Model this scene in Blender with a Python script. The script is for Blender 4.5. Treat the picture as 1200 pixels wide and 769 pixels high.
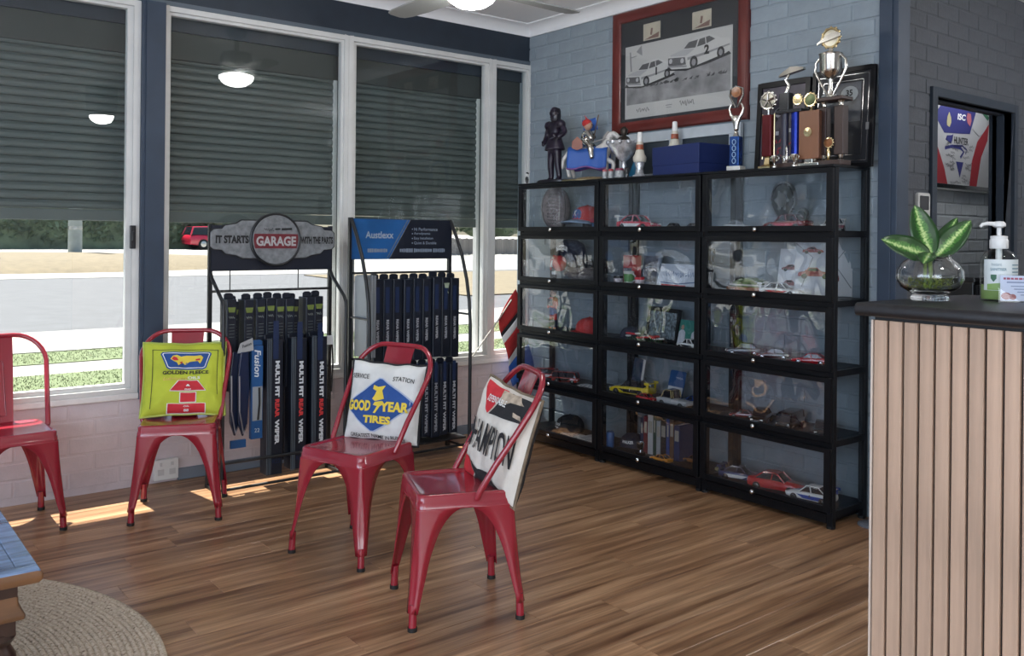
import bpy, bmesh, math, random
from mathutils import Vector, Matrix, Euler, noise

for o in list(bpy.data.objects):
    bpy.data.objects.remove(o)
random.seed(7)
SC = bpy.context.scene
COL = SC.collection
PI = math.pi

# ------------------------------------------------------------------ camera
YAW, ROLL = math.radians(51.586), math.radians(0.575)
fw = Vector((math.cos(YAW), math.sin(YAW), 0))
rt0 = Vector((math.sin(YAW), -math.cos(YAW), 0))
up0 = Vector((0, 0, 1))
rt = rt0 * math.cos(ROLL) + up0 * math.sin(ROLL)
up = up0 * math.cos(ROLL) - rt0 * math.sin(ROLL)
cam_d = bpy.data.cameras.new('camera')
cam = bpy.data.objects.new('camera', cam_d)
COL.objects.link(cam)
cam.matrix_world = Matrix(((rt.x, up.x, -fw.x, -3.9785), (rt.y, up.y, -fw.y, -4.8445),
                           (rt.z, up.z, -fw.z, 1.32), (0, 0, 0, 1)))
cam_d.sensor_width = 36.0
cam_d.lens = 1041.48 / 1200 * 36.0
cam_d.shift_y = (277.85 - 384.5) / 1200
cam_d.clip_start = 0.05
cam_d.clip_end = 400
SC.camera = cam

# ------------------------------------------------------------------ sky, sun, area lights, exposure
world = bpy.data.worlds.new('sky')
SC.world = world
world.use_nodes = True
wn = world.node_tree
wbg = wn.nodes['Background']
wsky = wn.nodes.new('ShaderNodeTexSky')
wsky.sky_type = 'NISHITA'
wsky.sun_disc = False
wsky.sun_elevation = math.radians(65)
wsky.sun_rotation = math.radians(0)
wsky.air_density = 1.0
wsky.dust_density = 1.5
wn.links.new(wsky.outputs['Color'], wbg.inputs['Color'])
wbg.inputs['Strength'].default_value = 0.13

def lamp(name, kind, loc, energy, color=(1, 1, 1), size=1, size_y=None, direction=None):
    d = bpy.data.lights.new(name, kind)
    d.energy = energy
    d.color = color
    if kind == 'AREA':
        d.shape = 'RECTANGLE'
        d.size = size
        d.size_y = size_y or size
    elif kind == 'POINT':
        d.shadow_soft_size = size
    elif kind == 'SUN':
        d.angle = math.radians(0.6)
    o = bpy.data.objects.new(name, d)
    COL.objects.link(o)
    o.location = loc
    if direction is not None:
        o.rotation_euler = Vector(direction).to_track_quat('-Z', 'Y').to_euler()
    return o

lamp('sunlight', 'SUN', (-2, 8, 12), 14.0, (1.0, 0.95, 0.86), direction=(0.09, -0.62, -1.39))
# added area fill, in place of assumed windows behind the camera and to the side
lamp('rear_fill', 'AREA', (-5.1, -7.9, 1.5), 140, (0.90, 0.95, 1.0), 5.0, 2.2, direction=(0.1, 1, 0.14))
lamp('side_fill', 'AREA', (-7.3, -4.2, 1.5), 125, (0.66, 0.80, 1.0), 4.5, 2.0, direction=(1, 0.05, 0.14))
# ceiling lamp of the corridor behind the doorway
lamp('corridor_lamp', 'POINT', (2.3, -2.2, 2.6), 14, (0.95, 0.97, 1.0), 0.12)
lamp('passage_fill', 'POINT', (1.4, -4.6, 2.5), 45, (0.95, 0.97, 1.0), 0.15)  # unseen point light added to brighten the dark passage wall and blue column

SC.view_settings.view_transform = 'Standard'
SC.view_settings.look = 'None'
SC.view_settings.gamma = 1.0
SC.view_settings.use_curve_mapping = False
SC.view_settings.exposure = 0.55
SC.cycles.transparent_max_bounces = 32
SC.cycles.max_bounces = 8

# ------------------------------------------------------------------ materials
MATS = {}
def mat(name, color=(.5, .5, .5), rough=.5, metal=0.0, spec=.5, coat=0.0, emit=None, es=1.0, var=0.0,
        nscale=None, namt=.12, stretch=(1, 1, 1), bump=0.0, bscale=60.0, obj_coords=True):
    if name in MATS:
        return MATS[name]
    m = bpy.data.materials.new(name)
    m.use_nodes = True
    nt = m.node_tree
    b = nt.nodes['Principled BSDF']
    b.inputs['Base Color'].default_value = (*color, 1)
    b.inputs['Roughness'].default_value = rough
    b.inputs['Metallic'].default_value = metal
    b.inputs['Specular IOR Level'].default_value = spec
    b.inputs['Coat Weight'].default_value = coat
    b.inputs['Coat Roughness'].default_value = .08
    if emit:
        b.inputs['Emission Color'].default_value = (*emit, 1)
        b.inputs['Emission Strength'].default_value = es
    tc = nt.nodes.new('ShaderNodeTexCoord')
    mp = nt.nodes.new('ShaderNodeMapping')
    mp.inputs['Scale'].default_value = stretch
    nt.links.new(tc.outputs['Object'], mp.inputs['Vector'])
    out = None
    if nscale:
        n = nt.nodes.new('ShaderNodeTexNoise')
        n.inputs['Scale'].default_value = nscale
        n.inputs['Detail'].default_value = 5
        nt.links.new(mp.outputs['Vector'], n.inputs['Vector'])
        r = nt.nodes.new('ShaderNodeValToRGB')
        r.color_ramp.elements[0].position = .3
        r.color_ramp.elements[1].position = .7
        r.color_ramp.elements[0].color = (*[max(0, c * (1 - namt)) for c in color], 1)
        r.color_ramp.elements[1].color = (*[min(1, c * (1 + namt)) for c in color], 1)
        nt.links.new(n.outputs['Fac'], r.inputs['Fac'])
        out = r.outputs['Color']
    if var:
        oi = nt.nodes.new('ShaderNodeObjectInfo')
        mr = nt.nodes.new('ShaderNodeMapRange')
        mr.inputs['To Min'].default_value = 1 - var
        mr.inputs['To Max'].default_value = 1 + var
        nt.links.new(oi.outputs['Random'], mr.inputs['Value'])
        h = nt.nodes.new('ShaderNodeHueSaturation')
        nt.links.new(mr.outputs['Result'], h.inputs['Value'])
        if out:
            nt.links.new(out, h.inputs['Color'])
        else:
            h.inputs['Color'].default_value = (*color, 1)
        out = h.outputs['Color']
    if out:
        nt.links.new(out, b.inputs['Base Color'])
    if bump:
        n2 = nt.nodes.new('ShaderNodeTexNoise')
        n2.inputs['Scale'].default_value = bscale
        n2.inputs['Detail'].default_value = 4
        nt.links.new(mp.outputs['Vector'], n2.inputs['Vector'])
        bp = nt.nodes.new('ShaderNodeBump')
        bp.inputs['Strength'].default_value = bump
        bp.inputs['Distance'].default_value = .004
        nt.links.new(n2.outputs['Fac'], bp.inputs['Height'])
        nt.links.new(bp.outputs['Normal'], b.inputs['Normal'])
    MATS[name] = m
    return m

def glass_mat(name, tint=(1, 1, 1), wave=0.0, wscale=3.0, ior=1.45, dist=.02):
    """thin clear sheet: Fresnel mix of see-through and mirror"""
    if name in MATS:
        return MATS[name]
    m = bpy.data.materials.new(name)
    m.use_nodes = True
    nt = m.node_tree
    nt.nodes.remove(nt.nodes['Principled BSDF'])
    out = nt.nodes['Material Output']
    tr = nt.nodes.new('ShaderNodeBsdfTransparent')
    tr.inputs['Color'].default_value = (*tint, 1)
    gl = nt.nodes.new('ShaderNodeBsdfGlossy')
    gl.inputs['Roughness'].default_value = .0
    # Schlick reflectance, the same seen from either face of the sheet
    lw = nt.nodes.new('ShaderNodeLayerWeight')
    lw.inputs['Blend'].default_value = .5
    pw = nt.nodes.new('ShaderNodeMath'); pw.operation = 'POWER'; pw.inputs[1].default_value = 5
    nt.links.new(lw.outputs['Facing'], pw.inputs[0])
    fr = nt.nodes.new('ShaderNodeMath'); fr.operation = 'MULTIPLY_ADD'
    f0 = ((ior - 1) / (ior + 1)) ** 2
    fr.inputs[1].default_value = 1 - f0; fr.inputs[2].default_value = f0
    nt.links.new(pw.outputs[0], fr.inputs[0])
    mx = nt.nodes.new('ShaderNodeMixShader')
    nt.links.new(fr.outputs[0], mx.inputs[0])
    nt.links.new(tr.outputs[0], mx.inputs[1])
    nt.links.new(gl.outputs[0], mx.inputs[2])
    nt.links.new(mx.outputs[0], out.inputs['Surface'])
    if wave:
        ge = nt.nodes.new('ShaderNodeNewGeometry')
        n = nt.nodes.new('ShaderNodeTexNoise')
        n.inputs['Scale'].default_value = wscale
        n.inputs['Detail'].default_value = 1.0
        nt.links.new(ge.outputs['Position'], n.inputs['Vector'])
        bp = nt.nodes.new('ShaderNodeBump')
        bp.inputs['Strength'].default_value = wave
        bp.inputs['Distance'].default_value = dist
        nt.links.new(n.outputs['Fac'], bp.inputs['Height'])
        nt.links.new(bp.outputs['Normal'], gl.inputs['Normal'])
    MATS[name] = m
    return m

def solid_glass(name, tint=(1, 1, 1), ior=1.45):
    if name in MATS:
        return MATS[name]
    m = bpy.data.materials.new(name)
    m.use_nodes = True
    b = m.node_tree.nodes['Principled BSDF']
    b.inputs['Base Color'].default_value = (*tint, 1)
    b.inputs['Roughness'].default_value = .01
    b.inputs['IOR'].default_value = ior
    b.inputs['Transmission Weight'].default_value = 1
    MATS[name] = m
    return m

# ------------------------------------------------------------------ geometry helpers
def rotz(a): return Matrix.Rotation(a, 4, 'Z')
def rotx(a): return Matrix.Rotation(a, 4, 'X')
def roty(a): return Matrix.Rotation(a, 4, 'Y')
def tr(x, y=0, z=0): return Matrix.Translation(Vector((x, y, z)))

class MB:
    def __init__(self):
        self.v, self.f = [], []
    def add(self, vs, fs, M=None):
        o = len(self.v)
        for p in vs:
            p = Vector(p)
            self.v.append(M @ p if M is not None else p)
        self.f += [tuple(i + o for i in f) for f in fs]
        return self
    def box(self, c, s, M=None):
        x, y, z = (k / 2 for k in s)
        vs = [(c[0] + a * x, c[1] + b * y, c[2] + d * z) for a in (-1, 1) for b in (-1, 1) for d in (-1, 1)]
        return self.add(vs, [(0, 1, 3, 2), (4, 6, 7, 5), (0, 4, 5, 1), (2, 3, 7, 6), (0, 2, 6, 4), (1, 5, 7, 3)], M)
    def bx(self, x0, x1, y0, y1, z0, z1, M=None):
        return self.box(((x0 + x1) / 2, (y0 + y1) / 2, (z0 + z1) / 2), (abs(x1 - x0), abs(y1 - y0), abs(z1 - z0)), M)
    def rings(self, rs, M=None, caps=True, closed=True):
        n = len(rs[0])
        vs = [p for r in rs for p in r]
        fs = []
        for i in range(len(rs) - 1):
            for j in range(n if closed else n - 1):
                k = (j + 1) % n
                fs.append((i * n + j, i * n + k, (i + 1) * n + k, (i + 1) * n + j))
        if caps and closed:
            fs.append(tuple(reversed(range(n))))
            fs.append(tuple((len(rs) - 1) * n + j for j in range(n)))
        return self.add(vs, fs, M)
    def lathe(self, prof, n=20, M=None, caps=True):
        return self.rings([[(r * math.cos(2 * PI * j / n), r * math.sin(2 * PI * j / n), z) for j in range(n)]
                           for r, z in prof], M, caps)
    def cyl(self, p0, p1, r0, r1=None, n=12):
        p0, p1 = Vector(p0), Vector(p1)
        q = (p1 - p0).to_track_quat('Z', 'Y').to_matrix().to_4x4()
        M = Matrix.Translation(p0) @ q
        L = (p1 - p0).length
        return self.lathe([(r0, 0), (r1 if r1 is not None else r0, L)], n, M)
    def tube(self, pts, r, n=8, closed=False, M=None):
        pts = [Vector(p) for p in pts]
        m = len(pts)
        rs = []
        u = None
        for i in range(m):
            a = pts[(i - 1) % m] if (closed or i > 0) else pts[i]
            b = pts[(i + 1) % m] if (closed or i < m - 1) else pts[i]
            t = (b - a).normalized()
            if u is None:
                u = t.orthogonal().normalized()
            u = (u - t * u.dot(t))
            u = u.normalized() if u.length > 1e-6 else t.orthogonal().normalized()
            w = t.cross(u)
            rr = r[i] if isinstance(r, (list, tuple)) else r
            rs.append([pts[i] + (u * math.cos(2 * PI * j / n) + w * math.sin(2 * PI * j / n)) * rr for j in range(n)])
        if closed:
            rs.append(rs[0])
        return self.rings(rs, M, caps=not closed)
    def prism(self, poly, z0, z1, M=None):
        n = len(poly)
        vs = [(x, y, z0) for x, y in poly] + [(x, y, z1) for x, y in poly]
        fs = [tuple(reversed(range(n))), tuple(range(n, 2 * n))]
        fs += [(j, (j + 1) % n, n + (j + 1) % n, n + j) for j in range(n)]
        return self.add(vs, fs, M)
    def ball(self, c, r, n=14, m=8, M=None):
        if not isinstance(r, (tuple, list)):
            r = (r, r, r)
        vs, fs = [], []
        for i in range(m + 1):
            th = PI * i / m
            for j in range(n):
                ph = 2 * PI * j / n
                vs.append((c[0] + r[0] * math.sin(th) * math.cos(ph), c[1] + r[1] * math.sin(th) * math.sin(ph),
                           c[2] + r[2] * math.cos(th)))
        for i in range(m):
            for j in range(n):
                k = (j + 1) % n
                fs.append((i * n + j, (i + 1) * n + j, (i + 1) * n + k, i * n + k))
        return self.add(vs, fs, M)
    def sheet(self, fn, nu, nv, M=None):
        vs = [fn(i / nu, j / nv) for j in range(nv + 1) for i in range(nu + 1)]
        fs = [(j * (nu + 1) + i, j * (nu + 1) + i + 1, (j + 1) * (nu + 1) + i + 1, (j + 1) * (nu + 1) + i)
              for j in range(nv) for i in range(nu)]
        return self.add(vs, fs, M)
    def mesh(self, name, m=None, smooth=None):
        me = bpy.data.meshes.new(name)
        me.from_pydata([tuple(p) for p in self.v], [], self.f)
        me.update()
        bm = bmesh.new()
        bm.from_mesh(me)
        bmesh.ops.remove_doubles(bm, verts=bm.verts, dist=1e-6)
        bmesh.ops.recalc_face_normals(bm, faces=bm.faces)
        bm.to_mesh(me)
        bm.free()
        if m:
            me.materials.append(m)
        if smooth:
            me.polygons.foreach_set('use_smooth', [True] * len(me.polygons))
            me.set_sharp_from_angle(angle=math.radians(smooth if smooth is not True else 40))
        return me
    def build(self, name, m, parent=None, smooth=None, bevel=0.0, seg=2, kind=None):
        o = bpy.data.objects.new(name, self.mesh(name, m, smooth))
        COL.objects.link(o)
        if parent:
            o.parent = parent
        if bevel:
            md = o.modifiers.new('bevel', 'BEVEL')
            md.width = bevel
            md.segments = seg
            md.limit_method = 'ANGLE'
        if kind:
            o['kind'] = kind
        return o

def tag(o, label=None, cat=None, group=None, kind=None):
    for k, v in (('label', label), ('category', cat), ('group', group), ('kind', kind)):
        if v:
            o[k] = v
    return o

def thing(name, label, cat, loc=(0, 0, 0), rz=0.0, group=None):
    o = bpy.data.objects.new(name, None)
    COL.objects.link(o)
    o.empty_display_size = .1
    o.location = loc
    o.rotation_euler = (0, 0, rz)
    return tag(o, label, cat, group)

def place(mesh, name, parent=None, loc=(0, 0, 0), rot=(0, 0, 0), scale=(1, 1, 1)):
    o = bpy.data.objects.new(name, mesh)
    COL.objects.link(o)
    o.parent = parent
    o.location = loc
    o.rotation_euler = rot
    o.scale = scale
    return o

def struct(name, b, m, parent=None, **k):
    o = b.build(name, m, parent, **k)
    if parent is None:
        o['kind'] = 'structure'
    return o

def round_poly(w, h, r, n=5):
    out = []
    for cx, cy, a in ((w / 2 - r, h / 2 - r, 0), (-w / 2 + r, h / 2 - r, 90), (-w / 2 + r, -h / 2 + r, 180), (w / 2 - r, -h / 2 + r, 270)):
        for i in range(n + 1):
            t = math.radians(a + 90 * i / n)
            out.append((cx + r * math.cos(t), cy + r * math.sin(t)))
    return out

TXT = {}
def text_geo(s, bold=0.0, shear=0.0, space=1.0):
    key = (s, bold, shear, space)
    if key not in TXT:
        c = bpy.data.curves.new('t', 'FONT')
        c.body = s
        c.size = 1
        c.offset = bold
        c.shear = shear
        c.space_character = space
        c.resolution_u = 3
        o = bpy.data.objects.new('t', c)
        COL.objects.link(o)
        bpy.context.view_layer.update()
        me = bpy.data.meshes.new_from_object(o.evaluated_get(bpy.context.evaluated_depsgraph_get()))
        vs = [v.co.copy() for v in me.vertices]
        fs = [tuple(p.vertices) for p in me.polygons]
        bpy.data.objects.remove(o)
        bpy.data.curves.remove(c)
        bpy.data.meshes.remove(me)
        x0, x1 = min(v.x for v in vs), max(v.x for v in vs)
        y0, y1 = min(v.y for v in vs), max(v.y for v in vs)
        vs = [((v.x - x0) / (x1 - x0) - .5, (v.y - y0) / (y1 - y0) - .5) for v in vs]
        TXT[key] = (vs, fs, (x1 - x0) / (y1 - y0))
    return TXT[key]

def put_text(b, s, M, h, w=None, bold=0.0, shear=0.0, fmap=None, depth=.0008, space=1.0):
    """flat print: local x = reading direction, local y = up, local z = out of the surface"""
    vs, fs, ar = text_geo(s, bold, shear, space)
    w = w or h * ar
    pts = [(x * w, y * h, depth) for x, y in vs]
    pts = [M @ Vector(p) for p in pts]
    if fmap:
        pts = [fmap(p) for p in pts]
    b.add(pts, fs)
    return b

def poly_print(b, poly, fmap, cuts=0):
    """polygon mapped onto a curved surface, subdivided first"""
    bm = bmesh.new()
    bm.faces.new([bm.verts.new((x, y, 0)) for x, y in poly])
    bmesh.ops.triangulate(bm, faces=bm.faces)
    for _ in range(cuts):
        bmesh.ops.subdivide_edges(bm, edges=bm.edges, cuts=1, use_grid_fill=True)
    bmesh.ops.triangulate(bm, faces=bm.faces)
    bm.verts.index_update()
    b.add([fmap(v.co) for v in bm.verts], [tuple(v.index for v in f.verts) for f in bm.faces])
    bm.free()
    return b

def stroke(b, pts, w, M, d=.0006):
    """flat ribbon along a 2-D polyline (handwriting, lines)"""
    L, R = [], []
    for i, p in enumerate(pts):
        a = Vector(pts[max(0, i - 1)])
        c = Vector(pts[min(len(pts) - 1, i + 1)])
        t = (c - a)
        t = t.normalized() if t.length > 1e-9 else Vector((1, 0))
        nrm = Vector((-t.y, t.x)) * w / 2
        L.append((p[0] + nrm.x, p[1] + nrm.y, d))
        R.append((p[0] - nrm.x, p[1] - nrm.y, d))
    n = len(pts)
    b.add(L + R, [(i, i + 1, n + i + 1, n + i) for i in range(n - 1)], M)
    return b

def scribble(b, M, w, h, seed, lw=.0025, loops=9):
    rg = random.Random(seed)
    pts = []
    x = -w / 2
    for i in range(loops * 6):
        t = i / (loops * 6)
        pts.append((-w / 2 + w * t + .12 * w / loops * math.sin(i * 1.7 + seed), h * .5 * math.sin(i * 1.05 + rg.random()) * (.35 + .65 * rg.random())))
    return stroke(b, pts, lw, M)

def skin(name, pts, edges, m, parent=None, sub=1, root=0):
    bm = bmesh.new()
    lay = bm.verts.layers.skin.verify()
    vs = [bm.verts.new(p[:3]) for p in pts]
    for a, c in edges:
        bm.edges.new((vs[a], vs[c]))
    for i, p in enumerate(pts):
        r = p[3]
        vs[i][lay].radius = (r, r) if not isinstance(r, (tuple, list)) else tuple(r)
        vs[i][lay].use_root = (i == root)
    me = bpy.data.meshes.new(name)
    bm.to_mesh(me)
    bm.free()
    me.materials.append(m)
    o = bpy.data.objects.new(name, me)
    COL.objects.link(o)
    if parent:
        o.parent = parent
    s = o.modifiers.new('skin', 'SKIN')
    s.use_smooth_shade = True
    if sub:
        o.modifiers.new('sub', 'SUBSURF').render_levels = sub
        o.modifiers['sub'].levels = sub
    return o

# ================================================================== SETTING
WHITE = mat('white_aluminium', (.62, .62, .60), .45, nscale=6, namt=.05)
NAVY = mat('navy_paint', (.018, .028, .043), .55, nscale=8, namt=.12)
POST = mat('slate_blue_paint', (.028, .045, .074), .5, nscale=8, namt=.12)
BLUEBRICK = mat('blue_grey_brick_paint', (.245, .290, .322), .62, var=.05, nscale=14, namt=.08, bump=.35, bscale=90)
PALEBRICK = mat('off_white_brick_paint', (.57, .505, .525), .7, var=.03, nscale=14, namt=.06, bump=.35, bscale=90)
DARKBRICK = mat('charcoal_brick_paint', (.064, .071, .083), .65, var=.05, nscale=14, namt=.12, bump=.5, bscale=70)
GREYBRICK = mat('grey_brick_paint', (.46, .49, .505), .65, var=.07, nscale=14, namt=.12, bump=.5, bscale=70)
CEIL = mat('ceiling_paint', (.86, .86, .86), .7, nscale=4, namt=.02)
PLASTER = mat('plaster_paint', (.55, .56, .57), .8, nscale=4, namt=.03)
WINGLASS = glass_mat('window_glass', (.96, .98, .98))

def wood_floor():
    m = bpy.data.materials.new('floor_board_wood')
    m.use_nodes = True
    nt = m.node_tree
    b = nt.nodes['Principled BSDF']
    L = nt.links.new
    ge = nt.nodes.new('ShaderNodeNewGeometry')
    oi = nt.nodes.new('ShaderNodeObjectInfo')
    add = nt.nodes.new('ShaderNodeVectorMath'); add.operation = 'ADD'
    mul = nt.nodes.new('ShaderNodeVectorMath'); mul.operation = 'SCALE'
    cmb = nt.nodes.new('ShaderNodeCombineXYZ')
    for k in 'XYZ':
        L(oi.outputs['Random'], cmb.inputs[k])
    L(cmb.outputs[0], mul.inputs[0]); mul.inputs['Scale'].default_value = 37
    L(ge.outputs['Position'], add.inputs[0]); L(mul.outputs[0], add.inputs[1])
    def noisy(scale, st, det, dist=0):
        mp = nt.nodes.new('ShaderNodeMapping'); mp.inputs['Scale'].default_value = st
        n = nt.nodes.new('ShaderNodeTexNoise'); n.inputs['Scale'].default_value = scale
        n.inputs['Detail'].default_value = det; n.inputs['Distortion'].default_value = dist
        L(add.outputs[0], mp.inputs['Vector']); L(mp.outputs[0], n.inputs['Vector'])
        return n.outputs['Fac']
    f1 = noisy(2.2, (.55, 11, 1), 6, .4)
    f2 = noisy(9, (.5, 16, 1), 4)
    r = nt.nodes.new('ShaderNodeValToRGB')
    e = r.color_ramp.elements
    e[0].position, e[0].color = .30, (.120, .062, .036, 1)
    e[1].position, e[1].color = .72, (.44, .290, .185, 1)
    x = r.color_ramp.elements.new(.5); x.color = (.275, .165, .100, 1)
    L(f1, r.inputs['Fac'])
    mx = nt.nodes.new('ShaderNodeMix'); mx.data_type = 'RGBA'; mx.blend_type = 'OVERLAY'
    mx.inputs[0].default_value = .30
    L(r.outputs['Color'], mx.inputs[6])
    g = nt.nodes.new('ShaderNodeValToRGB')
    g.color_ramp.elements[0].position, g.color_ramp.elements[1].position = .3, .75
    L(f2, g.inputs['Fac']); L(g.outputs['Color'], mx.inputs[7])
    h = nt.nodes.new('ShaderNodeHueSaturation')
    mr = nt.nodes.new('ShaderNodeMapRange')
    mr.inputs['To Min'].default_value, mr.inputs['To Max'].default_value = .98, 1.20
    L(oi.outputs['Random'], mr.inputs['Value']); L(mr.outputs[0], h.inputs['Value'])
    h.inputs['Saturation'].default_value = 1.12
    L(mx.outputs[2], h.inputs['Color']); L(h.outputs[0], b.inputs['Base Color'])
    b.inputs['Roughness'].default_value = .29
    b.inputs['Specular IOR Level'].default_value = .5
    bp = nt.nodes.new('ShaderNodeBump'); bp.inputs['Strength'].default_value = .12; bp.inputs['Distance'].default_value = .002
    L(f2, bp.inputs['Height']); L(bp.outputs[0], b.inputs['Normal'])
    return m
FLOORW = wood_floor()

# floor: slab plus single boards where the photo shows them
fl = MB()
fl.bx(-7.5, 3.6, -8.0, 0.02, -.12, -.006)
floor = struct('floor', fl, FLOORW)
bw, bl = .148, 1.22
bmsh = MB()
bmsh.rings([[(-.5 * a, -.5 * c, z), (.5 * a, -.5 * c, z), (.5 * a, .5 * c, z), (-.5 * a, .5 * c, z)]
            for a, c, z in ((bl, bw, -.006), (bl - .0006, bw - .0006, -.001), (bl - .003, bw - .003, 0))])
bmesh_board = bmsh.mesh('board', FLOORW)
rg = random.Random(3)
offs = {}
for j in range(33):
    y = -.074 - j * bw
    off = rg.random() * bl
    if j == 9: off = -3.06 + 5.2 + .0
    for i in range(6):
        x = -5.2 + off + (i - .5) * bl
        if x < -5.6 or x > .2:
            continue
        sx = 1.0
        if x + bl / 2 > -.004:
            nw = -.004 - (x - bl / 2)
            if nw < .1: continue
            x = x - bl / 2 + nw / 2
            sx = nw / bl
        place(bmesh_board, 'board', floor, (x, y, 0), scale=(sx, 1, 1))
xb = MB()
xb.bx(-7.5, -5.3, -8, .0, -.006, -.0005); xb.bx(-5.3, 3.6, -8, -4.96, -.006, -.0005); xb.bx(.0, 3.6, -4.96, -.0, -.006, -.0005)
xb.build('outer_boards', FLOORW, floor)

# ceiling, cornice
cb = MB(); cb.bx(-7.6, 3.7, -8.1, .25, 2.80, 2.95)
ceiling = struct('ceiling', cb, CEIL)
def cornice(b, p0, p1, n):
    p0, p1, n = Vector(p0), Vector(p1), Vector(n)
    prof = [(0, 2.727), (.012, 2.727)] + [(.012 + .078 * (1 - math.cos(t)), 2.727 + .066 * math.sin(t)) for t in [PI / 2 * k / 6 for k in range(1, 7)]] + [(.09, 2.80), (0, 2.80)]
    b.rings([[p + n * d + Vector((0, 0, z)) for d, z in prof] for p in (p0, p1)])
c = MB(); cornice(c, (-7.5, 0, 0), (0, 0, 0), (0, -1, 0))
struct('trim_1', c, CEIL, smooth=30)
c = MB(); cornice(c, (0, 0, 0), (0, -2.634, 0), (-1, 0, 0))
struct('trim_2', c, CEIL, smooth=30)
c = MB(); c.bx(-7.5, 0, -1.235, -1.205, 2.795, 2.8)
struct('trim_3', c, CEIL)

# brick maker: each brick an object sharing mesh data
def brick_mesh(m, dep=.014):
    b = MB()
    b.rings([[(-.115 * 1, d0, -.038), (.115, d0, -.038), (.115, d0, .038), (-.115, d0, .038)] for d0 in (.006, -.0025)] +
            [[(-.112, -.0055, -.035), (.112, -.0055, -.035), (.112, -.0055, .035), (-.112, -.0055, .035)]])
    return b.mesh('brick', m)
def bricks(parent, m, L, z0, z1, xf, skip=(), phase=0.0, limit_z=None, sy=1.0):
    """xf maps (along, z) to a location; bricks face local -y, rotated by rz"""
    fn, rz = xf
    me = brick_mesh(m)
    rest = MB()
    k = 0
    z = z1 - .043
    while z > z0 + .01:
        a = -(.12 if k % 2 else 0) - phase
        while a < L:
            s0, s1 = max(a + .005, .002), min(a + .235, L - .002)
            zz0, zz1 = max(z - .038, z0 + .001), z + .038
            ok = s1 - s0 > .03
            for (x0, x1, y0, y1) in skip:
                if s1 > x0 and s0 < x1 and zz1 > y0 and zz0 < y1:
                    if s0 < x0 - .03: s1 = min(s1, x0 - .002)
                    elif s1 > x1 + .03: s0 = max(s0, x1 + .002)
                    else: ok = False
            if ok and s1 - s0 > .02:
                loc = fn((s0 + s1) / 2, (zz0 + zz1) / 2)
                sc = ((s1 - s0) / .23, sy, (zz1 - zz0) / .076)
                if limit_z is not None and z < limit_z:
                    M = Matrix.LocRotScale(Vector(loc), Euler((0, 0, rz)), Vector(sc))
                    rest.add([v.co for v in me.vertices], [tuple(p.vertices) for p in me.polygons], M)
                else:
                    place(me, 'brick', parent, loc, (rng.uniform(-.006, .006), rng.uniform(-.004, .004), rz), sc)
            a += .24
        z -= .086
        k += 1
    if rest.v:
        rest.build('low_brickwork', m, parent, kind='stuff')
rng = random.Random(11)

# front wall: lower brickwork, navy beam, posts
b = MB(); b.bx(-7.6, .11, .0, .11, -.4, .462)
wall_front = struct('wall_front', b, PALEBRICK)
b = MB(); b.bx(-7.6, .11, -.012, .20, 2.526, 2.85); b.build('beam', NAVY, wall_front)
b = MB(); b.bx(-7.6, -.001, -.022, .0, 2.526, 2.552); b.build('head_trim', mat('grey_blue_trim', (.10, .125, .15), .5), wall_front)
for x0, x1 in ((-2.627, -2.512), (-4.905, -4.79)):
    b = MB(); b.bx(x0, x1, -.05, .08, .46, 2.53); b.bx(x0 + .018, x1 - .0, -.058, -.05, .46, 2.53)
    b.build('post', POST, wall_front)
b = MB(); b.bx(-7.6, -5.98, 0, .11, .46, 2.53); b.build('end_panel', PALEBRICK, wall_front)
bricks(wall_front, PALEBRICK, 3.84, .0, .462, (lambda a, z: (-3.84 + a, 0, z), 0), phase=.07, sy=.5)
b = MB(); b.bx(-7.6, 0, -.032, .03, .462, .494)
b.build('sill', mat('sill_white', (.70, .68, .66), .6, nscale=20, namt=.06), wall_front, bevel=.006)
b = MB(); b.bx(-2.415, -.34, -.016, 0, 0, .062)
struct('baseboard_front', b, mat('grey_blue_skirting', (.17, .20, .245), .55), bevel=.004)

# cabinet wall
b = MB(); b.bx(0, .078, -2.634, .11, -.1, 2.85)
wall_right = struct('wall_right', b, BLUEBRICK)
bricks(wall_right, BLUEBRICK, 2.63, 0, 2.727, (lambda a, z: (0, -a, z), -PI / 2), limit_z=.42, phase=.04)
b = MB(); b.bx(-.03, .0785, -2.727, -2.634, 0, 2.85); b.bx(-.036, -.03, -2.70, -2.636, 0, 2.85)
struct('trim_4', b, POST, bevel=.003)

# dark brick wall with the doorway
DX0, DX1, DZ = .775, 1.735, 2.10
b = MB()
b.bx(.0785, DX0, -2.5, -2.39, -.1, 2.85); b.bx(DX1, 3.6, -2.5, -2.39, -.1, 2.85); b.bx(DX0, DX1, -2.5, -2.39, DZ, 2.85)
wall_passage = struct('wall_passage', b, DARKBRICK)
bricks(wall_passage, DARKBRICK, 2.1, .9, 2.79, (lambda a, z: (.08 + a, -2.5, z), 0), skip=((DX0 - .08 - .05, DX1 - .08 + .05, 0, DZ + .045),), sy=.55)
b = MB()
b.bx(DX0 - .052, DX0, -2.522, -2.37, 0, DZ + .05); b.bx(DX1, DX1 + .05, -2.522, -2.37, 0, DZ + .05)
b.bx(DX0, DX1, -2.522, -2.37, DZ, DZ + .05)
door_1 = struct('door_1', b, NAVY, bevel=.003)
b = MB(); b.bx(DX0, DX0 + .012, -2.46, -2.42, 0, DZ); b.bx(DX1 - .012, DX1, -2.46, -2.42, 0, DZ); b.bx(DX0, DX1, -2.46, -2.42, DZ - .012, DZ)
b.build('door_stop', NAVY, door_1)
b = MB(); b.cyl((DX0 + .004, -2.44, 1.70), (DX0 + .02, -2.44, 1.70), .012, n=12); b.build('strike', mat('dull_steel', (.3, .3, .32), .35, 1), door_1)
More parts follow.
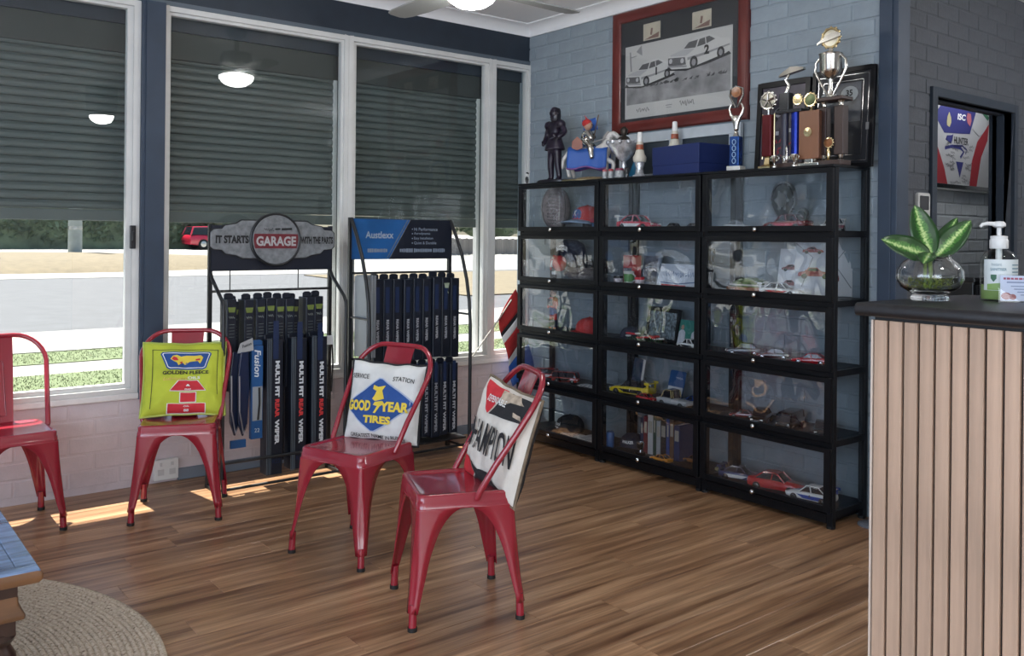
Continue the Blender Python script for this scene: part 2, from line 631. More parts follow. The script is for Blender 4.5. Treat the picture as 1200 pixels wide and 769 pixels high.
# corridor wall behind the doorway
b = MB(); b.bx(.0785, 3.6, -1.85, -1.74, -.1, 2.85)
wall_corridor = struct('wall_corridor', b, GREYBRICK)
bricks(wall_corridor, GREYBRICK, 1.35, .9, 1.675, (lambda a, z: (1.9 + a, -1.85, z), 0), sy=.6)
b = MB(); b.bx(1.9, 3.4, -1.885, -1.85, 1.678, 1.712)
struct('trim_5', b, mat('white_ledge', (.62, .62, .6), .5), bevel=.003)
# remaining shell of the room
b = MB(); b.bx(3.6, 3.7, -8.1, -1.74, -.1, 2.85); struct('wall_east', b, PLASTER)
b = MB(); b.bx(-7.6, -7.5, -8.1, .11, -.1, 2.85); struct('wall_left', b, PLASTER)
b = MB(); b.bx(-7.6, 3.7, -8.1, -8.0, -.1, 2.85); struct('wall_back', b, PLASTER)

# windows
def window(n, x0, x1, sl, sr, sash='none', lock=False):
    b = MB()
    zb, zt = .494, 2.526
    y0, y1 = -.028, .05
    b.bx(x0, x0 + sl, y0, y1, zb, zt); b.bx(x1 - sr, x1, y0, y1, zb, zt)
    b.bx(x0 + sl, x1 - sr, y0, y1, zb, zb + .026); b.bx(x0 + sl, x1 - sr, y0, y1, zt - .03, zt)
    w = struct('window_%d' % n, b, WHITE, bevel=.003)
    i0, i1, k0, k1 = x0 + sl, x1 - sr, zb + .026, zt - .03
    t = .028 if sash != 'none' else .014
    b = MB()
    b.bx(i0, i0 + t, -.012, .03, k0, k1); b.bx(i1 - t, i1, -.012, .03, k0, k1)
    b.bx(i0 + t, i1 - t, -.012, .03, k0, k0 + .024); b.bx(i0 + t, i1 - t, -.012, .03, k1 - .016, k1)
    b.build('sash', WHITE, w, bevel=.002)
    b = MB(); b.bx(i0 + t * .5, i1 - t * .5, .006, .011, k0 + .01, k1 - .006); b.build('pane', WINGLASS, w)
    if lock:
        b = MB(); b.bx(x1 - .05, x1 - .022, -.046, -.028, 1.24, 1.36); b.bx(x1 - .044, x1 - .030, -.054, -.046, 1.28, 1.33)
        b.build('latch', mat('black_plastic', (.010, .011, .014), .4), w, bevel=.003)
    return w
window(1, -3.71, -2.627, .036, .034, 'slide', True)
window(2, -2.512, -1.428, .024, .024)
window(3, -1.428, -.340, .030, .022, 'slide')
window(4, -.340, -.001, .030, .012)
window(5, -4.79, -3.71, .034, .034)
window(6, -5.98, -4.905, .034, .034)

# roller shutters outside the glass, lowered to head height
SHUT = mat('olive_grey_shutter', (.085, .102, .096), .5, nscale=5, namt=.05)
SHUTD = mat('shutter_box_olive', (.034, .040, .037), .6)
prof = [(.010, 0), (.000, .004), (-.004, .012), (-.004, .026), (.002, .036), (.008, .0424), (.012, .0424), (.012, 0)]
def shutter(x0, x1, label):
    t = thing('roller_shutter', label, 'shutter', ((x0 + x1) / 2, .12, 0), 0, 'roller shutters outside the front windows')
    w = (x1 - x0) - .012
    b = MB(); b.rings([[(s * w / 2, y, z) for y, z in prof] for s in (-1, 1)])
    me = b.mesh('slat', SHUT, smooth=25)
    for k in range(20):
        place(me, 'slat', t, (0, 0, 1.443 + k * .0425))
    b = MB(); b.bx(-w / 2, w / 2, -.008, .014, 1.383, 1.441); b.build('bottom_bar', SHUT, t, bevel=.004)
    b = MB(); b.bx(-w / 2, w / 2, -.02, .16, 2.27, 2.425); b.build('head_box', SHUTD, t, bevel=.004)
    for s in (-1, 1):
        b = MB(); b.bx(s * w / 2 - .018, s * w / 2 + .004, -.016, .024, .46, 2.27); b.build('guide_rail', WHITE if s > 0 else SHUT, t)
shutter(-3.705, -2.632, 'grey roller shutter behind the first window, beside the blue post with the black latch frame')
shutter(-2.507, -1.432, 'grey roller shutter above the garage sign, behind the window right of the blue post')
shutter(-1.424, -.344, 'grey roller shutter above the blue wiper display header')
shutter(-.336, .10, 'narrow grey roller shutter in the window next to the blue brick corner')
shutter(-4.785, -3.715, 'grey roller shutter one window further from the blue post along the front wall')
shutter(-5.975, -4.91, 'grey roller shutter two windows further from the blue post along the front wall')
b = MB(); b.bx(-7.6, .2, .2, .32, 2.3, 2.95); b.bx(-7.6, .2, .08, .22, 2.42, 2.53)
struct('trim_6', b, NAVY)

# floor power outlet on the brickwork
t = thing('power_outlet', 'white power outlet low on the pale bricks behind the chair with the yellow cushion', 'outlet', (-2.478, -.006, .07))
b = MB(); b.box((0, -.008, 0), (.125, .03, .108)); b.build('plate', mat('white_plastic', (.72, .72, .70), .4), t, bevel=.004)
for s in (-1, 1):
    b = MB(); b.box((s * .03, -.0245, -.012), (.032, .004, .03)); b.box((s * .03, -.025, .03), (.012, .006, .018))
    b.build('socket', mat('white_plastic_dull', (.55, .55, .54), .5), t)

# ================================================================== RED METAL CHAIRS
RED = mat('red_enamel', (.255, .011, .024), .25, .0, .6, coat=.5, nscale=5, namt=.05)
RUB = mat('black_rubber', (.008, .008, .008), .6)
SH = .441
def leg_geo(sx, sy):
    b = MB()
    zs = [SH - .045, .392, .386, .378, .368, .355, .338, .315, .285, .25, .215, .18, .145, .11, .085, .06]
    out = []
    zt_, zb_ = SH - .045, .215
    for z in zs:
        t = (zt_ - z) / zt_
        c = .172 + .040 * t ** 1.25
        low = .023 + .036 * min(1, z / .27)
        q = max(0, min(1, (z - zb_) / (zt_ - zb_)))
        a = low + (c - low) * (1 - math.sqrt(max(0, 1 - q * q)) ** 1.0)
        a = min(a, c)
        r = min(.018 + .020 * t, a * .75)
        pts = [(c - a, c), (c - a * .6, c), (c - r, c)]
        for k in range(1, 6):
            th = PI / 2 - PI / 2 * k / 6
            # pressed, slightly flattened corner
            ch_ = max(0, min(1, (t - .28) / .12)) * max(0, min(1, (.90 - t) / .10))
            f = 1 - .05 * math.sin(2 * th) * min(1, t * 2.2) - (.17 * ch_ if k in (3,) else .08 * ch_ if k in (2, 4) else 0)
            pts.append((c - r + r * math.cos(th) * f, c - r + r * math.sin(th) * f))
        pts += [(c, c - r), (c, c - a * .6), (c, c - a)]
        out.append([(sx * x, sy * y, z) for x, y in pts])
    b.rings(out, closed=False)
    return b, c
def make_chair(label, loc, rz):
    t = thing('metal_chair', label, 'chair', (loc[0], loc[1], 0), rz, 'red metal cafe chairs')
    if 'm' not in CH:
        me = {}
        # seat with pressed edge and a narrow skirt
        b = MB()
        rings = []
        for w, z, r in ((.347, SH - .048, .03), (.344, SH - .026, .03), (.340, SH - .024, .03), (.340, SH - .006, .03), (.331, SH, .032),
                        (.312, SH + .001, .03), (.296, SH - .004, .03), (.24, SH - .006, .05), (.10, SH - .008, .04), (.01, SH - .008, .004)):
            rings.append([(x, y, z) for x, y in round_poly(w, w, r, 6)])
        b.rings(rings, caps=False)
        b.add(rings[-1], [tuple(range(len(rings[-1])))])
        me['seat'] = b.mesh('seat', RED, smooth=50)
        b = MB()
        path = [(-.172, .035, SH - .020), (-.178, .040, SH + .0), (-.188, .095, SH + .095), (-.201, .165, SH + .20), (-.209, .208, SH + .27)]
        top_y, top_z, R = .287, SH + .388, .125
        for k in range(1, 8):
            th = PI - PI / 2 * k / 7
            f = 1 - math.cos(PI / 2 * k / 7)
            s = math.sin(PI / 2 * k / 7)
            path.append((-.209 + R * f, .208 + (top_y - .208) * s, SH + .27 + (top_z - SH - .27) * s))
        path += [(0, top_y + .001, top_z)]
        path += [(-x, y, z) for x, y, z in reversed(path[:-1])]
        b.tube(path, .0115, 10)
        me['hoop'] = b.mesh('hoop', RED, smooth=60)
        b = MB()
        n = 10
        ring = []
        for i in range(n + 1):
            s = i / n
            z = top_z - .006 - (top_z - SH - .004) * s
            y = top_y - .004 - (top_y - .160) * (s ** .85)
            hw = .078 - .018 * s
            ring.append([(-hw, y, z), (-hw * .6, y + .004, z), (hw * .6, y + .004, z), (hw, y, z), (hw, y + .003, z), (hw * .6, y + .007, z), (-hw * .6, y + .007, z), (-hw, y + .003, z)])
        b.rings(ring)
        me['splat'] = b.mesh('splat', RED, smooth=40)
        b = MB()
        def sp(s, x):
            z = top_z - .006 - (top_z - SH - .004) * s
            return (x, top_y - .005 - (top_y - .160) * (s ** .85) + .002, z)
        loop = [sp(.30 + .62 * k / 8, -.030) for k in range(9)] + [sp(.92, x) for x in (-.015, .015)] + [sp(.92 - .62 * k / 8, .030) for k in range(9)] + [sp(.275, .018), sp(.268, 0), sp(.275, -.018)]
        b.tube(loop, .0028, 6, closed=True)
        me['pressed_rib'] = b.mesh('pressed_rib', RED, smooth=60)
        for i, (sx, sy) in enumerate(((-1, -1), (1, -1), (-1, 1), (1, 1))):
            b, c = leg_geo(sx, sy)
            me['leg%d' % i] = b.mesh('leg', RED, smooth=35)
            b = MB()
            p = (sx * (c - .016), sy * (c - .016))
            b.cyl((p[0], p[1], .012), (p[0] * .985, p[1] * .985, .088), .0145, .0135, 12)
            me['ank%d' % i] = b.mesh('ankle', RED, smooth=40)
            b = MB(); b.cyl((p[0] , p[1], 0), (p[0], p[1], .014), .0165, n=12)
            me['foot%d' % i] = b.mesh('foot_cap', RUB, smooth=40)
        b = MB()
        for s in (-1, 1):
            b.tube([(s * .12, -.12, SH - .05), (0, 0, SH - .03), (-s * .12, .12, SH - .05)], .006, 6)
        me['brace'] = b.mesh('brace', RED, smooth=60)
        CH['m'] = me
    me = CH['m']
    for k in ('seat', 'hoop', 'splat', 'brace'):
        o = place(me[k], k, t)
        if k == 'splat':
            place(me['pressed_rib'], 'pressed_rib', o)
    for i in range(4):
        o = place(me['leg%d' % i], 'leg', t)
        md = o.modifiers.new('thick', 'SOLIDIFY'); md.thickness = .003; md.offset = -1 if i in (0, 3) else 1
        md.offset = 0
        place(me['ank%d' % i], 'ankle', o)
        place(me['foot%d' % i], 'foot_cap', o)
    return t
CH = {}
def face(dx, dy):
    """rotation that turns the local -y front towards (dx, dy)"""
    return math.atan2(dx, -dy)
CA = ((-3.275, -.345), face(.05, -1))
CB = ((-2.575, -.545), face(-.41, -.91))
CC = ((-2.150, -1.505), face(-.94, -.34))
CD = ((-2.140, -2.215), face(-.93, .37))
make_chair('empty red metal chair below the window, cut off by the edge of the photo', *CA)
make_chair('red metal chair with a yellow cushion below the window, beside the wiper rack', *CB)
make_chair('red metal chair holding the white cushion with a blue diamond', *CC)
make_chair('red metal chair nearest the display cabinets, holding the cushion with black lettering', *CD)

# ------------------------------------------------------------------ cushions
def cushion(label, ch, W, H, T, front, back, piping, lx, ly, lz, yaw, tilt, seed, roll=0.0):
    """front faces local -y; leans back by tilt; position in the frame of its chair"""
    (cx, cy), rz = ch
    t = thing('cushion', label, 'cushion', group='printed throw cushions on the red chairs')
    t.matrix_world = tr(cx, cy) @ rotz(rz) @ tr(lx, ly, lz) @ rotz(yaw) @ rotx(-tilt) @ roty(roll)
    def bulge(u, v):
        return T * math.sqrt(max(0, (1 - u ** 4) * (1 - v ** 4))) + .001
    def surf(u, v, side, eps=0.0):
        x = u * W / 2 * (1 - .055 * (1 - v * v) * abs(u))
        z = v * H / 2 * (1 - .055 * (1 - u * u) * abs(v))
        wr = .010 * noise.noise(Vector((u * 2.1 + seed, v * 2.3, side))) + .006 * noise.noise(Vector((u * 5 + seed, v * 3.2, side + 5)))
        edge = min(1 - abs(u), 1 - abs(v))
        puck = .005 * math.sin(u * 19 + seed) * math.sin(v * 17) * max(0, 1 - edge * 4)
        return Vector((x, side * (bulge(u, v) + (wr + puck) * min(1, edge * 4)) + side * eps, z + .006 * noise.noise(Vector((u * 3, seed, 1))) * abs(v)))
    for nm, m, side in (('front_cover', front, -1), ('back_cover', back, 1)):
        b = MB()
        b.sheet(lambda a, c: surf(2 * a - 1, 2 * c - 1, side), 44, 44)
        b.build(nm, m, t, smooth=80)
    b = MB()
    pts = []
    N = 18
    for k in range(N): pts.append((-1 + 2 * k / N, -1))
    for k in range(N): pts.append((1, -1 + 2 * k / N))
    for k in range(N): pts.append((1 - 2 * k / N, 1))
    for k in range(N): pts.append((-1, 1 - 2 * k / N))
    b.tube([surf(u, v, -1) * 1.004 for u, v in pts], .006, 6, closed=True)
    b.build('piping', piping, t, smooth=60)
    fm = lambda p: surf(p[0], p[1], -1, .0036 + (p[2] if len(p) > 2 else 0))
    return t, fm
def print_text(t, fm, name, items, m):
    for s, x, y, h, w, bold, shear, rot in items:
        b = MB()
        M = tr(x, y) @ rotz(rot)
        put_text(b, s, M, h, w, bold, shear, fmap=lambda p: fm(p), depth=.0055)
        b.build(name, m, t)
def print_poly(t, fm, name, polys, m, cuts=3, lift=0.0):
    for poly in polys:
        b = MB()
        poly_print(b, poly, lambda p: fm((p[0], p[1], lift * 2.4)), cuts)
        b.build(name, m, t)
COTW = mat('cream_cotton', (.62, .58, .52), .9, nscale=9, namt=.12, bump=.3, bscale=160)
COTL = mat('grey_cotton', (.60, .60, .58), .9, nscale=9, namt=.10, bump=.3, bscale=160)
COTY = mat('lime_yellow_cotton', (.42, .47, .035), .85, nscale=8, namt=.14, bump=.3, bscale=160)
COTY2 = mat('lime_yellow_edge', (.40, .46, .10), .85, nscale=8, namt=.14)
COTK = mat('black_cotton', (.012, .012, .014), .9)
COTB = mat('aged_brown_trim', (.16, .12, .08), .9, nscale=30, namt=.3)
INKB = mat('blue_print', (.012, .060, .235), .8, nscale=12, namt=.1)
INKK = mat('black_print', (.012, .012, .014), .8)
INKR = mat('red_print', (.50, .020, .030), .8, nscale=14, namt=.1)
INKY = mat('yellow_print', (.66, .50, .05), .8)
INKW = mat('white_print', (.72, .72, .70), .7)
INKO = mat('ochre_print', (.55, .33, .12), .8, nscale=30, namt=.4)

# yellow one
t, fm = cushion('lime yellow cushion with a red fuel bowser print on the chair below the window', CB, .385, .370, .050, COTY, COTY2, COTY2, .002, .112, SH + .168, .15, .43, 1.3, .04)
def mb_outline(poly, w):
    n = len(poly)
    return [[poly[i], poly[(i + 1) % n], (poly[(i + 1) % n][0], poly[(i + 1) % n][1] - w), (poly[i][0], poly[i][1] - w)] for i in range(n)]
print_poly(t, fm, 'border', [[(-.80, .75), (.82, .75), (.82, .735), (-.80, .735)], [(-.80, .75), (-.785, .75), (-.785, -.85), (-.80, -.85)], [(.805, .75), (.82, .75), (.82, -.5), (.805, -.5)]], INKK)
print_poly(t, fm, 'badge', [[(-.60, .62), (-.55, .68), (.60, .68), (.65, .62), (.52, .22), (.44, .17), (-.37, .17), (-.45, .22)]], INKB)
print_poly(t, fm, 'badge_line', [[(-.56, .615), (-.53, .645), (.58, .645), (.61, .615), (.49, .24), (.43, .205), (-.36, .205), (-.42, .24)]], INKW, lift=.0006)
print_poly(t, fm, 'badge_field', [[(-.535, .60), (-.515, .625), (.565, .625), (.585, .60), (.475, .25), (.42, .225), (-.35, .225), (-.405, .25)]], INKB, lift=.0011)
ram = [(-.36, .46), (-.30, .55), (-.20, .58), (-.10, .53), (.02, .56), (.20, .55), (.38, .56), (.44, .50), (.40, .40), (.36, .33), (.30, .40), (.10, .38), (.00, .30), (-.06, .36), (-.16, .28), (-.20, .36), (-.28, .40)]
print_poly(t, fm, 'ram_emblem', [ram], INKY, lift=.0016)
print_poly(t, fm, 'ram_shading', [[(-.33, .46), (-.28, .53), (-.20, .50), (-.16, .42), (-.26, .41)], [(-.14, .36), (-.06, .40), (-.08, .32)], [(.24, .45), (.36, .47), (.36, .42), (.26, .41)]], INKR, lift=.0021)
print_text(t, fm, 'lettering', [('GOLDEN FLEECE', .02, .085, .095, 1.12, .035, 0, 0)], INKK)
print_text(t, fm, 'script', [('Lubricants', -.22, -.075, .10, .60, .0, .3, 0)], INKO)
print_text(t, fm, 'small_lettering', [('OILS', .22, -.055, .07, .30, .02, 0, 0)], INKW)
bows = [[(-.14, -.13), (.30, -.13), (.50, -.40), (-.34, -.40)], [(-.09, -.46), (.27, -.46), (.27, -.71), (-.09, -.71)], [(-.38, -.76), (.50, -.76), (.50, -.99), (-.38, -.99)]]
big = [[(x + (.022 if x > .1 else -.022), y + (.016 if y > sum(q[1] for q in p) / 4 else -.016)) for x, y in p] for p in bows]
print_poly(t, fm, 'bowser_outline', big, INKW)
print_poly(t, fm, 'bowser', bows, INKR, lift=.0007)
print_text(t, fm, 'bowser_marks', [('^', .08, -.26, .06, .10, .05, 0, 0), ('GAS', .08, -.37, .045, .15, .02, 0, 0), ('OIL', .06, -.83, .04, .14, .02, 0, 0), ('88', .06, -.93, .06, .12, .03, 0, 0)], INKW)

# blue diamond
t, fm = cushion('white cushion with a blue diamond and yellow tyre lettering', CC, .352, .345, .048, COTL, COTK, COTK, .012, .165, SH + .152, .267, .20, 4.1, .04)
print_poly(t, fm, 'blue_diamond_edge', [[(-.92, -.08), (-.12, .60), (-.02, .60), (.90, .06), (.90, -.04), (-.10, -.80), (-.20, -.80), (-.92, -.26)]], mat('pale_blue_print', (.35, .42, .55), .8))
print_poly(t, fm, 'blue_diamond', [[(-.89, -.09), (-.10, .57), (-.03, .57), (.86, .04), (.86, -.03), (-.12, -.77), (-.19, -.77), (-.89, -.25)]], INKB, lift=.0006)
print_text(t, fm, 'lettering', [('GOOD', -.58, -.14, .27, .64, .05, 0, .04), ('YEAR', .40, -.10, .25, .76, .05, 0, .04), ('TIRES', -.05, -.46, .20, .74, .05, 0, .03)], INKY)
foot = [(-.22, .40), (-.10, .36), (.10, .42), (.02, .28), (.05, .20), (.10, .08), (-.02, .04), (-.16, .00), (-.24, .05), (-.18, .14), (-.14, .25), (-.24, .30)]
print_poly(t, fm, 'winged_foot_emblem', [foot, [(-.16, -.02), (.05, .02), (.12, -.05), (.0, -.12), (-.1, -.30), (-.16, -.30), (-.08, -.12), (-.2, -.10)]], INKY, lift=.0016)
print_text(t, fm, 'shop_lettering', [('SERVICE', -.64, .60, .12, .50, .01, 0, .06), ('STATION', .54, .60, .12, .56, .01, 0, -.04), ('GREATEST NAME IN RUBBER', .0, -.90, .10, 1.5, .01, 0, .0)], INKK)

# black lettering one
t, fm = cushion('cream cushion with black lettering and a red arrow, pushed through the front chair', CD, .382, .382, .050, COTW, COTK, COTB, .014, .168, SH + .146, .25, .24, 8.2, .10)
print_poly(t, fm, 'red_arrow', [[(-.82, .95), (.05, .95), (-.20, .52), (-.30, .38), (-.40, .44)]], INKR)
print_poly(t, fm, 'black_arrow', [[(-.26, .385), (.18, .95), (.90, .93), (.90, .48)]], INKK)
print_poly(t, fm, 'worn_patch', [[(-.1, .93), (.5, .96), (.75, .80), (.35, .78), (.08, .66)], [(.5, .62), (.75, .60), (.8, .52), (.55, .54)]], mat('faded_print', (.42, .34, .26), .9, nscale=30, namt=.4), lift=.0007)
print_text(t, fm, 'arrow_lettering', [('DEPENDABLE', -.10, .70, .13, .70, .02, 0, .05)], INKW)
print_text(t, fm, 'lettering', [('CHAMPION', -.02, -.08, .58, 1.80, .015, 0, 0)], INKK)
print_poly(t, fm, 'lower_red_arrow', [[(-.95, -.60), (-.55, -.62), (-.30, -.82), (-.42, -.95), (-.95, -.95)]], INKR)
print_poly(t, fm, 'lower_black_arrow', [[(-.50, -.62), (-.20, -.72), (.15, -.66), (.85, -.90), (.85, -.98), (-.38, -.96), (-.25, -.84)]], INKK)

# ================================================================== WIPER DISPLAY RACKS
BLK = mat('black_powder_coat', (.010, .011, .013), .42)
PACK = mat('dark_navy_card', (.005, .008, .017), .4, var=.25)
PACKB = mat('blue_card', (.012, .075, .22), .45)
HDR = mat('header_navy', (.005, .008, .018), .4)
SIL = mat('brushed_silver_print', (.16, .17, .18), .5, nscale=40, namt=.3)
PRW = mat('pack_white_print', (.60, .62, .64), .5)
PRR = mat('pack_red_print', (.55, .04, .04), .5)
PRG = mat('pack_green_print', (.13, .17, .035), .5)
PRB = mat('pack_blue_print', (.007, .018, .060), .5)
CLEAR = glass_mat('clear_blister', (.93, .95, .96))
FR = rotx(PI / 2)      # print on a face that looks along -y
def front(x, y, z, rot=0.0): return tr(x, y, z) @ FR @ rotz(rot)

# rack with the garage sign
r1 = thing('wiper_rack', 'black wire rack of wiper blade packs under a silver and red garage sign', 'display rack', (-1.995, -.25, 0))
HW = .342
for s in (-1, 1):
    b = MB(); b.bx(s * HW - .010, s * HW + .010, -.010, .010, 0, 1.372)
    b.build('post', BLK, r1)
    b = MB(); b.tube([(s * HW, -.005, 1.125), (s * HW, -.03, 1.09), (s * HW, -.175, .985), (s * HW, -.197, .955), (s * HW, -.2, .92), (s * HW, -.2, .02)], .0095, 8)
    b.build('front_rail', BLK, r1, smooth=50)
    b = MB(); b.bx(s * HW - .009, s * HW + .009, -.22, .02, 0, .018); b.build('foot', BLK, r1)
for z in (.165, .03):
    b = MB(); b.tube([(-HW, -.2, z), (HW, -.2, z)], .008, 8); b.build('cross_bar', BLK, r1)
b = MB()
for z in (.58, 1.02): b.tube([(-HW, 0, z), (HW, 0, z)], .007, 8)
for x in (-.235, .15): b.tube([(x, 0, 1.02), (x, 0, 1.13)], .003, 6)
b.build('back_wires', BLK, r1)
hd = MB(); hd.bx(-HW, HW, -.022, -.008, 1.127, 1.366)
hdr = hd.build('header_board', HDR, r1)
def wing(s):
    pts = [(.10, .10), (.185, .10), (.215, .082), (.275, .072), (.290, .055), (.335, .052), (.352, .036), (.352, -.036), (.335, -.052), (.290, -.055), (.270, -.076), (.215, -.084), (.180, -.100), (.10, -.10)]
    return [(s * x, z) for x, z in pts]
cz = 1.293
wgs = {}
for s in (-1, 1):
    b = MB(); b.prism(wing(s), .024, .033, tr(0, 0, cz) @ FR)
    wgs[s] = b.build('sign_wing', SIL, r1, bevel=.004)
for s in (-1, 1):
    b = MB()
    w2 = [(x * 1.012 + s * .002, z * 1.06) for x, z in wing(s)]
    b.prism(w2, .020, .025, tr(0, 0, cz) @ FR)
    b.build('sign_backing', BLK, wgs[s])
b = MB(); b.lathe([(.145, .022), (.145, .042), (.139, .046), (.135, .043)], 48, tr(0, 0, cz) @ FR)
bd = b.build('round_badge', BLK, r1, smooth=40)
b = MB(); b.lathe([(.132, .0435), (.132, .0475), (.128, .0485), (.128, .0435)], 48, tr(0, 0, cz) @ FR, caps=False); b.lathe([(.1285, .043), (.1285, .0455)], 48, tr(0, 0, cz) @ FR)
b.build('badge_face', SIL, bd, smooth=40)
b = MB()
M = tr(0, -.0462, cz) @ FR
ch = lambda z: math.sqrt(.127 ** 2 - z * z)
b.prism([(-ch(.031), .031), (-ch(0), 0), (-ch(-.047), -.047), (ch(-.047), -.047), (ch(0), 0), (ch(.031), .031)], 0, .0012, M)
b.build('red_band', mat('garage_red', (.13, .012, .020), .5, nscale=30, namt=.2), bd)
b = MB(); put_text(b, 'GARAGE', tr(0, -.0482, cz - .008) @ FR, .052, .226, .035)
b.build('garage_lettering', mat('garage_grey', (.36, .36, .36), .5), bd)
b = MB(); scribble(b, tr(-.04, -.0462, cz + .054) @ FR, .055, .022, 3, .0022, 5)
stroke(b, [(-.012, 0), (.018, .002)], .009, tr(.005, -.0462, cz + .056) @ FR); stroke(b, [(-.03, 0), (.03, .003)], .012, tr(.06, -.0462, cz + .056) @ FR)
b.build('script_mark', INKK, bd)
b = MB(); put_text(b, 'IT STARTS', tr(-.237, -.0338, cz) @ FR, .042, .178, .05); b.build('lettering', INKK, wgs[-1])
b = MB(); put_text(b, 'WITH THE PARTS', tr(.245, -.0338, cz - .002) @ FR, .040, .196, .05); b.build('lettering', INKK, wgs[1])

def pack(parent, x, y, z0, z1, w, d, m, name='wiper_pack', off=0.0):
    """slim hanging pack: card body with a raised clear front, header tab and peg hole"""
    b = MB()
    b.bx(x - w / 2, x + w / 2, y - d / 2, y + d / 2, z0, z1 - .03)
    b.rings([[(x - w / 2 * k, y - .003, z), (x + w / 2 * k, y - .003, z), (x + w / 2 * k, y + .003, z), (x - w / 2 * k, y + .003, z)] for k, z in ((1, z1 - .03), (1, z1 - .008), (.5, z1))])
    return b.build(name, m, parent, bevel=.0025, seg=1)
# upper row: ten slim packs, some a little apart or further back
xs = [-.275, -.243, -.182, -.118, -.064, -.010, .044, .090, .162, .212]
random.seed(21)
for i, x in enumerate(xs):
    y = -.085 + (.045 if i in (1, 7) else 0)
    z1 = 1.018 - random.random() * .012 - .01 * (i in (1, 7))
    p = pack(r1, x, y, z1 - .50, z1, .050, .10, PACK)
    yf = y - .0505
    b = MB(); b.prism([(-.021, .014), (.021, .014), (.015, -.012), (-.015, -.012)], 0, .001, front(x, yf, z1 - .085)); b.build('green_mark', PRG, p)
    b = MB(); scribble(b, front(x, yf, z1 - .122), .032, .016, i, .003, 3)
    for q in range(5): stroke(b, [(-.014, 0), (.014, 0)], .002, front(x, yf, z1 - .16 - q * .016))
    b.build('white_mark', mat('dull_pack_print', (.16, .18, .17), .5), p)
# lower row: three long packs with white and red vertical lettering
for i, x in enumerate((-.062, .072, .190)):
    y = -.150
    p = pack(r1, x, y, .065 + .012 * i, .80, .088, .085, PACK)
    yf = y - .0432
    zc = .43 - .012 * i
    b = MB(); put_text(b, 'MULTI FIT', front(x + .012, yf, zc + .135, -PI / 2), .024, .19, .05); put_text(b, 'WIPER', front(x + .012, yf, zc - .142, -PI / 2), .024, .13, .05)
    b.build('white_lettering', PRW, p)
    b = MB(); put_text(b, 'REAR', front(x + .012, yf, zc - .018, -PI / 2), .024, .095, .05)
    b.build('red_lettering', PRR, p)
    b = MB(); b.prism(round_poly(.030, .20, .004, 2), 0, .0006, front(x + .002, yf, zc + .34)); b.build('blue_label', PRB, p)
    b = MB()
    for q in range(4): b.bx(x - .044 + q * .007, x - .042 + q * .007, y - .046, y - .042, .07, .78)
    b.build('pack_edge', mat('pack_edge_grey', (.10, .12, .14), .4), p)
    b = MB(); put_text(b, ('R23', 'R28', 'R26')[i], front(x + .01, yf, .135), .022, None, .02); b.build('size_mark', PRB, p)
for x in (.135, -.005):
    pack(r1, x, -.105, .12, .78, .045, .06, PACK)
# blue pack, two curved navy packs, clear blister
p = pack(r1, -.158, -.175, .265, .775, .062, .03, PACKB)
b = MB(); b.bx(-.184, -.132, -.1935, -.1895, .36, .535); b.build('window', mat('grey_insert', (.26, .28, .30), .4), p)
b = MB(); b.tube([(-.150, -.197, .53), (-.148, -.199, .45), (-.155, -.197, .365)], .005, 6); b.build('blade', RUB, p)
b = MB(); put_text(b, 'Fusion', front(-.158, -.1912, .655, -PI / 2), .034, .14, .02, .2); b.build('lettering', PRW, p)
b = MB(); put_text(b, '22', front(-.158, -.1912, .31), .02); b.build('lettering', PRW, p)
for i, x in enumerate((-.262, -.232)):
    b = MB()
    pts = [(-.02, .0), (.02, .0), (.026, -.20), (.016, -.38), (-.006, -.43), (-.03, -.36), (-.034, -.14)]
    b.prism(pts, -.01, .012, front(x, -.165 - .03 * i, .72))
    p = b.build('curved_pack', mat('navy_plastic', (.010, .018, .05), .25), r1, bevel=.003)
    b = MB(); b.tube([(x - .028, -.18 - .03 * i, .60), (x - .026, -.18 - .03 * i, .42), (x - .005, -.18 - .03 * i, .305), (x + .012, -.18 - .03 * i, .35)], .0035, 6); b.build('blade', mat('dull_steel', (.3, .3, .32), .35, 1), p)
b = MB(); b.prism([(-.045, -.03), (-.03, .02), (.035, .045), (.04, -.02)], 0, .003, front(-.225, -.20, .745)); p = b.build('grey_tag', mat('grey_tag', (.33, .33, .33), .6), r1)
b = MB(); put_text(b, 'Fusion', front(-.222, -.2035, .755, .3), .016, .05, .02, .2); b.build('lettering', INKK, p)
b = MB(); b.bx(-.285, -.205, -.165, -.150, .225, .265); b.build('blue_card', PACKB, r1)
b = MB(); b.bx(.245, .30, -.155, -.135, .42, .79); p = b.build('clear_blister', CLEAR, r1, bevel=.004)
b = MB(); b.tube([(.285, -.145, .77), (.292, -.148, .62), (.285, -.145, .46)], .005, 6); b.build('blade', RUB, p)
b = MB(); b.bx(.250, .285, -.157, -.155, .72, .77); b.build('label', PRW, p)
b = MB(); b.bx(.215, .275, -.12, -.08, .30, .42); b.build('small_box', BLK, r1)

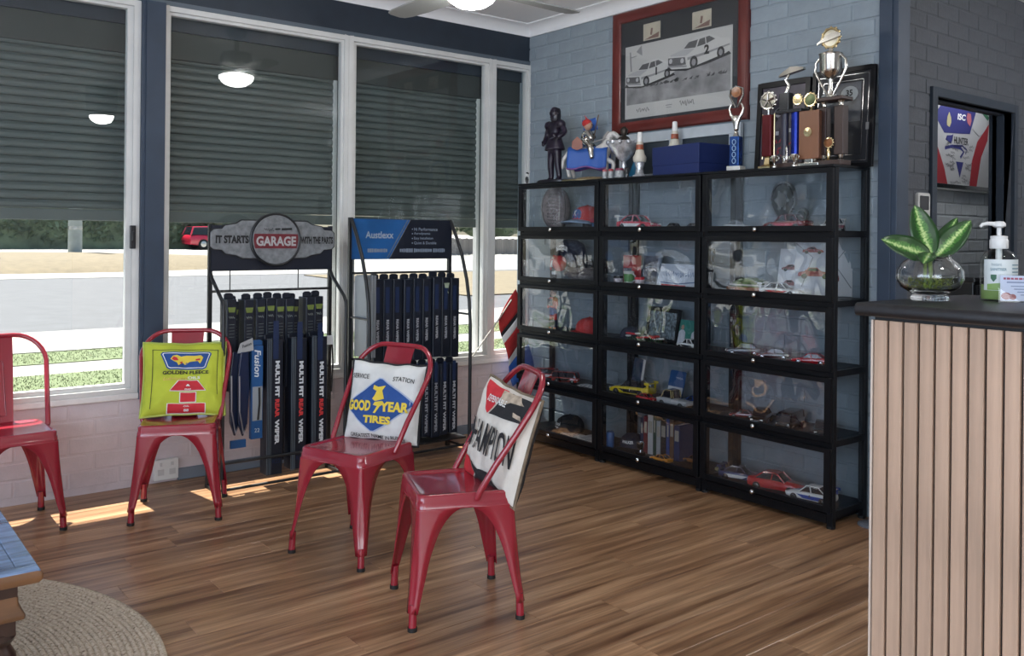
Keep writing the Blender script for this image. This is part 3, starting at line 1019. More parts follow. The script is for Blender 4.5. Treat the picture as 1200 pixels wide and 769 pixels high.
# rack with the blue header
r2 = thing('wiper_rack', 'black bow-sided wiper blade rack with a blue and black header board', 'display rack', (-1.148, -.20, 0))
HW = .349
for s in (-1, 1):
    b = MB(); b.bx(s * HW - .011, s * HW + .011, -.010, .012, 0, 1.425)
    b.build('post', BLK, r2)
    b = MB()
    bow = [(s * HW, -.008, 1.42), (s * HW, -.075, 1.32), (s * HW, -.14, 1.20), (s * HW, -.19, 1.06), (s * HW, -.22, .93), (s * HW, -.232, .80), (s * HW, -.235, .60), (s * HW, -.235, .02)]
    b.tube(bow, .0105, 8); b.build('bow_rail', BLK, r2, smooth=50)
    for z in (.03, .845):
        b = MB(); b.tube([(s * HW, 0, z), (s * HW, -.23, z)], .007, 6); b.build('side_bar', BLK, r2)
b = MB()
for z in (.10, .30, .60, 1.10): b.tube([(-HW, -.02, z), (HW, -.02, z)], .007, 6)
b.tube([(-HW, -.22, .05), (HW, -.22, .05)], .008, 6); b.bx(-HW, HW, -.2, -.02, .085, .095)
b.build('cross_bar', BLK, r2)
b = MB(); b.bx(-HW, HW, -.016, -.004, 1.180, 1.420); hb = b.build('header_board', HDR, r2)
b = MB(); b.prism([(-HW, 1.182), (-.10, 1.182), (.045, 1.418), (-HW, 1.418)], 0, .001, tr(0, -.0162, 0) @ FR); b.build('blue_field', mat('header_blue', (.010, .085, .26), .4, nscale=6, namt=.2), hb)
b = MB()
stroke(b, [(-.112, 1.19), (.030, 1.418)], .005, tr(0, -.0172, 0) @ FR); stroke(b, [(-.094, 1.19), (.048, 1.418)], .004, tr(0, -.0172, 0) @ FR)
b.build('silver_stripe', SIL, hb)
b = MB(); put_text(b, 'Austlexx', front(-.165, -.0174, 1.325), .042, .19, .02)
for z, s in ((1.362, 'Hi Performance'), (1.334, 'Aerodynamic'), (1.305, 'Easy Installation'), (1.277, 'Quiet & Durable')):
    ar = text_geo(s, 0)[2] * .020
    put_text(b, s, front(.075 + .5 * min(ar, .17), -.0172, z), .020, min(ar, .17))
    b.box((.063, -.0172, z), (.006, .001, .006))
b.build('lettering', mat('header_grey_print', (.28, .33, .40), .5), hb)
b = MB()
rgm = random.Random(5)
for x0, x1 in ((-.245, -.115), (-.025, .065), (.075, .125), (.135, .205), (.215, .295)):
    x = x0
    while x < x1:
        w = rgm.uniform(.006, .012)
        b.box((x + w / 2, -.0172, 1.232), (w, .001, rgm.uniform(.018, .024)))
        x += w + .003
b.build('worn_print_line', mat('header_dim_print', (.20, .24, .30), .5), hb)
random.seed(5)
# upper packs
for i in range(9):
    x = -.245 + i * .068
    y = -.095 + .004 * (i % 3)
    z1 = 1.105 - random.random() * .012
    p = pack(r2, x, y, z1 - .515, z1, .060, .11, PACK)
    yf = y - .0562
    b = MB(); b.prism(round_poly(.026, .15, .003, 2), 0, .0008, front(x - .006, yf, z1 - .15)); b.build('blue_label', PRB, p)
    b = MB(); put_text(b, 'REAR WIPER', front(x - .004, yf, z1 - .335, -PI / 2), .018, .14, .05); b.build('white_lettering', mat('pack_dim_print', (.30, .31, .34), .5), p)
    if i == 7:
        b = MB(); b.prism([(-.02, .016), (.02, .016), (.012, -.014), (-.012, -.014)], 0, .001, front(x, yf, z1 - .08)); scribble(b, front(x, yf, z1 - .12), .03, .015, 9, .003, 3); b.build('green_mark', mat('pale_green_print', (.30, .36, .26), .5), p)
# stack of packs seen on edge at one side
for i in range(6):
    b = MB(); b.bx(-.335 + i * .011, -.3275 + i * .011, -.17, -.03, .62, 1.085 + .006 * (i % 2))
    b.build('pack_on_edge', mat('pack_edge_silver', (.24, .26, .28), .35, var=.3), r2)
# lower packs
for i in range(9):
    x = -.245 + i * .066
    y = -.105 + .004 * (i % 2)
    p = pack(r2, x, y, .105 + .006 * (i % 3), .575, .058, .11, PACK)
    yf = y - .0562
    b = MB(); b.prism(round_poly(.022, .12, .003, 2), 0, .0008, front(x, yf, .50)); b.build('blue_label', PRB, p)
    b = MB(); put_text(b, 'MULTI FIT WIPER', front(x, yf, .285, -PI / 2), .020, .30, .04)
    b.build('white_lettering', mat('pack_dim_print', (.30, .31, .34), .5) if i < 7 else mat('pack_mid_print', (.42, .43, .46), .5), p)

# ================================================================== DISPLAY CABINETS
CABK = mat('black_cabinet_lacquer', (.0035, .0042, .006), .42, 0.0, .22)
FRK = mat('black_frame_lacquer', (.005, .005, .006), .35, 0.0, .25)
CHROME = mat('chrome', (.75, .75, .74), .12, 1)
ACRY = glass_mat('door_acrylic', (.95, .965, .98), .55, 5.0, 1.75, .02)
ACRS = glass_mat('side_acrylic', (.94, .96, .97), .5, 4.0, 1.45, .02)
ZS = [1.365, 1.044, .724, .403, .082]
XF, XB = -.312, -.020
def cabinet(label, y0, y1, side_a=False, side_b=False):
    """y0 > y1; doors face -x"""
    t = thing('display_cabinet', label, 'cabinet', (-.166, (y0 + y1) / 2, 0), 0, 'black display cabinets along the blue brick wall')
    W = y0 - y1
    fx, bx_ = XF + .166, XB + .166
    for sx in (fx, bx_ - .028):
        for sy in (-1, 1):
            b = MB(); yy = sy * (W / 2 - .016)
            b.bx(sx, sx + .028, yy - .015, yy + .015, 0, 1.655)
            b.build('post', CABK, t, bevel=.002)
    b = MB(); b.bx(fx - .02, bx_, -W / 2 + .001, W / 2 - .001, 1.655, 1.668); b.build('top_panel', CABK, t, bevel=.002)
    b = MB(); b.bx(fx, bx_, -W / 2 + .031, W / 2 - .031, .022, .046); b.bx(fx - .002, fx + .012, -W / 2 + .03, W / 2 - .03, .03, .066); b.build('base', CABK, t)
    for z in ZS:
        b = MB()
        b.bx(fx + .004, bx_ - .002, -W / 2 + .031, W / 2 - .031, z - .014, z)
        b.bx(fx + .028, bx_ - .028, -W / 2 + .001, W / 2 - .001, z - .030, z - .002)
        b.build('shelf', CABK, t)
    b = MB()
    for z in ZS[:-1]: b.bx(fx, fx + .02, -W / 2 + .03, W / 2 - .03, z - .040, z - .014)
    b.build('front_rail', CABK, t)
    for i, z in enumerate(ZS):
        dz0, dz1 = z - .006, z + .287
        dy = W / 2 - .004
        b = MB()
        st = .032
        for s in (-1, 1): b.bx(fx - .020, fx - .001, s * dy, s * (dy - st), dz0, dz1)
        b.bx(fx - .020, fx - .001, -dy + st, dy - st, dz0, dz0 + .028); b.bx(fx - .020, fx - .001, -dy + st, dy - st, dz1 - .022, dz1)
        d = b.build('door', CABK, t, bevel=.0015, seg=1)
        b = MB(); b.bx(fx - .012, fx - .009, -dy + st - .004, dy - st + .004, dz0 + .024, dz1 - .018); b.build('door_pane', ACRY, d)
        b = MB()
        M = tr(fx - .020, .035, dz0 + .010) @ roty(-PI / 2)
        b.lathe([(.003, 0), (.004, .008), (.010, .011), (.0125, .017), (.010, .023), (.004, .026), (0.0005, .0265)], 14, M)
        b.build('knob', CHROME, d, smooth=50)
    for on, s in ((side_a, 1), (side_b, -1)):
        if on:
            for z in ZS:
                b = MB(); b.bx(fx + .026, bx_ - .026, s * (W / 2 - .006), s * (W / 2 - .009), z + .0, z + .289 if z < 1.3 else z + .289)
                b.build('side_pane', ACRS, t)
    for sx in (fx + .014, bx_ - .014):
        for sy in (-1, 1):
            b = MB(); b.cyl((sx, sy * (W / 2 - .018), 0), (sx, sy * (W / 2 - .018), .012), .019, n=12); b.build('foot', RUB, t)
    return t
cabinet('black glass-fronted display cabinet beside the window, with the rugby ball in its top row', -.304, -1.062, side_a=True)
cabinet('black glass-fronted display cabinet in the middle, under the dark blue box', -1.066, -1.826)
cabinet('black glass-fronted display cabinet beside the blue post, under the trophies', -1.830, -2.590, side_b=True)
t = thing('floor_disc', 'flat grey metal disc on the floor behind the end cabinet by the blue post', 'disc', (-.105, -2.66, 0))
b = MB(); b.lathe([(.06, 0), (.06, .008), (.05, .012), (.012, .013)], 24); b.build('plate', mat('grey_disc', (.12, .13, .15), .4), t, smooth=40)
b = MB(); b.lathe([(.012, .012), (.012, .05), (.006, .056)], 14); b.build('stem', mat('grey_disc', (.12, .13, .15), .4), t, smooth=40)

# ------------------------------------------------------------------ model cars
def paint(n, c): return mat('car_paint_' + n, c, .18, .0, .6, coat=.8)
TYRE = mat('tyre_black', (.010, .010, .011), .7)
HUB = mat('alloy_hub', (.50, .50, .50), .25, 1)
SMOKE = mat('tinted_window', (.012, .014, .020), .08)
def model_car(label, loc, rz, L, body, style='coupe', trim=None, extra=None, group='model cars in the cabinets', cat='model car', name='model_car'):
    t = thing(name, label, cat, loc, rz, group)
    W, H = L * .40, L * (.33 if style in ('coupe', 'race', 'wagon') else .42)
    if style == 'sedan': H = L * .36
    r = L * .072
    # (x, half width, z top, z bottom) along the car, nose at +x
    if style in ('coupe', 'race', 'sedan', 'wagon'):
        st = [(-.5, .40, .52, .30), (-.485, .45, .60, .20), (-.40, .49, .63, .17), (-.20, .5, .61, .16), (.05, .5, .60, .16), (.20, .495, .58, .16), (.38, .47, .52, .17), (.475, .43, .44, .19), (.5, .37, .38, .26)]
        cab = [(-.36 if style != 'wagon' else -.48, .40, .62), (-.22 if style != 'wagon' else -.44, .34, .97), (-.02, .34, 1.0), (.06, .335, .95), (.20, .40, .58)]
    elif style == 'truck':
        st = [(-.5, .42, .42, .22), (-.49, .46, .46, .2), (-.05, .46, .46, .2), (.0, .47, .52, .18), (.2, .47, .54, .18), (.40, .46, .50, .18), (.48, .44, .44, .2), (.5, .40, .40, .24)]
        cab = [(-.02, .43, .50), (.01, .42, .98), (.18, .41, 1.0), (.24, .40, .94), (.32, .43, .52)]
    else:  # bus / van
        st = [(-.5, .44, .50, .2), (-.49, .47, .55, .16), (.0, .48, .55, .15), (.44, .47, .52, .16), (.49, .44, .48, .2), (.5, .40, .44, .24)]
        cab = [(-.49, .46, .54), (-.47, .44, .98), (.30, .44, 1.0), (.38, .42, .94), (.45, .44, .52)]
    b = MB(); rs = []
    for x, w, zt, zb in st:
        w, zt, zb = w * W, zt * H, zb * H
        rs.append([(x * L, -w * .92, zb), (x * L, -w, zb + (zt - zb) * .25), (x * L, -w, zb + (zt - zb) * .62), (x * L, -w * .93, zt - .04 * H), (x * L, -w * .78, zt),
                   (x * L, 0, zt + .02 * H), (x * L, w * .78, zt), (x * L, w * .93, zt - .04 * H), (x * L, w, zb + (zt - zb) * .62), (x * L, w, zb + (zt - zb) * .25), (x * L, w * .92, zb)])
    b.rings(rs)
    b.build('body', body, t, smooth=32)
    b = MB(); rs = []
    for x, w, z in cab:
        zz = .54 * H
        rs.append([(x * L, -w * W * 1.06, zz), (x * L, -w * W, z * H - .03 * H), (x * L, -w * W * .85, z * H), (x * L, w * W * .85, z * H), (x * L, w * W, z * H - .03 * H), (x * L, w * W * 1.06, zz)])
    b.rings(rs); b.build('windows', SMOKE, t, smooth=32)
    b = MB(); rs = []
    for x, w, z in cab[1:4]:
        rs.append([(x * L, -w * W * 1.02, z * H - .06 * H), (x * L, -w * W * .86, z * H + .015 * H), (x * L, w * W * .86, z * H + .015 * H), (x * L, w * W * 1.02, z * H - .06 * H)])
    b.rings(rs)
    for s in (-1, 1):
        for k in (0, 3):
            x0, w0, z0 = cab[k]; x1, w1, z1 = cab[k + 1]
            b.tube([(x0 * L, s * w0 * W * 1.03, max(z0, .56) * H), (x1 * L, s * w1 * W * 1.0, (max(z1, .56) - .03) * H)], .012 * L, 5)
        b.tube([(-.06 * L, s * .36 * W * 1.06, .56 * H), (-.03 * L, s * .345 * W, .95 * H)], .012 * L, 5)
    b.build('roof', trim.get('roof', body) if trim else body, t, smooth=32)
    for sx in (-.31, .30):
        for sy in (-1, 1):
            b = MB(); b.lathe([(r * .7, -.04 * L), (r, -.035 * L), (r, .030 * L), (r * .8, .036 * L), (r * .62, .030 * L)], 16, tr(sx * L, sy * (W / 2 - .028 * L), r) @ rotx(-sy * PI / 2))
            w = b.build('wheel', TYRE, t, smooth=40)
            b = MB(); b.lathe([(r * .60, .028 * L), (r * .60, .033 * L), (r * .2, .037 * L)], 12, tr(sx * L, sy * (W / 2 - .028 * L), r) @ rotx(-sy * PI / 2))
            b.build('hub', HUB, w, smooth=30)
    b = MB()
    for s in (-1, 1):
        b.box((.488 * L, s * .30 * W, .40 * H), (.02 * L, .16 * W, .09 * H))
    b.build('headlamp', mat('lamp_lens', (.75, .75, .70), .1), t)
    if style == 'race':
        b = MB()
        b.box((-.47 * L, 0, .92 * H), (.09 * L, .94 * W, .02 * L))
        for s in (-1, 1): b.box((-.47 * L, s * .40 * W, .75 * H), (.05 * L, .02 * W, .34 * H)); b.box((-.47 * L, s * .47 * W, .92 * H), (.12 * L, .015 * W, .16 * H))
        b.build('rear_wing', (trim or {}).get('wing', body), t)
        b = MB(); b.box((.485 * L, 0, .15 * H), (.08 * L, .95 * W, .04 * H)); b.build('splitter', TYRE, t)
    if trim and 'side' in trim:
        b = MB()
        for s in (-1, 1): b.add([(-.30 * L, s * .503 * W, .22 * H), (.10 * L, s * .503 * W, .24 * H), (.24 * L, s * .500 * W, .44 * H), (-.34 * L, s * .503 * W, .46 * H)], [(0, 1, 2, 3)])
        b.build('side_stripe', trim['side'], t)
    if trim and 'bonnet' in trim:
        b = MB(); b.add([(.22 * L, -.12 * W, .605 * H), (.46 * L, -.10 * W, .50 * H), (.46 * L, .10 * W, .50 * H), (.22 * L, .12 * W, .605 * H)], [(0, 1, 2, 3)])
        b.build('bonnet_stripe', trim['bonnet'], t)
    if trim and 'num' in trim:
        b = MB()
        for s in (-1, 1):
            M = tr(-.05 * L, s * .506 * W, .42 * H) @ (rotx(PI / 2) if s < 0 else rotz(PI) @ rotx(PI / 2))
            put_text(b, trim['num'], M, .17 * H, None, .04)
        b.build('door_number', trim.get('numc', PRW), t)
    return t
P_RED, P_BLK, P_WHT = paint('red', (.42, .012, .018)), paint('black', (.010, .011, .013)), paint('white', (.66, .66, .64))
P_YEL, P_BLU, P_SIL = paint('yellow', (.62, .48, .02)), paint('blue', (.015, .06, .30)), paint('silver', (.36, .37, .38))
P_PNK, P_ORG, P_NVY = paint('rose', (.50, .05, .08)), paint('orange', (.60, .24, .02)), paint('navy', (.02, .03, .09))
P_GLD, P_MAR = paint('gold', (.42, .34, .16)), paint('maroon', (.15, .012, .016))
UP, DN = PI / 2, -PI / 2      # nose towards +y / -y
X = -.215
def zrow(r): return ZS[r] + .0005
# top row
model_car('rose and white model racing car lying low in the top row of the middle cabinet', (-.225, -1.285, zrow(0)), DN, .27, P_PNK, 'race', {'side': P_WHT, 'bonnet': P_WHT, 'wing': P_WHT})
model_car('small black model car beside the rose racing car, top row of the middle cabinet', (-.20, -1.535, zrow(0)), DN - .25, .125, P_BLK)
model_car('small charcoal model car at the end of the top row of the middle cabinet', (-.20, -1.680, zrow(0)), DN - .1, .120, paint('charcoal', (.05, .052, .058)))
model_car('silver model sedan, top row of the cabinet under the trophies', (-.20, -1.965, zrow(0)), DN + .5, .145, P_SIL, 'sedan')
model_car('long low maroon model car in front of the gears in the top row', (-.235, -2.285, zrow(0)), UP, .235, P_MAR, 'coupe', {'side': P_PNK})
model_car('white and red model racing car with a tall wing behind the end pane, top row', (-.150, -2.475, zrow(0)), PI + .25, .185, P_WHT, 'race', {'side': P_RED, 'wing': P_WHT, 'num': '17', 'numc': INKK})
# second row
model_car('white model racing truck in front of the leaning car picture, second row', (-.255, -2.265, zrow(1)), DN + .2, .20, P_WHT, 'race', {'side': P_RED, 'bonnet': P_BLK, 'num': '5', 'numc': INKK})
# third row
model_car('white model sedan beside the green photo card, third row', (-.25, -1.690, zrow(2)), UP - .2, .16, P_WHT, 'sedan', {'side': P_BLK})
model_car('dark grey model car nearest the cabinet joint, third row under the trophies', (-.20, -2.005, zrow(2)), UP + .6, .18, paint('slate', (.045, .055, .065)), 'sedan')
model_car('black model car second from the cabinet joint, third row under the trophies', (-.20, -2.185, zrow(2)), UP + .5, .17, P_BLK)
model_car('red model car at the end of the third row, by the blue post', (-.215, -2.405, zrow(2)), UP + .35, .17, P_RED)
# fourth row
model_car('red model bus beside the window, fourth row', (-.21, -.470, zrow(3)), DN + .6, .165, P_RED, 'bus', {'side': P_WHT})
model_car('dark red boxy model truck with a grey bonnet, fourth row', (-.225, -.675, zrow(3)), DN + .45, .175, paint('brick', (.26, .03, .02)), 'bus', {'side': P_BLK})
model_car('yellow and black model racing car, fourth row of the middle cabinet', (-.190, -1.215, zrow(3)), UP + .2, .27, P_YEL, 'race', {'side': P_BLK, 'bonnet': P_BLK, 'roof': P_BLK, 'wing': P_YEL, 'num': '1'})
model_car('small red model car before the blue card pack, fourth row', (-.265, -1.400, zrow(3)), DN, .13, P_RED)
model_car('bright blue model car behind the silver truck, fourth row', (-.155, -1.640, zrow(3)), UP + .3, .17, P_BLU)
model_car('silver model truck with two pale bars, fourth row of the middle cabinet', (-.255, -1.600, zrow(3)), UP, .215, P_SIL, 'truck', {'roof': P_GLD})
model_car('small maroon model car beside the two black ones, fourth row', (-.205, -2.005, zrow(3)), UP + .5, .13, P_MAR)
model_car('black model car with a pale bumper, fourth row, nearest the maroon car', (-.225, -2.135, zrow(3)), PI + .4, .20, P_BLK, 'sedan')
model_car('black model four-wheel drive with a pale grille, fourth row', (-.225, -2.300, zrow(3)), PI + .25, .20, paint('jet', (.014, .013, .012)), 'bus')
model_car('black model car closest to the end pane, fourth row', (-.215, -2.470, zrow(3)), PI + .5, .19, P_BLK, 'coupe')
# bottom row
model_car('orange model car at the front of the bottom row, middle cabinet', (-.265, -1.510, zrow(4)), UP, .135, P_ORG)
model_car('brown-orange model car at the back of the bottom row, middle cabinet', (-.13, -1.630, zrow(4)), UP, .13, paint('rust', (.26, .09, .02)))
model_car('small gold model tractor car at the cabinet joint, bottom row', (-.15, -1.870, zrow(4)), UP + .4, .12, P_GLD, 'truck')
model_car('dark navy model racing car with white flashes, bottom row', (-.205, -2.000, zrow(4)), DN + .3, .215, P_NVY, 'race', {'side': P_WHT})
model_car('large red model coupe in the bottom row, between the navy and the blue racing cars', (-.215, -2.225, zrow(4)), DN + .25, .275, P_RED, 'coupe')
model_car('white and blue model racing car by the end pane, bottom row', (-.235, -2.430, zrow(4)), UP + .15, .23, P_WHT, 'race', {'side': P_BLU, 'bonnet': P_BLU, 'wing': P_BLU, 'num': '8', 'numc': INKK})

# ------------------------------------------------------------------ other things on the shelves
def cap(label, loc, rz, crown, brim, logo=None, logo_m=None, s=1.0, tilt=0.0, patch=None, lift=0.0):
    t = thing('baseball_cap', label, 'cap', loc, rz, 'baseball caps in the cabinets')
    if lift:
        b = MB(); b.lathe([(.055, 0), (.055, .006), (.03, .012), (.03, lift + .02), (.06, lift + .05)], 18); b.build('stand', RUB, t, smooth=40)
    T = tr(0, 0, lift) @ Matrix.Scale(s, 4) @ rotx(tilt)
    b = MB(); prof = [(.092, 0), (.094, .02), (.090, .055), (.075, .085), (.05, .104), (.02, .112), (.001, .113)]
    b.lathe([(r_, z) for r_, z in prof], 24, T @ Matrix.Diagonal((1, 1.12, 1, 1)))
    c_ = b.build('crown', crown, t, smooth=50)
    b = MB()
    def br(u, v):
        a = (u - .5) * 2.3
        rr = .095 + v * .085 * math.cos(a * .9) ** .6 if abs(a) < 1.7 else .095
        return (rr * math.sin(a) * .95, -rr * math.cos(a) * 1.08, .006 + .016 * math.cos(a * 1.2) - v * .018)
    b.sheet(br, 16, 5, T)
    br_ = b.build('brim', brim, t, smooth=60)
    md = br_.modifiers.new('thick', 'SOLIDIFY'); md.thickness = .004
    b = MB(); b.ball((0, 0, .114), .007, 8, 5, T); b.build('button', crown, c_, smooth=60)
    b = MB()
    for k in range(6):
        a = k * PI / 3
        b.tube([(r_ * math.sin(a) * 1.004, r_ * math.cos(a) * 1.125, z) for r_, z in prof], .0012, 4, M=T)
    b.build('seam', crown, c_)
    def fm(p):
        a = p[0] / .09
        z = .050 + p[1]
        rr = .0915 * math.sqrt(max(.05, 1 - (max(0, z - .01) / .125) ** 2.6)) + .0015 + p[2]
        return T @ Vector((rr * math.sin(a), -rr * 1.12 * math.cos(a), z))
    if patch:
        b = MB(); poly_print(b, round_poly(patch[1], patch[2], min(patch[1:3]) * .45, 4), lambda v: fm((v.x, v.y, 0)), 2); b.build('patch', patch[0], c_)
    if logo:
        b = MB()
        for s_, y, h, w in logo: put_text(b, s_, tr(0, y), h, w, .03, fmap=fm, depth=.0012)
        b.build('lettering', logo_m, c_)
    return t
FAB_R = mat('red_fabric', (.42, .025, .025), .85, nscale=30, namt=.1)
FAB_B = mat('blue_fabric', (.035, .080, .22), .85, nscale=30, namt=.1)
FAB_N = mat('navy_fabric', (.012, .018, .04), .85, nscale=30, namt=.1)
FAB_K = mat('black_fabric', (.014, .014, .017), .9, nscale=30, namt=.1)
FAB_PB = mat('pale_blue_fabric', (.26, .36, .50), .85, nscale=30, namt=.1)
cap('red baseball cap with a blue badge and pale brim beside the rugby ball', (-.132, -.755, zrow(0)), face(-1, .12), FAB_R, FAB_PB, [('K', .012, .034, .028)], INKW, .94, 0, (FAB_B, .105, .075), .05)
cap('red baseball cap lying at the end of the third row, beside the jersey doll', (-.145, -.800, zrow(2)), face(-.85, .52), FAB_R, FAB_R, [('II', .0, .02, .02)], INKW, .86, 0)
cap('navy baseball cap in shade at the start of the third row, middle cabinet', (-.150, -1.155, zrow(2)), face(-.95, -.3), FAB_N, FAB_N, s=.62)
cap('black baseball cap with white lettering in the bottom row beside the window', (-.140, -.620, zrow(4)), face(-.93, .36), FAB_K, FAB_K, [('School', .010, .026, .085), ('garage', -.018, .014, .06)], INKW, .90)
cap('navy cap with a white WALKER print, bottom row of the middle cabinet', (-.155, -1.185, zrow(4)), face(-.93, -.35), FAB_N, FAB_K, [('WALKER', .012, .022, .095)], INKW, .78, 0)

# rugby ball
t = thing('rugby_ball', 'grey and brown rugby ball with printed signatures standing in the top row', 'ball', (-.185, -.515, zrow(0)), face(-.80, -.60))
b = MB(); b.ball((0, 0, .143), (.096, .096, .143), 24, 16); b.build('cover', mat('ball_leather', (.20, .165, .165), .6, nscale=40, namt=.25, bump=.3, bscale=200), t, smooth=60)
def ballm(p):
    z = p[1]; rr = .0965 * math.sqrt(max(.02, 1 - (z / .143) ** 2)) + .001 + p[2]
    a = p[0] / .096
    return Vector((rr * math.sin(a), -rr * math.cos(a), z + .143))
b = MB()
for k in range(10):
    pts = [ballm((-.045 + q * .006 + .004 * (k % 2), -.10 + k * .021 + .006 * math.sin(q * 2.1 + k), .0008)) for q in range(12)]
    b.tube(pts, .0016, 4)
b.build('signature', INKK, t)
b = MB()
for k in range(8): b.tube([ballm((.034, -.07 + k * .02, .002)), ballm((.05, -.07 + k * .02, .003))], .0022, 5)
b.tube([ballm((.042, -.08 + k * .02, .001)) for k in range(9)], .0018, 5); b.build('lacing', mat('ball_lace', (.45, .43, .40), .8), t)
b = MB()
for a in (-.085, .085): b.tube([ballm((a, -.135 + k * .027, 0)) for k in range(11)], .0015, 5)
b.build('seam', RUB, t)
b = MB(); b.lathe([(.05, 0), (.05, .006), (.035, .014), (.03, .02)], 20); b.build('stand_ring', RUB, t)

# gears mounted as a trophy
STEEL = mat('machined_steel', (.34, .35, .36), .28, 1)
DSTEEL = mat('dark_steel', (.10, .105, .11), .35, 1)
def gear(n, r0, r1, hole, th):
    pts = []
    for k in range(n):
        a = 2 * PI * k / n
        for da, r in ((-.30, r0), (-.18, r1), (.18, r1), (.30, r0)):
            pts.append((r * math.cos(a + da * 2 * PI / n), r * math.sin(a + da * 2 * PI / n)))
    m = len(pts)
    inner = [(hole * math.cos(2 * PI * k / m), hole * math.sin(2 * PI * k / m)) for k in range(m)]
    b = MB()
    b.rings([[(x, y, -th / 2) for x, y in inner], [(x, y, -th / 2) for x, y in pts], [(x, y, th / 2) for x, y in pts], [(x, y, th / 2) for x, y in inner], [(x, y, -th / 2) for x, y in inner]], caps=False)
    return b
t = thing('timing_gear_trophy', 'big dark timing gear with chain mounted upright on a small stand, top row', 'trophy', (-.17, -2.215, zrow(0)), face(-1, .3))
g = gear(34, .078, .086, .030, .014); o = g.build('gear_wheel', DSTEEL, t); o.location = (0, 0, .150); o.rotation_euler = (PI / 2, 0, 0)
b = MB()
for k in range(30):
    a = PI * 1.08 * k / 29 - .25
    b.box((0, 0, 0), (.013, .016, .008), tr(.092 * math.cos(a), 0, .150 + .092 * math.sin(a)) @ roty(-a + PI / 2))
for s in (-1, 1):
    for k in range(7):
        b.box((0, 0, 0), (.008, .016, .012), tr(s * (.086 - k * .009), 0, .128 - k * .012))
b.build('chain', STEEL, t)
b = MB()
for k in range(6):
    a = k * PI / 3; b.cyl((.045 * math.cos(a), -.010, .150 + .045 * math.sin(a)), (.045 * math.cos(a), .010, .150 + .045 * math.sin(a)), .010, n=10)
b.lathe([(.032, -.012), (.036, -.014), (.036, .014), (.032, .012)], 20, tr(0, 0, .150) @ rotx(PI / 2)); b.build('hub', STEEL, t, smooth=40)
b = MB(); b.bx(-.035, .035, -.03, .03, 0, .014); b.bx(-.012, .012, -.008, .008, .014, .07); b.build('stand', P_BLK, t)
t = thing('small_gear', 'small bright toothed gear standing next to the big timing gear, top row', 'gear', (-.19, -2.335, zrow(0)), face(-1, .2))
g = gear(20, .034, .042, .017, .012); o = g.build('gear_wheel', STEEL, t); o.location = (0, 0, .070); o.rotation_euler = (PI / 2 - .1, 0, 0)
b = MB(); b.lathe([(.018, -.009), (.026, -.009), (.026, .009), (.018, .009)], 20, tr(0, 0, .07) @ rotx(PI / 2)); b.build('collar', DSTEEL, t, smooth=40)
b = MB(); b.bx(-.02, .02, -.02, .02, 0, .008); b.bx(-.006, .006, -.005, .005, .008, .03); b.build('stand', P_BLK, t)

# small figures on shelves
SKINM = mat('painted_skin', (.42, .24, .17), .6)
def doll(label, loc, rz, h, shirt, shorts, hair, sock, name='jersey_figurine', arms=0):
    t = thing(name, label, 'figurine', loc, rz)
    k = h
    body = [(0, 0, .47 * k, .085 * k), (0, 0, .60 * k, .08 * k), (0, 0, .73 * k, .095 * k), (0, 0, .80 * k, .045 * k)]
    pts = body + [(-.12 * k, 0, .75 * k, .045 * k), (-.17 * k, -.01 * k, .62 * k, .036 * k), (-.16 * k, -.05 * k, .50 * k, .028 * k),
                  (.12 * k, 0, .75 * k, .045 * k), (.17 * k, -.01 * k, .62 * k, .036 * k), (.16 * k, -.05 * k, .50 * k, .028 * k),
                  (-.07 * k, 0, .40 * k, .062 * k), (-.085 * k, 0, .23 * k, .048 * k), (-.09 * k, .01 * k, .05 * k, .034 * k), (-.09 * k, -.06 * k, .025 * k, .028 * k),
                  (.07 * k, 0, .40 * k, .062 * k), (.085 * k, 0, .23 * k, .048 * k), (.09 * k, .01 * k, .05 * k, .034 * k), (.09 * k, -.06 * k, .025 * k, .028 * k)]
    ed = [(0, 1), (1, 2), (2, 3), (2, 4), (4, 5), (5, 6), (2, 7), (7, 8), (8, 9), (0, 10), (10, 11), (11, 12), (12, 13), (0, 14), (14, 15), (15, 16), (16, 17)]
    skin('body', pts, ed, shirt, t)
    b = MB(); b.ball((0, -.005 * k, .89 * k), (.072 * k, .078 * k, .088 * k), 14, 10); hd_ = b.build('head', SKINM, t, smooth=60)
    b = MB(); b.ball((0, .012 * k, .925 * k), (.076 * k, .078 * k, .066 * k), 14, 8); b.build('hair', hair, hd_, smooth=60)
    b = MB(); b.ball((0, -.085 * k, .885 * k), (.012 * k, .016 * k, .02 * k), 8, 5)
    for s in (-1, 1): b.ball((s * .074 * k, 0, .885 * k), (.012 * k, .02 * k, .026 * k), 8, 5)
    b.build('nose_and_ears', SKINM, hd_, smooth=60)
    b = MB()
    for s in (-1, 1): b.ball((s * .028 * k, -.077 * k, .90 * k), .010 * k, 6, 4)
    b.box((0, -.078 * k, .85 * k), (.035 * k, .008 * k, .008 * k)); b.build('face_marks', INKK, hd_)
    b = MB(); b.lathe([(.10 * k, .36 * k), (.115 * k, .42 * k), (.105 * k, .52 * k), (.088 * k, .54 * k)], 16, Matrix.Diagonal((1.1, .8, 1, 1)), caps=False); b.build('shorts', shorts, t, smooth=60)
    b = MB()
    for s in (-1, 1): b.cyl((s * .09 * k, .006 * k, .06 * k), (s * .086 * k, 0, .24 * k), .045 * k, .058 * k, 10)
    b.build('socks', sock, t, smooth=50)
    b = MB(); b.lathe([(.17 * k, 0), (.17 * k, .012 * k), (.15 * k, .02 * k)], 20); b.build('base', RUB, t)
    return t
t = doll('football figurine in a red and blue jersey standing in the third row beside the window', (-.19, -.505, zrow(2)), face(-1, .1), .265, FAB_R, FAB_B, mat('dark_hair', (.03, .02, .015), .7), FAB_N)
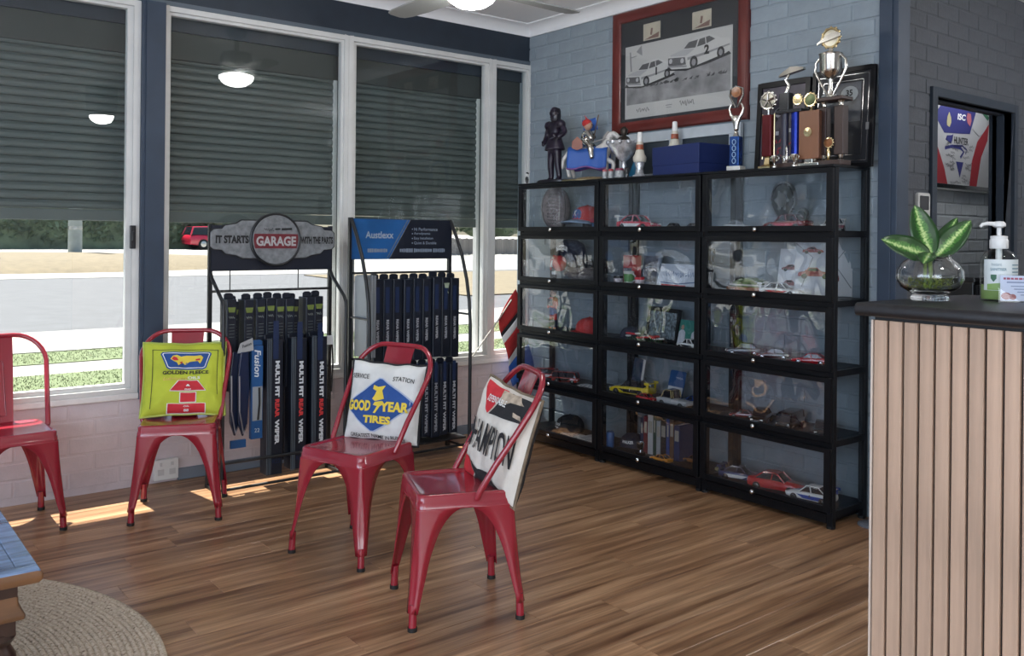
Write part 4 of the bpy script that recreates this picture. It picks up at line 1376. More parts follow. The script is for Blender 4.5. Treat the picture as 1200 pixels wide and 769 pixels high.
b = MB(); b.add([(-.03, -.0275, .155), (.03, -.0275, .155), (.026, -.029, .20), (-.026, -.029, .20)], [(0, 1, 2, 3)]); b.build('jersey_panel', FAB_N, t)
t = doll('small white and black figurine in front of the navy supporter jacket, second row', (-.235, -.560, zrow(1)), face(-1, .15), .165, mat('figurine_white', (.55, .58, .60), .6), FAB_K, FAB_R, FAB_K)
# supporter jacket on a little stand with a curved white banner
t = thing('supporter_jacket', 'navy doll-size supporter jacket with a curved white KNIGHTS banner, second row', 'jacket', (-.13, -.60, zrow(1)), face(-1, .1))
skin('jacket', [(0, 0, .03, (.075, .05)), (0, 0, .14, (.08, .05)), (0, 0, .22, (.085, .05)), (0, 0, .262, (.035, .03)), (-.105, 0, .22, .035), (-.145, -.01, .12, .03), (-.155, -.02, .05, .024), (.105, 0, .22, .035), (.145, -.01, .12, .03), (.155, -.02, .05, .024)],
     [(0, 1), (1, 2), (2, 3), (2, 4), (4, 5), (5, 6), (2, 7), (7, 8), (8, 9)], FAB_N, t)
b = MB()
pl = [(-.058 + .116 * k / 10, .228 - .9 * (-.058 + .116 * k / 10) ** 2 * 5) for k in range(11)]
b.prism([(x, z) for x, z in pl] + [(x, z - .028) for x, z in reversed(pl)], 0, .004, tr(0, -.068, 0) @ FR)
bn = b.build('banner', INKW, t)
b = MB(); put_text(b, 'KNIGHTS', tr(0, -.0725, .211) @ FR, .016, .095, .03); b.build('banner_lettering', INKK, bn)
b = MB(); b.lathe([(.045, 0), (.052, .012), (.05, .04), (.03, .058), (.001, .06)], 14, tr(0, -.066, .11) @ rotx(PI / 2)); b.build('red_crest', FAB_R, t, smooth=60)
for s in (-1, 1):
    b = MB(); b.cyl((s * .142, -.018, .06), (s * .140, -.012, .13), .037, .036, 10); b.build('sleeve_stripe', FAB_R, t, smooth=40)
# grey furry hat
t = thing('furry_hat', 'grey furry hat with a dark peaked crown lying in the second row', 'hat', (-.17, -.765, zrow(1)), face(-1, 0))
def fur(c, r, n, m, seed):
    b = MB(); rg_ = random.Random(seed)
    b.ball(c, r, 16, 10)
    for _ in range(n):
        th, ph = math.acos(rg_.uniform(-.1, 1)), rg_.uniform(0, 2 * PI)
        nn = Vector((math.sin(th) * math.cos(ph), math.sin(th) * math.sin(ph), math.cos(th)))
        p = Vector((c[0] + r[0] * nn.x, c[1] + r[1] * nn.y, c[2] + r[2] * nn.z))
        d = (nn + Vector((rg_.uniform(-.4, .4), rg_.uniform(-.4, .4), rg_.uniform(-1.0, .1)))).normalized() * .022
        s_ = d.cross(Vector((rg_.random(), rg_.random(), rg_.random()))).normalized() * .0016
        b.add([p - s_, p + s_, p + d], [(0, 1, 2)])
    return b
o = fur((0, 0, .055), (.115, .105, .058), 2600, None, 4).build('fur', mat('grey_fur', (.24, .21, .20), .9, nscale=60, namt=.3), t)
b = MB(); b.lathe([(.10, .09), (.105, .115), (.09, .13), (.001, .14)], 20, Matrix.Diagonal((1, .9, 1, 1))); b.build('crown', FAB_K, t, smooth=60)

# framed photos, cards and boxes
def flat_frame(name, label, cat, loc, rz, w, h, d, lean, fm_, fw_, mats_fn, group=None):
    t = thing(name, label, cat, loc, rz, group)
    T = rotx(-lean)
    b = MB()
    for s in (-1, 1): b.bx(s * w / 2, s * (w / 2 - fw_), -d / 2, d / 2, 0, h, T)
    b.bx(-w / 2 + fw_, w / 2 - fw_, -d / 2, d / 2, 0, fw_, T); b.bx(-w / 2 + fw_, w / 2 - fw_, -d / 2, d / 2, h - fw_, h, T)
    b.build('frame', fm_, t, bevel=min(.002, fw_ * .2))
    mats_fn(t, T @ tr(0, -d * .1, h / 2) @ FR, w - 2 * fw_, h - 2 * fw_, T)
    return t
PIC_D = mat('dim_photo_print', (.10, .11, .14), .5, nscale=22, namt=.7)
PIC_L = mat('pale_photo_print', (.38, .42, .48), .5, nscale=20, namt=.3)
def simple_pic(m, extra=None):
    def fn(t, M, w, h, T):
        b = MB(); b.bx(-w / 2 - .002, w / 2 + .002, -h / 2 - .002, h / 2 + .002, -.004, 0, M); b.build('print', m, t)
        if extra: extra(t, M, w, h)
    return fn
def car_sketch(b_dict, M, cx, cz, s, z=.0006):
    """side view racing car from flat shapes; b_dict: (body, glass, tyre) builders"""
    bd_, gl_, ty_ = b_dict
    P = lambda pts, bb, dz: bb.prism([(cx + x * s, cz + y * s) for x, y in pts], z + dz, z + dz + .0003, M)
    P([(-.5, -.10), (-.48, .02), (-.30, .06), (-.20, .17), (.06, .18), (.20, .06), (.42, .03), (.5, -.03), (.5, -.10)], bd_, 0)
    P([(-.22, .07), (-.15, .15), (.04, .155), (.14, .065)], gl_, .0004)
    for x in (-.30, .30):
        P([(x + .085 * math.cos(k * PI / 6), -.10 + .085 * math.sin(k * PI / 6)) for k in range(12)], ty_, .0004)
def photo_car(t, M, w, h):
    a, g_, y_ = MB(), MB(), MB()
    car_sketch((a, g_, y_), M, 0, -.02 * h, w * .72)
    a.build('pictured_car', mat('print_white', (.5, .48, .48), .5), t); g_.build('pictured_windows', INKK, t); y_.build('pictured_tyres', INKK, t)
flat_frame('framed_photo', 'grey-blue framed car photo in the second row of the middle cabinet', 'frame', (-.12, -1.275, zrow(1)), face(-1, .08), .165, .195, .015, .12, mat('blue_grey_frame', (.20, .25, .31), .5), .022, simple_pic(PIC_D, photo_car))
flat_frame('framed_photo', 'small black framed photo at the cabinet joint, second row', 'frame', (-.13, -1.70, zrow(1)), face(-1, .35), .10, .225, .012, .10, FRK, .012, simple_pic(PIC_L))
flat_frame('framed_photo', 'black framed team photo standing in the third row of the middle cabinet', 'frame', (-.12, -1.370, zrow(2)), face(-1, .2), .30, .195, .016, .14, FRK, .022, simple_pic(mat('crowd_print', (.16, .20, .22), .5, nscale=60, namt=.95)))
t = thing('picture_card', 'long pale card with a blue drawing leaning in the second row, middle cabinet', 'card', (-.19, -1.545, zrow(1)), face(-1, 0))
b = MB(); T = rotx(-.35); b.bx(-.155, .155, -.0015, .0015, 0, .14, T); b.build('card', mat('pale_card', (.55, .60, .68), .5, nscale=6, namt=.1), t)
b = MB(); M = T @ tr(0, -.0018, .07) @ FR
for k in range(3): scribble(b, M @ tr(-.07 + .07 * k, .01), .07, .04, k + 2, .003, 4)
stroke(b, [(-.13, -.04), (.0, -.045), (.14, -.03)], .006, M); b.build('drawing', mat('blue_drawing', (.10, .16, .30), .6), t)
b = MB(); stroke(b, [(-.12, -.055), (.06, -.058)], .010, M); b.build('red_line', INKR, t)
t = thing('green_photo_card', 'green photo card showing two people in white shirts, third row', 'card', (-.16, -1.600, zrow(2)), face(-1, .1))
b = MB(); b.bx(-.10, .10, -.002, .002, 0, .145, rotx(-.2)); b.build('card', mat('teal_green_card', (.02, .20, .15), .5, nscale=8, namt=.25), t)
M = rotx(-.2) @ tr(0, -.0024, .07) @ FR
for k, x in enumerate((-.055, .045)):
    b = MB(); b.prism([(x - .028, -.06), (x - .025, .005), (x - .01, .018), (x + .01, .018), (x + .025, .005), (x + .028, -.06)], 0, .0006, M); b.build('pictured_shirt', mat('print_pale', (.50, .52, .56), .5), t)
    b = MB(); b.prism([(x + .012 * math.cos(q * PI / 5), .033 + .014 * math.sin(q * PI / 5)) for q in range(10)], 0, .0006, M); b.build('pictured_head', SKINM, t)
t = thing('toy_box', 'red cardboard toy box at the start of the second row, middle cabinet', 'box', (-.15, -1.165, zrow(1)), face(-1, .3))
b = MB(); b.bx(-.055, .055, -.03, .03, 0, .175); b.build('carton', mat('red_card', (.38, .025, .03), .5, nscale=10, namt=.15), t, bevel=.002)
b = MB(); b.bx(-.045, .045, -.0315, -.030, .03, .10); b.build('carton_window', PIC_D, t)
t = thing('small_cup', 'green and white printed cup in front of the grey photo frame, second row', 'cup', (-.25, -1.235, zrow(1)))
b = MB(); b.lathe([(.026, 0), (.032, .085), (.030, .085), (.025, .004)], 20); b.build('cup', mat('cup_white', (.5, .52, .48), .5), t, smooth=40)
b = MB(); b.lathe([(.0285, .025), (.0318, .07)], 20, caps=False); b.build('green_band', mat('cup_green', (.08, .22, .06), .5), t, smooth=40)
b = MB(); b.tube([(0, -.031, .07), (0, -.05, .06), (0, -.05, .035), (0, -.029, .025)], .004, 6); b.build('handle', mat('cup_white', (.5, .52, .48), .5), t)
for i, (y, m, l) in enumerate(((-1.175, P_BLK, 'squat black tin at the very start of the second row, middle cabinet'), (-1.345, INKR, 'small pink striped tin beside the printed cup, second row'))):
    t = thing('tin', l, 'tin', (-.255, y + .02, zrow(1)))
    b = MB(); b.lathe([(.027, 0), (.028, .004), (.028, .05), (.026, .054), (.001, .054)], 18); b.build('can', m, t, smooth=40)
    b = MB(); b.lathe([(.0284, .015), (.0284, .04)], 18, caps=False); b.build('label', mat('tin_label', (.45, .40, .42), .5, nscale=40, namt=.4), t, smooth=40)
# low row of red flowers before the team photo
t = thing('flower_spray', 'low spray of red and white artificial flowers before the team photo, third row', 'flowers', (-.235, -1.345, zrow(2)))
rg2 = random.Random(9)
for q in range(14):
    x, y, z = rg2.uniform(-.02, .02), -.13 + q * .02, rg2.uniform(.025, .05)
    b = MB()
    for k in range(6):
        a = k * PI / 3; b.ball((x + .010 * math.cos(a), y + .010 * math.sin(a), z), (.008, .008, .005), 6, 4)
    b.build('blossom', INKR if q % 3 else INKW, t)
b = MB()
for q in range(14): b.tube([(0, -.13 + q * .02, 0), (0, -.13 + q * .02, .03)], .002, 5)
b.bx(-.02, .02, -.14, .14, 0, .006); b.build('stems', mat('stem_green', (.05, .14, .04), .7), t)
# race track diorama
t = thing('race_diorama', 'oval brown and green diorama of a race track in the second row', 'diorama', (-.18, -2.035, zrow(1)), 0)
b = MB(); b.lathe([(.135, 0), (.140, .02), (.135, .034), (.001, .036)], 32, Matrix.Diagonal((.7, 1, 1, 1))); b.build('base', mat('diorama_brown', (.20, .075, .03), .6, nscale=20, namt=.3), t, smooth=40)
b = MB(); b.lathe([(.12, .034), (.10, .055), (.06, .075), (.001, .082)], 28, Matrix.Diagonal((.7, 1, 1, 1))); b.build('grass_mound', mat('diorama_green', (.06, .12, .03), .8, nscale=40, namt=.5), t, smooth=60)
b = MB(); b.lathe([(.112, .040), (.118, .048), (.124, .040)], 28, Matrix.Diagonal((.7, 1, 1, 1)), caps=False); b.build('rail', mat('diorama_rail', (.4, .4, .38), .4), t)
# leaning car picture: canvas board
t = thing('canvas_picture', 'white canvas picture of racing cars leaning in the end of the second row', 'picture', (-.085, -2.385, zrow(1)), face(-1, -.55))
CW, CH_ = .27, .285
T = rotx(-.24)
b = MB(); b.bx(-CW / 2, CW / 2, -.012, .012, 0, CH_, T); b.build('canvas', mat('canvas_white', (.55, .57, .60), .7, nscale=5, namt=.08), t, bevel=.003)
M = T @ tr(0, -.0125, CH_ / 2) @ FR
a, g_, y_ = MB(), MB(), MB()
car_sketch((a, g_, y_), M, -.04, -.03, .16); car_sketch((a, g_, y_), M, -.05, .085, .10)
a.build('pictured_car', mat('print_red_dim', (.34, .06, .05), .6), t); g_.build('pictured_windows', INKK, t); y_.build('pictured_tyres', INKK, t)
b = MB(); stroke(b, [(-.13, .12), (-.05, .05), (-.10, -.10)], .004, M); stroke(b, [(.13, .13), (.05, .02), (.13, -.1)], .004, M); b.build('drawn_line', mat('print_grey', (.15, .16, .18), .6), t)
t = thing('picture_card', 'narrow white car card leaning against the canvas picture, second row', 'card', (-.16, -2.245, zrow(1)), face(-1, -.3))
b = MB(); T = rotx(-.3); b.bx(-.065, .065, -.002, .002, 0, .24, T); b.build('card', mat('canvas_white', (.55, .57, .60), .7), t)
a, g_, y_ = MB(), MB(), MB(); M = T @ tr(0, -.0024, .12) @ FR
for q in (-.06, .02): car_sketch((a, g_, y_), M, 0, q, .10)
a.build('pictured_car', mat('print_maroon_dim', (.20, .05, .06), .6), t); g_.build('pictured_windows', INKK, t); y_.build('pictured_tyres', INKK, t)
t = doll('small dark red figurine beside the end pane, second row', (-.19, -2.50, zrow(1)), face(-.6, -.8), .16, P_MAR, P_MAR, P_MAR, P_MAR)
# fourth and bottom row odds and ends
t = thing('card_pack', 'blue and white blister card leaning in the fourth row, middle cabinet', 'card', (-.16, -1.500, zrow(3)), face(-1, .1))
T = rotx(-.25)
b = MB(); b.prism(round_poly(.125, .17, .012, 4), -.002, .002, T @ tr(0, 0, .09) @ FR); b.build('card', PACKB, t)
M = T @ tr(0, -.0024, .09) @ FR
b = MB(); b.prism([(-.058, -.075), (.058, -.075), (.058, -.005), (-.058, -.005)], 0, .0008, M); b.build('white_panel', PRW, t)
a, g_, y_ = MB(), MB(), MB(); car_sketch((a, g_, y_), M, 0, -.04, .09, .001); a.build('pictured_car', P_SIL, t); g_.build('pictured_windows', INKK, t); y_.build('pictured_tyres', INKK, t)
b = MB(); scribble(b, M @ tr(.02, .045), .06, .016, 3, .003, 4); b.build('script_mark', PRW, t)
t = thing('book', 'dark blue book leaning at the start of the fourth row, middle cabinet', 'book', (-.10, -1.155, zrow(3)), face(-1, .4))
T = rotx(-.15)
b = MB(); b.bx(-.06, .06, -.010, .010, 0, .20, T); b.build('cover', mat('blue_book', (.03, .06, .12), .5, nscale=12, namt=.4), t, bevel=.002)
b = MB(); b.bx(-.057, .061, -.0075, .0075, .004, .1965, T @ tr(.0, 0, .004)); b.build('pages', INKW, t)
b = MB(); scribble(b, T @ tr(0, -.0105, .12) @ FR, .09, .10, 4, .004, 4); b.build('cover_art', mat('dim_teal_print', (.10, .18, .22), .5), t)
def papers(label, loc, rz, w, h, seed):
    t = thing('paper_sheet', label, 'paper', loc, rz, 'loose papers in the cabinets')
    b = MB(); b.sheet(lambda u, v: ((u - .5) * w, (v - .5) * h, .003 + .012 * abs(noise.noise(Vector((u * 2, v * 2, seed))))), 8, 8)
    o = b.build('sheet', INKW, t, smooth=60); o.modifiers.new('thick', 'SOLIDIFY').thickness = .0012
    b = MB()
    for k in range(5): b.sheet(lambda u, v: ((u - .5) * w * .7, (-.3 + k * .13 + v * .04) * h, .0050 + .012 * abs(noise.noise(Vector(((u - .5) * .7 * 2 + 1, (-.3 + k * .13 + v * .04 + .5) * 2, seed))))), 8, 1)
    b.build('print', mat('print_blue_grey', (.18, .22, .30), .6), t)
papers('white paper beside the red truck, fourth row', (-.215, -.865, zrow(3)), .3, .12, .16, 1)
papers('small printed paper in front of the black cap, bottom row', (-.24, -.720, zrow(4)), .2, .13, .17, 3)
papers('crumpled printed paper at the end of the bottom row beside the window', (-.20, -.880, zrow(4)), -.4, .16, .19, 6)
bc = [('navy', (.02, .03, .08)), ('maroon', (.18, .02, .03)), ('white', (.5, .5, .5)), ('dark green', (.03, .07, .05)), ('pale grey', (.34, .35, .36)), ('black', (.012, .012, .014)), ('blue', (.02, .06, .22)), ('brown', (.12, .06, .03)), ('dark blue', (.012, .03, .10))]
y = -1.275
for i, (n_, c_) in enumerate(bc):
    th = .022 + .008 * ((i * 7) % 3)
    t = thing('book', '%s spined book in the upright row, bottom of the middle cabinet' % n_, 'book', (-.105, y - th / 2, zrow(4)), 0, 'books upright in the bottom row of the middle cabinet')
    hh = .20 + .012 * ((i * 5) % 4)
    b = MB()
    b.bx(-.075, .07, -th / 2, -th / 2 + .003, 0, hh); b.bx(-.075, .07, th / 2 - .003, th / 2, 0, hh); b.bx(-.078, -.075, -th / 2, th / 2, 0, hh); b.build('cover', mat('book_' + n_.replace(' ', '_'), c_, .5), t)
    b = MB(); b.bx(-.074, .066, -th / 2 + .0032, th / 2 - .0032, .004, hh - .004); b.build('pages', INKW, t)
    b = MB(); b.bx(-.0785, -.078, -th / 2 + .005, th / 2 - .005, hh * .55, hh * .85); b.build('spine_label', mat('spine_label', (.35, .33, .28), .5), t)
    y -= th + .003
t = thing('drink_can', 'blue can at the start of the bottom row, middle cabinet', 'can', (-.25, -1.095, zrow(4)))
b = MB(); b.lathe([(.020, 0), (.025, .005), (.025, .085), (.020, .094), (.001, .094)], 20); b.build('body', PACKB, t, smooth=40)
b = MB(); b.lathe([(.0205, .0935), (.021, .0965), (.019, .0965), (.018, .0945)], 20, caps=False); b.build('rim', CHROME, t, smooth=40)
t = thing('trophy_cup', 'small dull silver cup on a black block, bottom row of the middle cabinet', 'trophy', (-.245, -1.335, zrow(4)))
b = MB(); b.bx(-.02, .02, -.02, .02, 0, .02); b.build('block', P_BLK, t)
b = MB(); b.lathe([(.008, .02), (.006, .03), (.020, .045), (.023, .075), (.021, .075), (.018, .047)], 16); b.build('bowl', HUB, t, smooth=50)

# ================================================================== ON TOP OF THE CABINETS
TOP = 1.6685
GOLD = mat('trophy_gold', (.62, .50, .28), .22, 1)
SILV = mat('trophy_silver', (.62, .60, .55), .18, 1)
MARB = mat('trophy_white_marble', (.55, .55, .52), .3, nscale=20, namt=.15)
WAL = mat('trophy_walnut', (.13, .055, .025), .4, nscale=8, namt=.25, stretch=(1, 1, .15))
DWAL = mat('trophy_dark_wood', (.045, .025, .020), .4, nscale=8, namt=.25, stretch=(1, 1, .15))
PURP = mat('statue_dark_violet', (.016, .010, .022), .38, nscale=25, namt=.5)

# dark standing statuette
t = thing('person_statuette', 'tall dark violet statuette of a person in a flared jacket on the cabinet', 'statuette', (-.20, -.515, TOP), face(-1, .1))
k = .49
pts = [(0, 0, .50, .075), (0, 0, .58, .082), (0, .005, .68, .095), (0, .005, .76, .085), (0, 0, .81, .036), (0, -.005, .845, .034),
       (-.135, .005, .775, .046), (-.205, .02, .64, .040), (-.165, -.06, .535, .034), (-.135, -.10, .52, .028),
       (.135, .005, .775, .046), (.205, .02, .655, .040), (.19, -.06, .60, .034), (.17, -.10, .59, .028),
       (-.060, 0, .44, .066), (-.075, -.01, .26, .048), (-.082, .01, .07, .036), (-.088, -.05, .03, .032),
       (.060, 0, .44, .066), (.085, -.01, .26, .048), (.10, .01, .07, .036), (.112, -.05, .03, .032)]
pts = [(x * k, y * k, z * k, r_ * k) for x, y, z, r_ in pts]
skin('body', pts, [(0, 1), (1, 2), (2, 3), (3, 4), (4, 5), (3, 6), (6, 7), (7, 8), (8, 9), (3, 10), (10, 11), (11, 12), (12, 13), (0, 14), (14, 15), (15, 16), (16, 17), (0, 18), (18, 19), (19, 20), (20, 21)], PURP, t)
b = MB(); b.ball((0, -.005 * k, .925 * k), (.062 * k, .070 * k, .085 * k), 18, 12); hd_ = b.build('head', PURP, t, smooth=60)
b = MB(); b.ball((0, -.074 * k, .915 * k), (.012 * k, .018 * k, .022 * k), 8, 6); b.ball((0, -.064 * k, .872 * k), (.025 * k, .012 * k, .010 * k), 8, 5)
for s in (-1, 1): b.ball((s * .064 * k, .0, .92 * k), (.010 * k, .018 * k, .024 * k), 8, 5); b.ball((s * .024 * k, -.064 * k, .935 * k), (.014 * k, .010 * k, .008 * k), 8, 5)
b.build('face', PURP, hd_, smooth=60)
b = MB(); b.lathe([(.052, .99), (.064, .96), (.069, .90), (.066, .83), (.050, .80)], 18, Matrix.Diagonal((k, k * 1.02, k, 1)) @ tr(0, .012, 0)); b.build('hair', mat('statue_black', (.014, .012, .018), .3), hd_, smooth=60)
b = MB(); b.lathe([(.165, .44), (.16, .47), (.115, .58), (.108, .66)], 20, Matrix.Diagonal((k, k * .72, k, 1)), caps=False); o = b.build('jacket_skirt', PURP, t, smooth=60); o.modifiers.new('thick', 'SOLIDIFY').thickness = .004
for s in (-1, 1):
    b = MB(); b.lathe([(.058, -.035), (.066, .0), (.05, .035), (.02, .05)], 12, tr(s * .135 * k, 0, .775 * k) @ roty(s * .6) @ Matrix.Scale(k, 4)); b.build('shoulder_guard', PURP, t, smooth=50)
    for q in range(4):
        b = MB(); x0 = s * .165 * k if s < 0 else .17 * k
        z0 = .52 * k if s < 0 else .59 * k
        b.tube([(s * .140 * k - s * q * .008, -.105 * k, z0 + .004), (s * .118 * k - s * q * .008, -.125 * k, z0 - .004 - q * .001), (s * .100 * k - s * q * .006, -.120 * k, z0 - .014)], .0032, 6); b.build('finger', PURP, t)
    b = MB(); b.tube([(s * .145 * k, -.10 * k, z0 + .006), (s * .13 * k, -.115 * k, z0 + .018)], .0036, 6); b.build('thumb', PURP, t)
b = MB(); b.lathe([(.145, 0), (.145, .016), (.135, .022)], 24, Matrix.Diagonal((1.05, .62, 1, 1))); b.build('base', mat('statue_black', (.014, .012, .018), .3), t, smooth=40)

# knight on a horse
KB, KW = mat('enamel_blue', (.02, .09, .36), .55), mat('enamel_white', (.55, .53, .50), .35, nscale=30, namt=.2)
t = thing('knight_figurine', 'painted knight on a white horse with blue cloth and a blue flag', 'figurine', (-.19, -.825, TOP), face(.55, -.84))
S = .82
H = [(0, -.10, .20, .052), (0, .0, .195, .055), (0, .10, .205, .056), (0, -.145, .26, .040), (0, -.160, .33, .029), (0, -.185, .350, .026), (0, -.235, .305, .015),
     (-.03, -.13, .15, .026), (-.03, -.20, .12, .018), (-.03, -.19, .05, .013), (.03, -.12, .15, .026), (.03, -.13, .08, .018), (.03, -.13, .012, .014),
     (-.035, .13, .14, .030), (-.035, .155, .085, .017), (-.035, .14, .012, .014), (.035, .11, .14, .030), (.035, .14, .085, .017), (.035, .12, .012, .014), (0, .16, .21, .016), (0, .20, .15, .014), (0, .205, .08, .010)]
H = [(x * S, y * S, z * S + .012, r_ * S) for x, y, z, r_ in H]
skin('horse', H, [(0, 1), (1, 2), (0, 3), (3, 4), (4, 5), (5, 6), (0, 7), (7, 8), (8, 9), (0, 10), (10, 11), (11, 12), (2, 13), (13, 14), (14, 15), (2, 16), (16, 17), (17, 18), (2, 19), (19, 20), (20, 21)], KW, t, 1, 1)
def clothf(u, v):
    y = -.125 + .25 * u
    w = .050 + .006 * math.cos(u * 2 * PI)
    a = (v - .5) * 2
    if abs(a) < .55:
        th = a / .55 * PI / 2
        return (w * math.sin(th), y, .165 + .052 * math.cos(th))
    d = (abs(a) - .55) / .45
    return (math.copysign(w + .014 * d + .004 * math.sin(u * 22) * d, a), y, .165 - .085 * d - .008 * math.sin(u * 9) * d)
b = MB(); b.sheet(clothf, 16, 22); o = b.build('horse_cloth', KB, t, smooth=60); o.modifiers.new('thick', 'SOLIDIFY').thickness = .003
b = MB()
for s_ in (-1, 1): b.tube([Vector(clothf(k / 16, 1 if s_ > 0 else 0)) for k in range(17)], .0055, 6)
b.build('cloth_hem', mat('enamel_violet', (.12, .03, .16), .35), t, smooth=60)
R_ = [(0, .02, .235, .036), (0, .015, .29, .042), (0, .01, .315, .022), (-.055, .005, .30, .018), (-.075, -.04, .25, .014), (.055, .0, .30, .018), (.085, -.02, .275, .014), (-.05, -.02, .215, .024), (-.062, -.035, .13, .016), (.05, -.02, .215, .024), (.062, -.035, .13, .016)]
skin('rider', R_, [(0, 1), (1, 2), (1, 3), (3, 4), (1, 5), (5, 6), (0, 7), (7, 8), (0, 9), (9, 10)], SILV, t)
b = MB(); b.ball((0, .008, .35), (.027, .029, .033), 14, 10); hd_ = b.build('head', SKINM, t, smooth=60)
b = MB(); b.ball((0, .014, .36), (.030, .031, .028), 14, 8); b.cyl((0, .014, .385), (0, .03, .41), .006, .001, 8); b.build('red_helmet', FAB_R, hd_, smooth=60)
b = MB()
for s in (-1, 1): b.ball((s * .010, -.019, .352), .004, 6, 4)
b.box((0, -.022, .336), (.012, .003, .003)); b.build('face_marks', INKK, hd_)
b = MB(); b.tube([(.060, .0, .20), (.060, -.045, .42)], .0035, 6); pl_ = b.build('lance', mat('lance_wood', (.10, .06, .03), .5), t)
b = MB(); b.sheet(lambda u, v: (.060 + .010 * math.sin(u * 5), -.042 + v * .015 + u * .085, .405 - u * .02 - (1 - v) * .075), 10, 4); o = b.build('flag', KB, pl_, smooth=60); o.modifiers.new('thick', 'SOLIDIFY').thickness = .0015
b = MB(); b.prism([(0, .045), (.04, .03), (.038, -.02), (0, -.055), (-.038, -.02), (-.04, .03)], 0, .007, tr(-.078, .055, .225) @ roty(-PI / 2) @ rotz(PI / 2) @ Matrix.Scale(.85, 4)); b.build('shield', mat('shield_rust', (.22, .06, .025), .4), t, bevel=.002)
b = MB(); b.tube([(-.02, -.165, .270), (-.02, -.09, .255), (-.02, -.02, .24)], .003, 5); b.tube([(0, -.125, .305), (0, -.095, .27), (0, -.085, .225)], .010, 6); b.build('mane_and_rein', mat('mane_grey', (.30, .28, .26), .6), t)
b = MB(); b.lathe([(.155, 0), (.155, .006), (.145, .012), (.001, .014)], 32, Matrix.Diagonal((.62, 1.12, 1, 1))); b.build('base', mat('gilt_base', (.45, .36, .20), .3, 1), t, smooth=40)
b = MB(); b.ball((0, -.02, .012), (.06, .11, .018), 14, 6); b.build('rocky_ground', mat('gilt_rock', (.30, .22, .12), .5, nscale=40, namt=.5), t, smooth=50)

t = thing('leaning_board', 'small black board leaning on the brick wall behind the knight figurine', 'board', (-.035, -.905, TOP), face(-1, 0))
b = MB(); b.bx(-.09, .09, -.008, .008, 0, .30, rotx(-.04)); b.build('board', P_BLK, t, bevel=.002)
b = MB(); b.bx(-.075, .075, -.0095, -.008, .015, .285, rotx(-.04)); b.build('print', mat('dim_dark_print', (.03, .03, .035), .5, nscale=12, namt=.6), t)
t = thing('tiny_figurine', 'tiny black and white figurine on the front corner of the cabinet by the window', 'figurine', (-.29, -.345, TOP), face(-1, .2))
skin('body', [(0, 0, .022, .009), (0, 0, .038, .010), (0, 0, .050, .005), (-.016, -.004, .036, .004), (.016, -.004, .036, .004), (-.008, 0, .004, .005), (.008, 0, .004, .005)], [(0, 1), (1, 2), (1, 3), (1, 4), (0, 5), (0, 6)], P_BLK, t)
b = MB(); b.ball((0, 0, .062), .010, 10, 8); hd_ = b.build('head', INKW, t, smooth=60)
b = MB(); b.ball((0, .002, .067), .0102, 10, 6); b.build('hair', P_BLK, hd_, smooth=60)
b = MB(); b.lathe([(.016, 0), (.016, .003)], 14); b.build('base', INKW, t)

# pale window-like frame standing on the cabinets under the big picture
t = thing('old_sash', 'old white window sash leaning on the wall behind the dark blue box', 'window sash', (-.045, -1.365, TOP), face(-1, 0))
T = rotx(-.05)
WF = mat('aged_white_paint', (.42, .46, .49), .6, nscale=12, namt=.08)
b = MB(); fw_, fh_ = .98, .285
b.bx(-fw_ / 2, fw_ / 2, -.012, .012, fh_ - .06, fh_, T); b.bx(-fw_ / 2, fw_ / 2, -.012, .012, 0, .035, T)
for x in (-.475, -.40, .0, .06, .43, .475): b.bx(x - .016, x + .016, -.012, .012, .035, fh_ - .06, T)
b.build('sash_bars', WF, t, bevel=.002)
for x0, x1 in ((-.384, -.016), (.076, .414), (-.459, -.416)):
    b = MB(); b.bx(x0, x1, .001, .004, .033, fh_ - .058, T); b.build('pane', mat('dark_glass_pane', (.035, .045, .055), .12), t)

# glass goblet trophy, two white bottle-shaped lamps, small jars
t = thing('glass_trophy', 'clear crystal goblet trophy with a dark eagle finial beside the knight figurine', 'trophy', (-.245, -1.180, TOP), 0)
CRY = mat('crystal', (.55, .57, .60), .18, .55, nscale=30, namt=.5, bump=.8, bscale=60)
b = MB(); b.lathe([(.055, 0), (.058, .008), (.02, .02), (.012, .05), (.016, .075), (.012, .095), (.05, .13), (.09, .19), (.10, .215), (.094, .215), (.08, .19), (.03, .14)], 24); b.build('goblet', CRY, t, smooth=45)
b = MB()
for k in range(12):
    a = k * PI / 6; b.ball((.094 * math.cos(a), .094 * math.sin(a), .208), .014, 8, 5)
b.build('rim_beads', CRY, t, smooth=60)
b = MB(); b.lathe([(.045, .215), (.03, .24), (.012, .25), (.02, .27), (.024, .285), (.012, .30), (.001, .305)], 16); b.build('finial', mat('dark_bronze', (.10, .085, .075), .4, 1), t, smooth=50)
t = thing('blue_award', 'small teal blue glass award wedge before the crystal goblet', 'award', (-.20, -1.225, TOP), face(-1, 0))
b = MB(); b.prism([(-.05, 0), (.06, 0), (.06, .05), (.03, .14), (.0, .10)], -.01, .01, FR); b.build('wedge', mat('teal_acrylic', (.015, .10, .18), .15), t, bevel=.002)
b = MB(); b.bx(-.06, .07, -.02, .02, 0, .008); b.build('base', P_BLK, t)
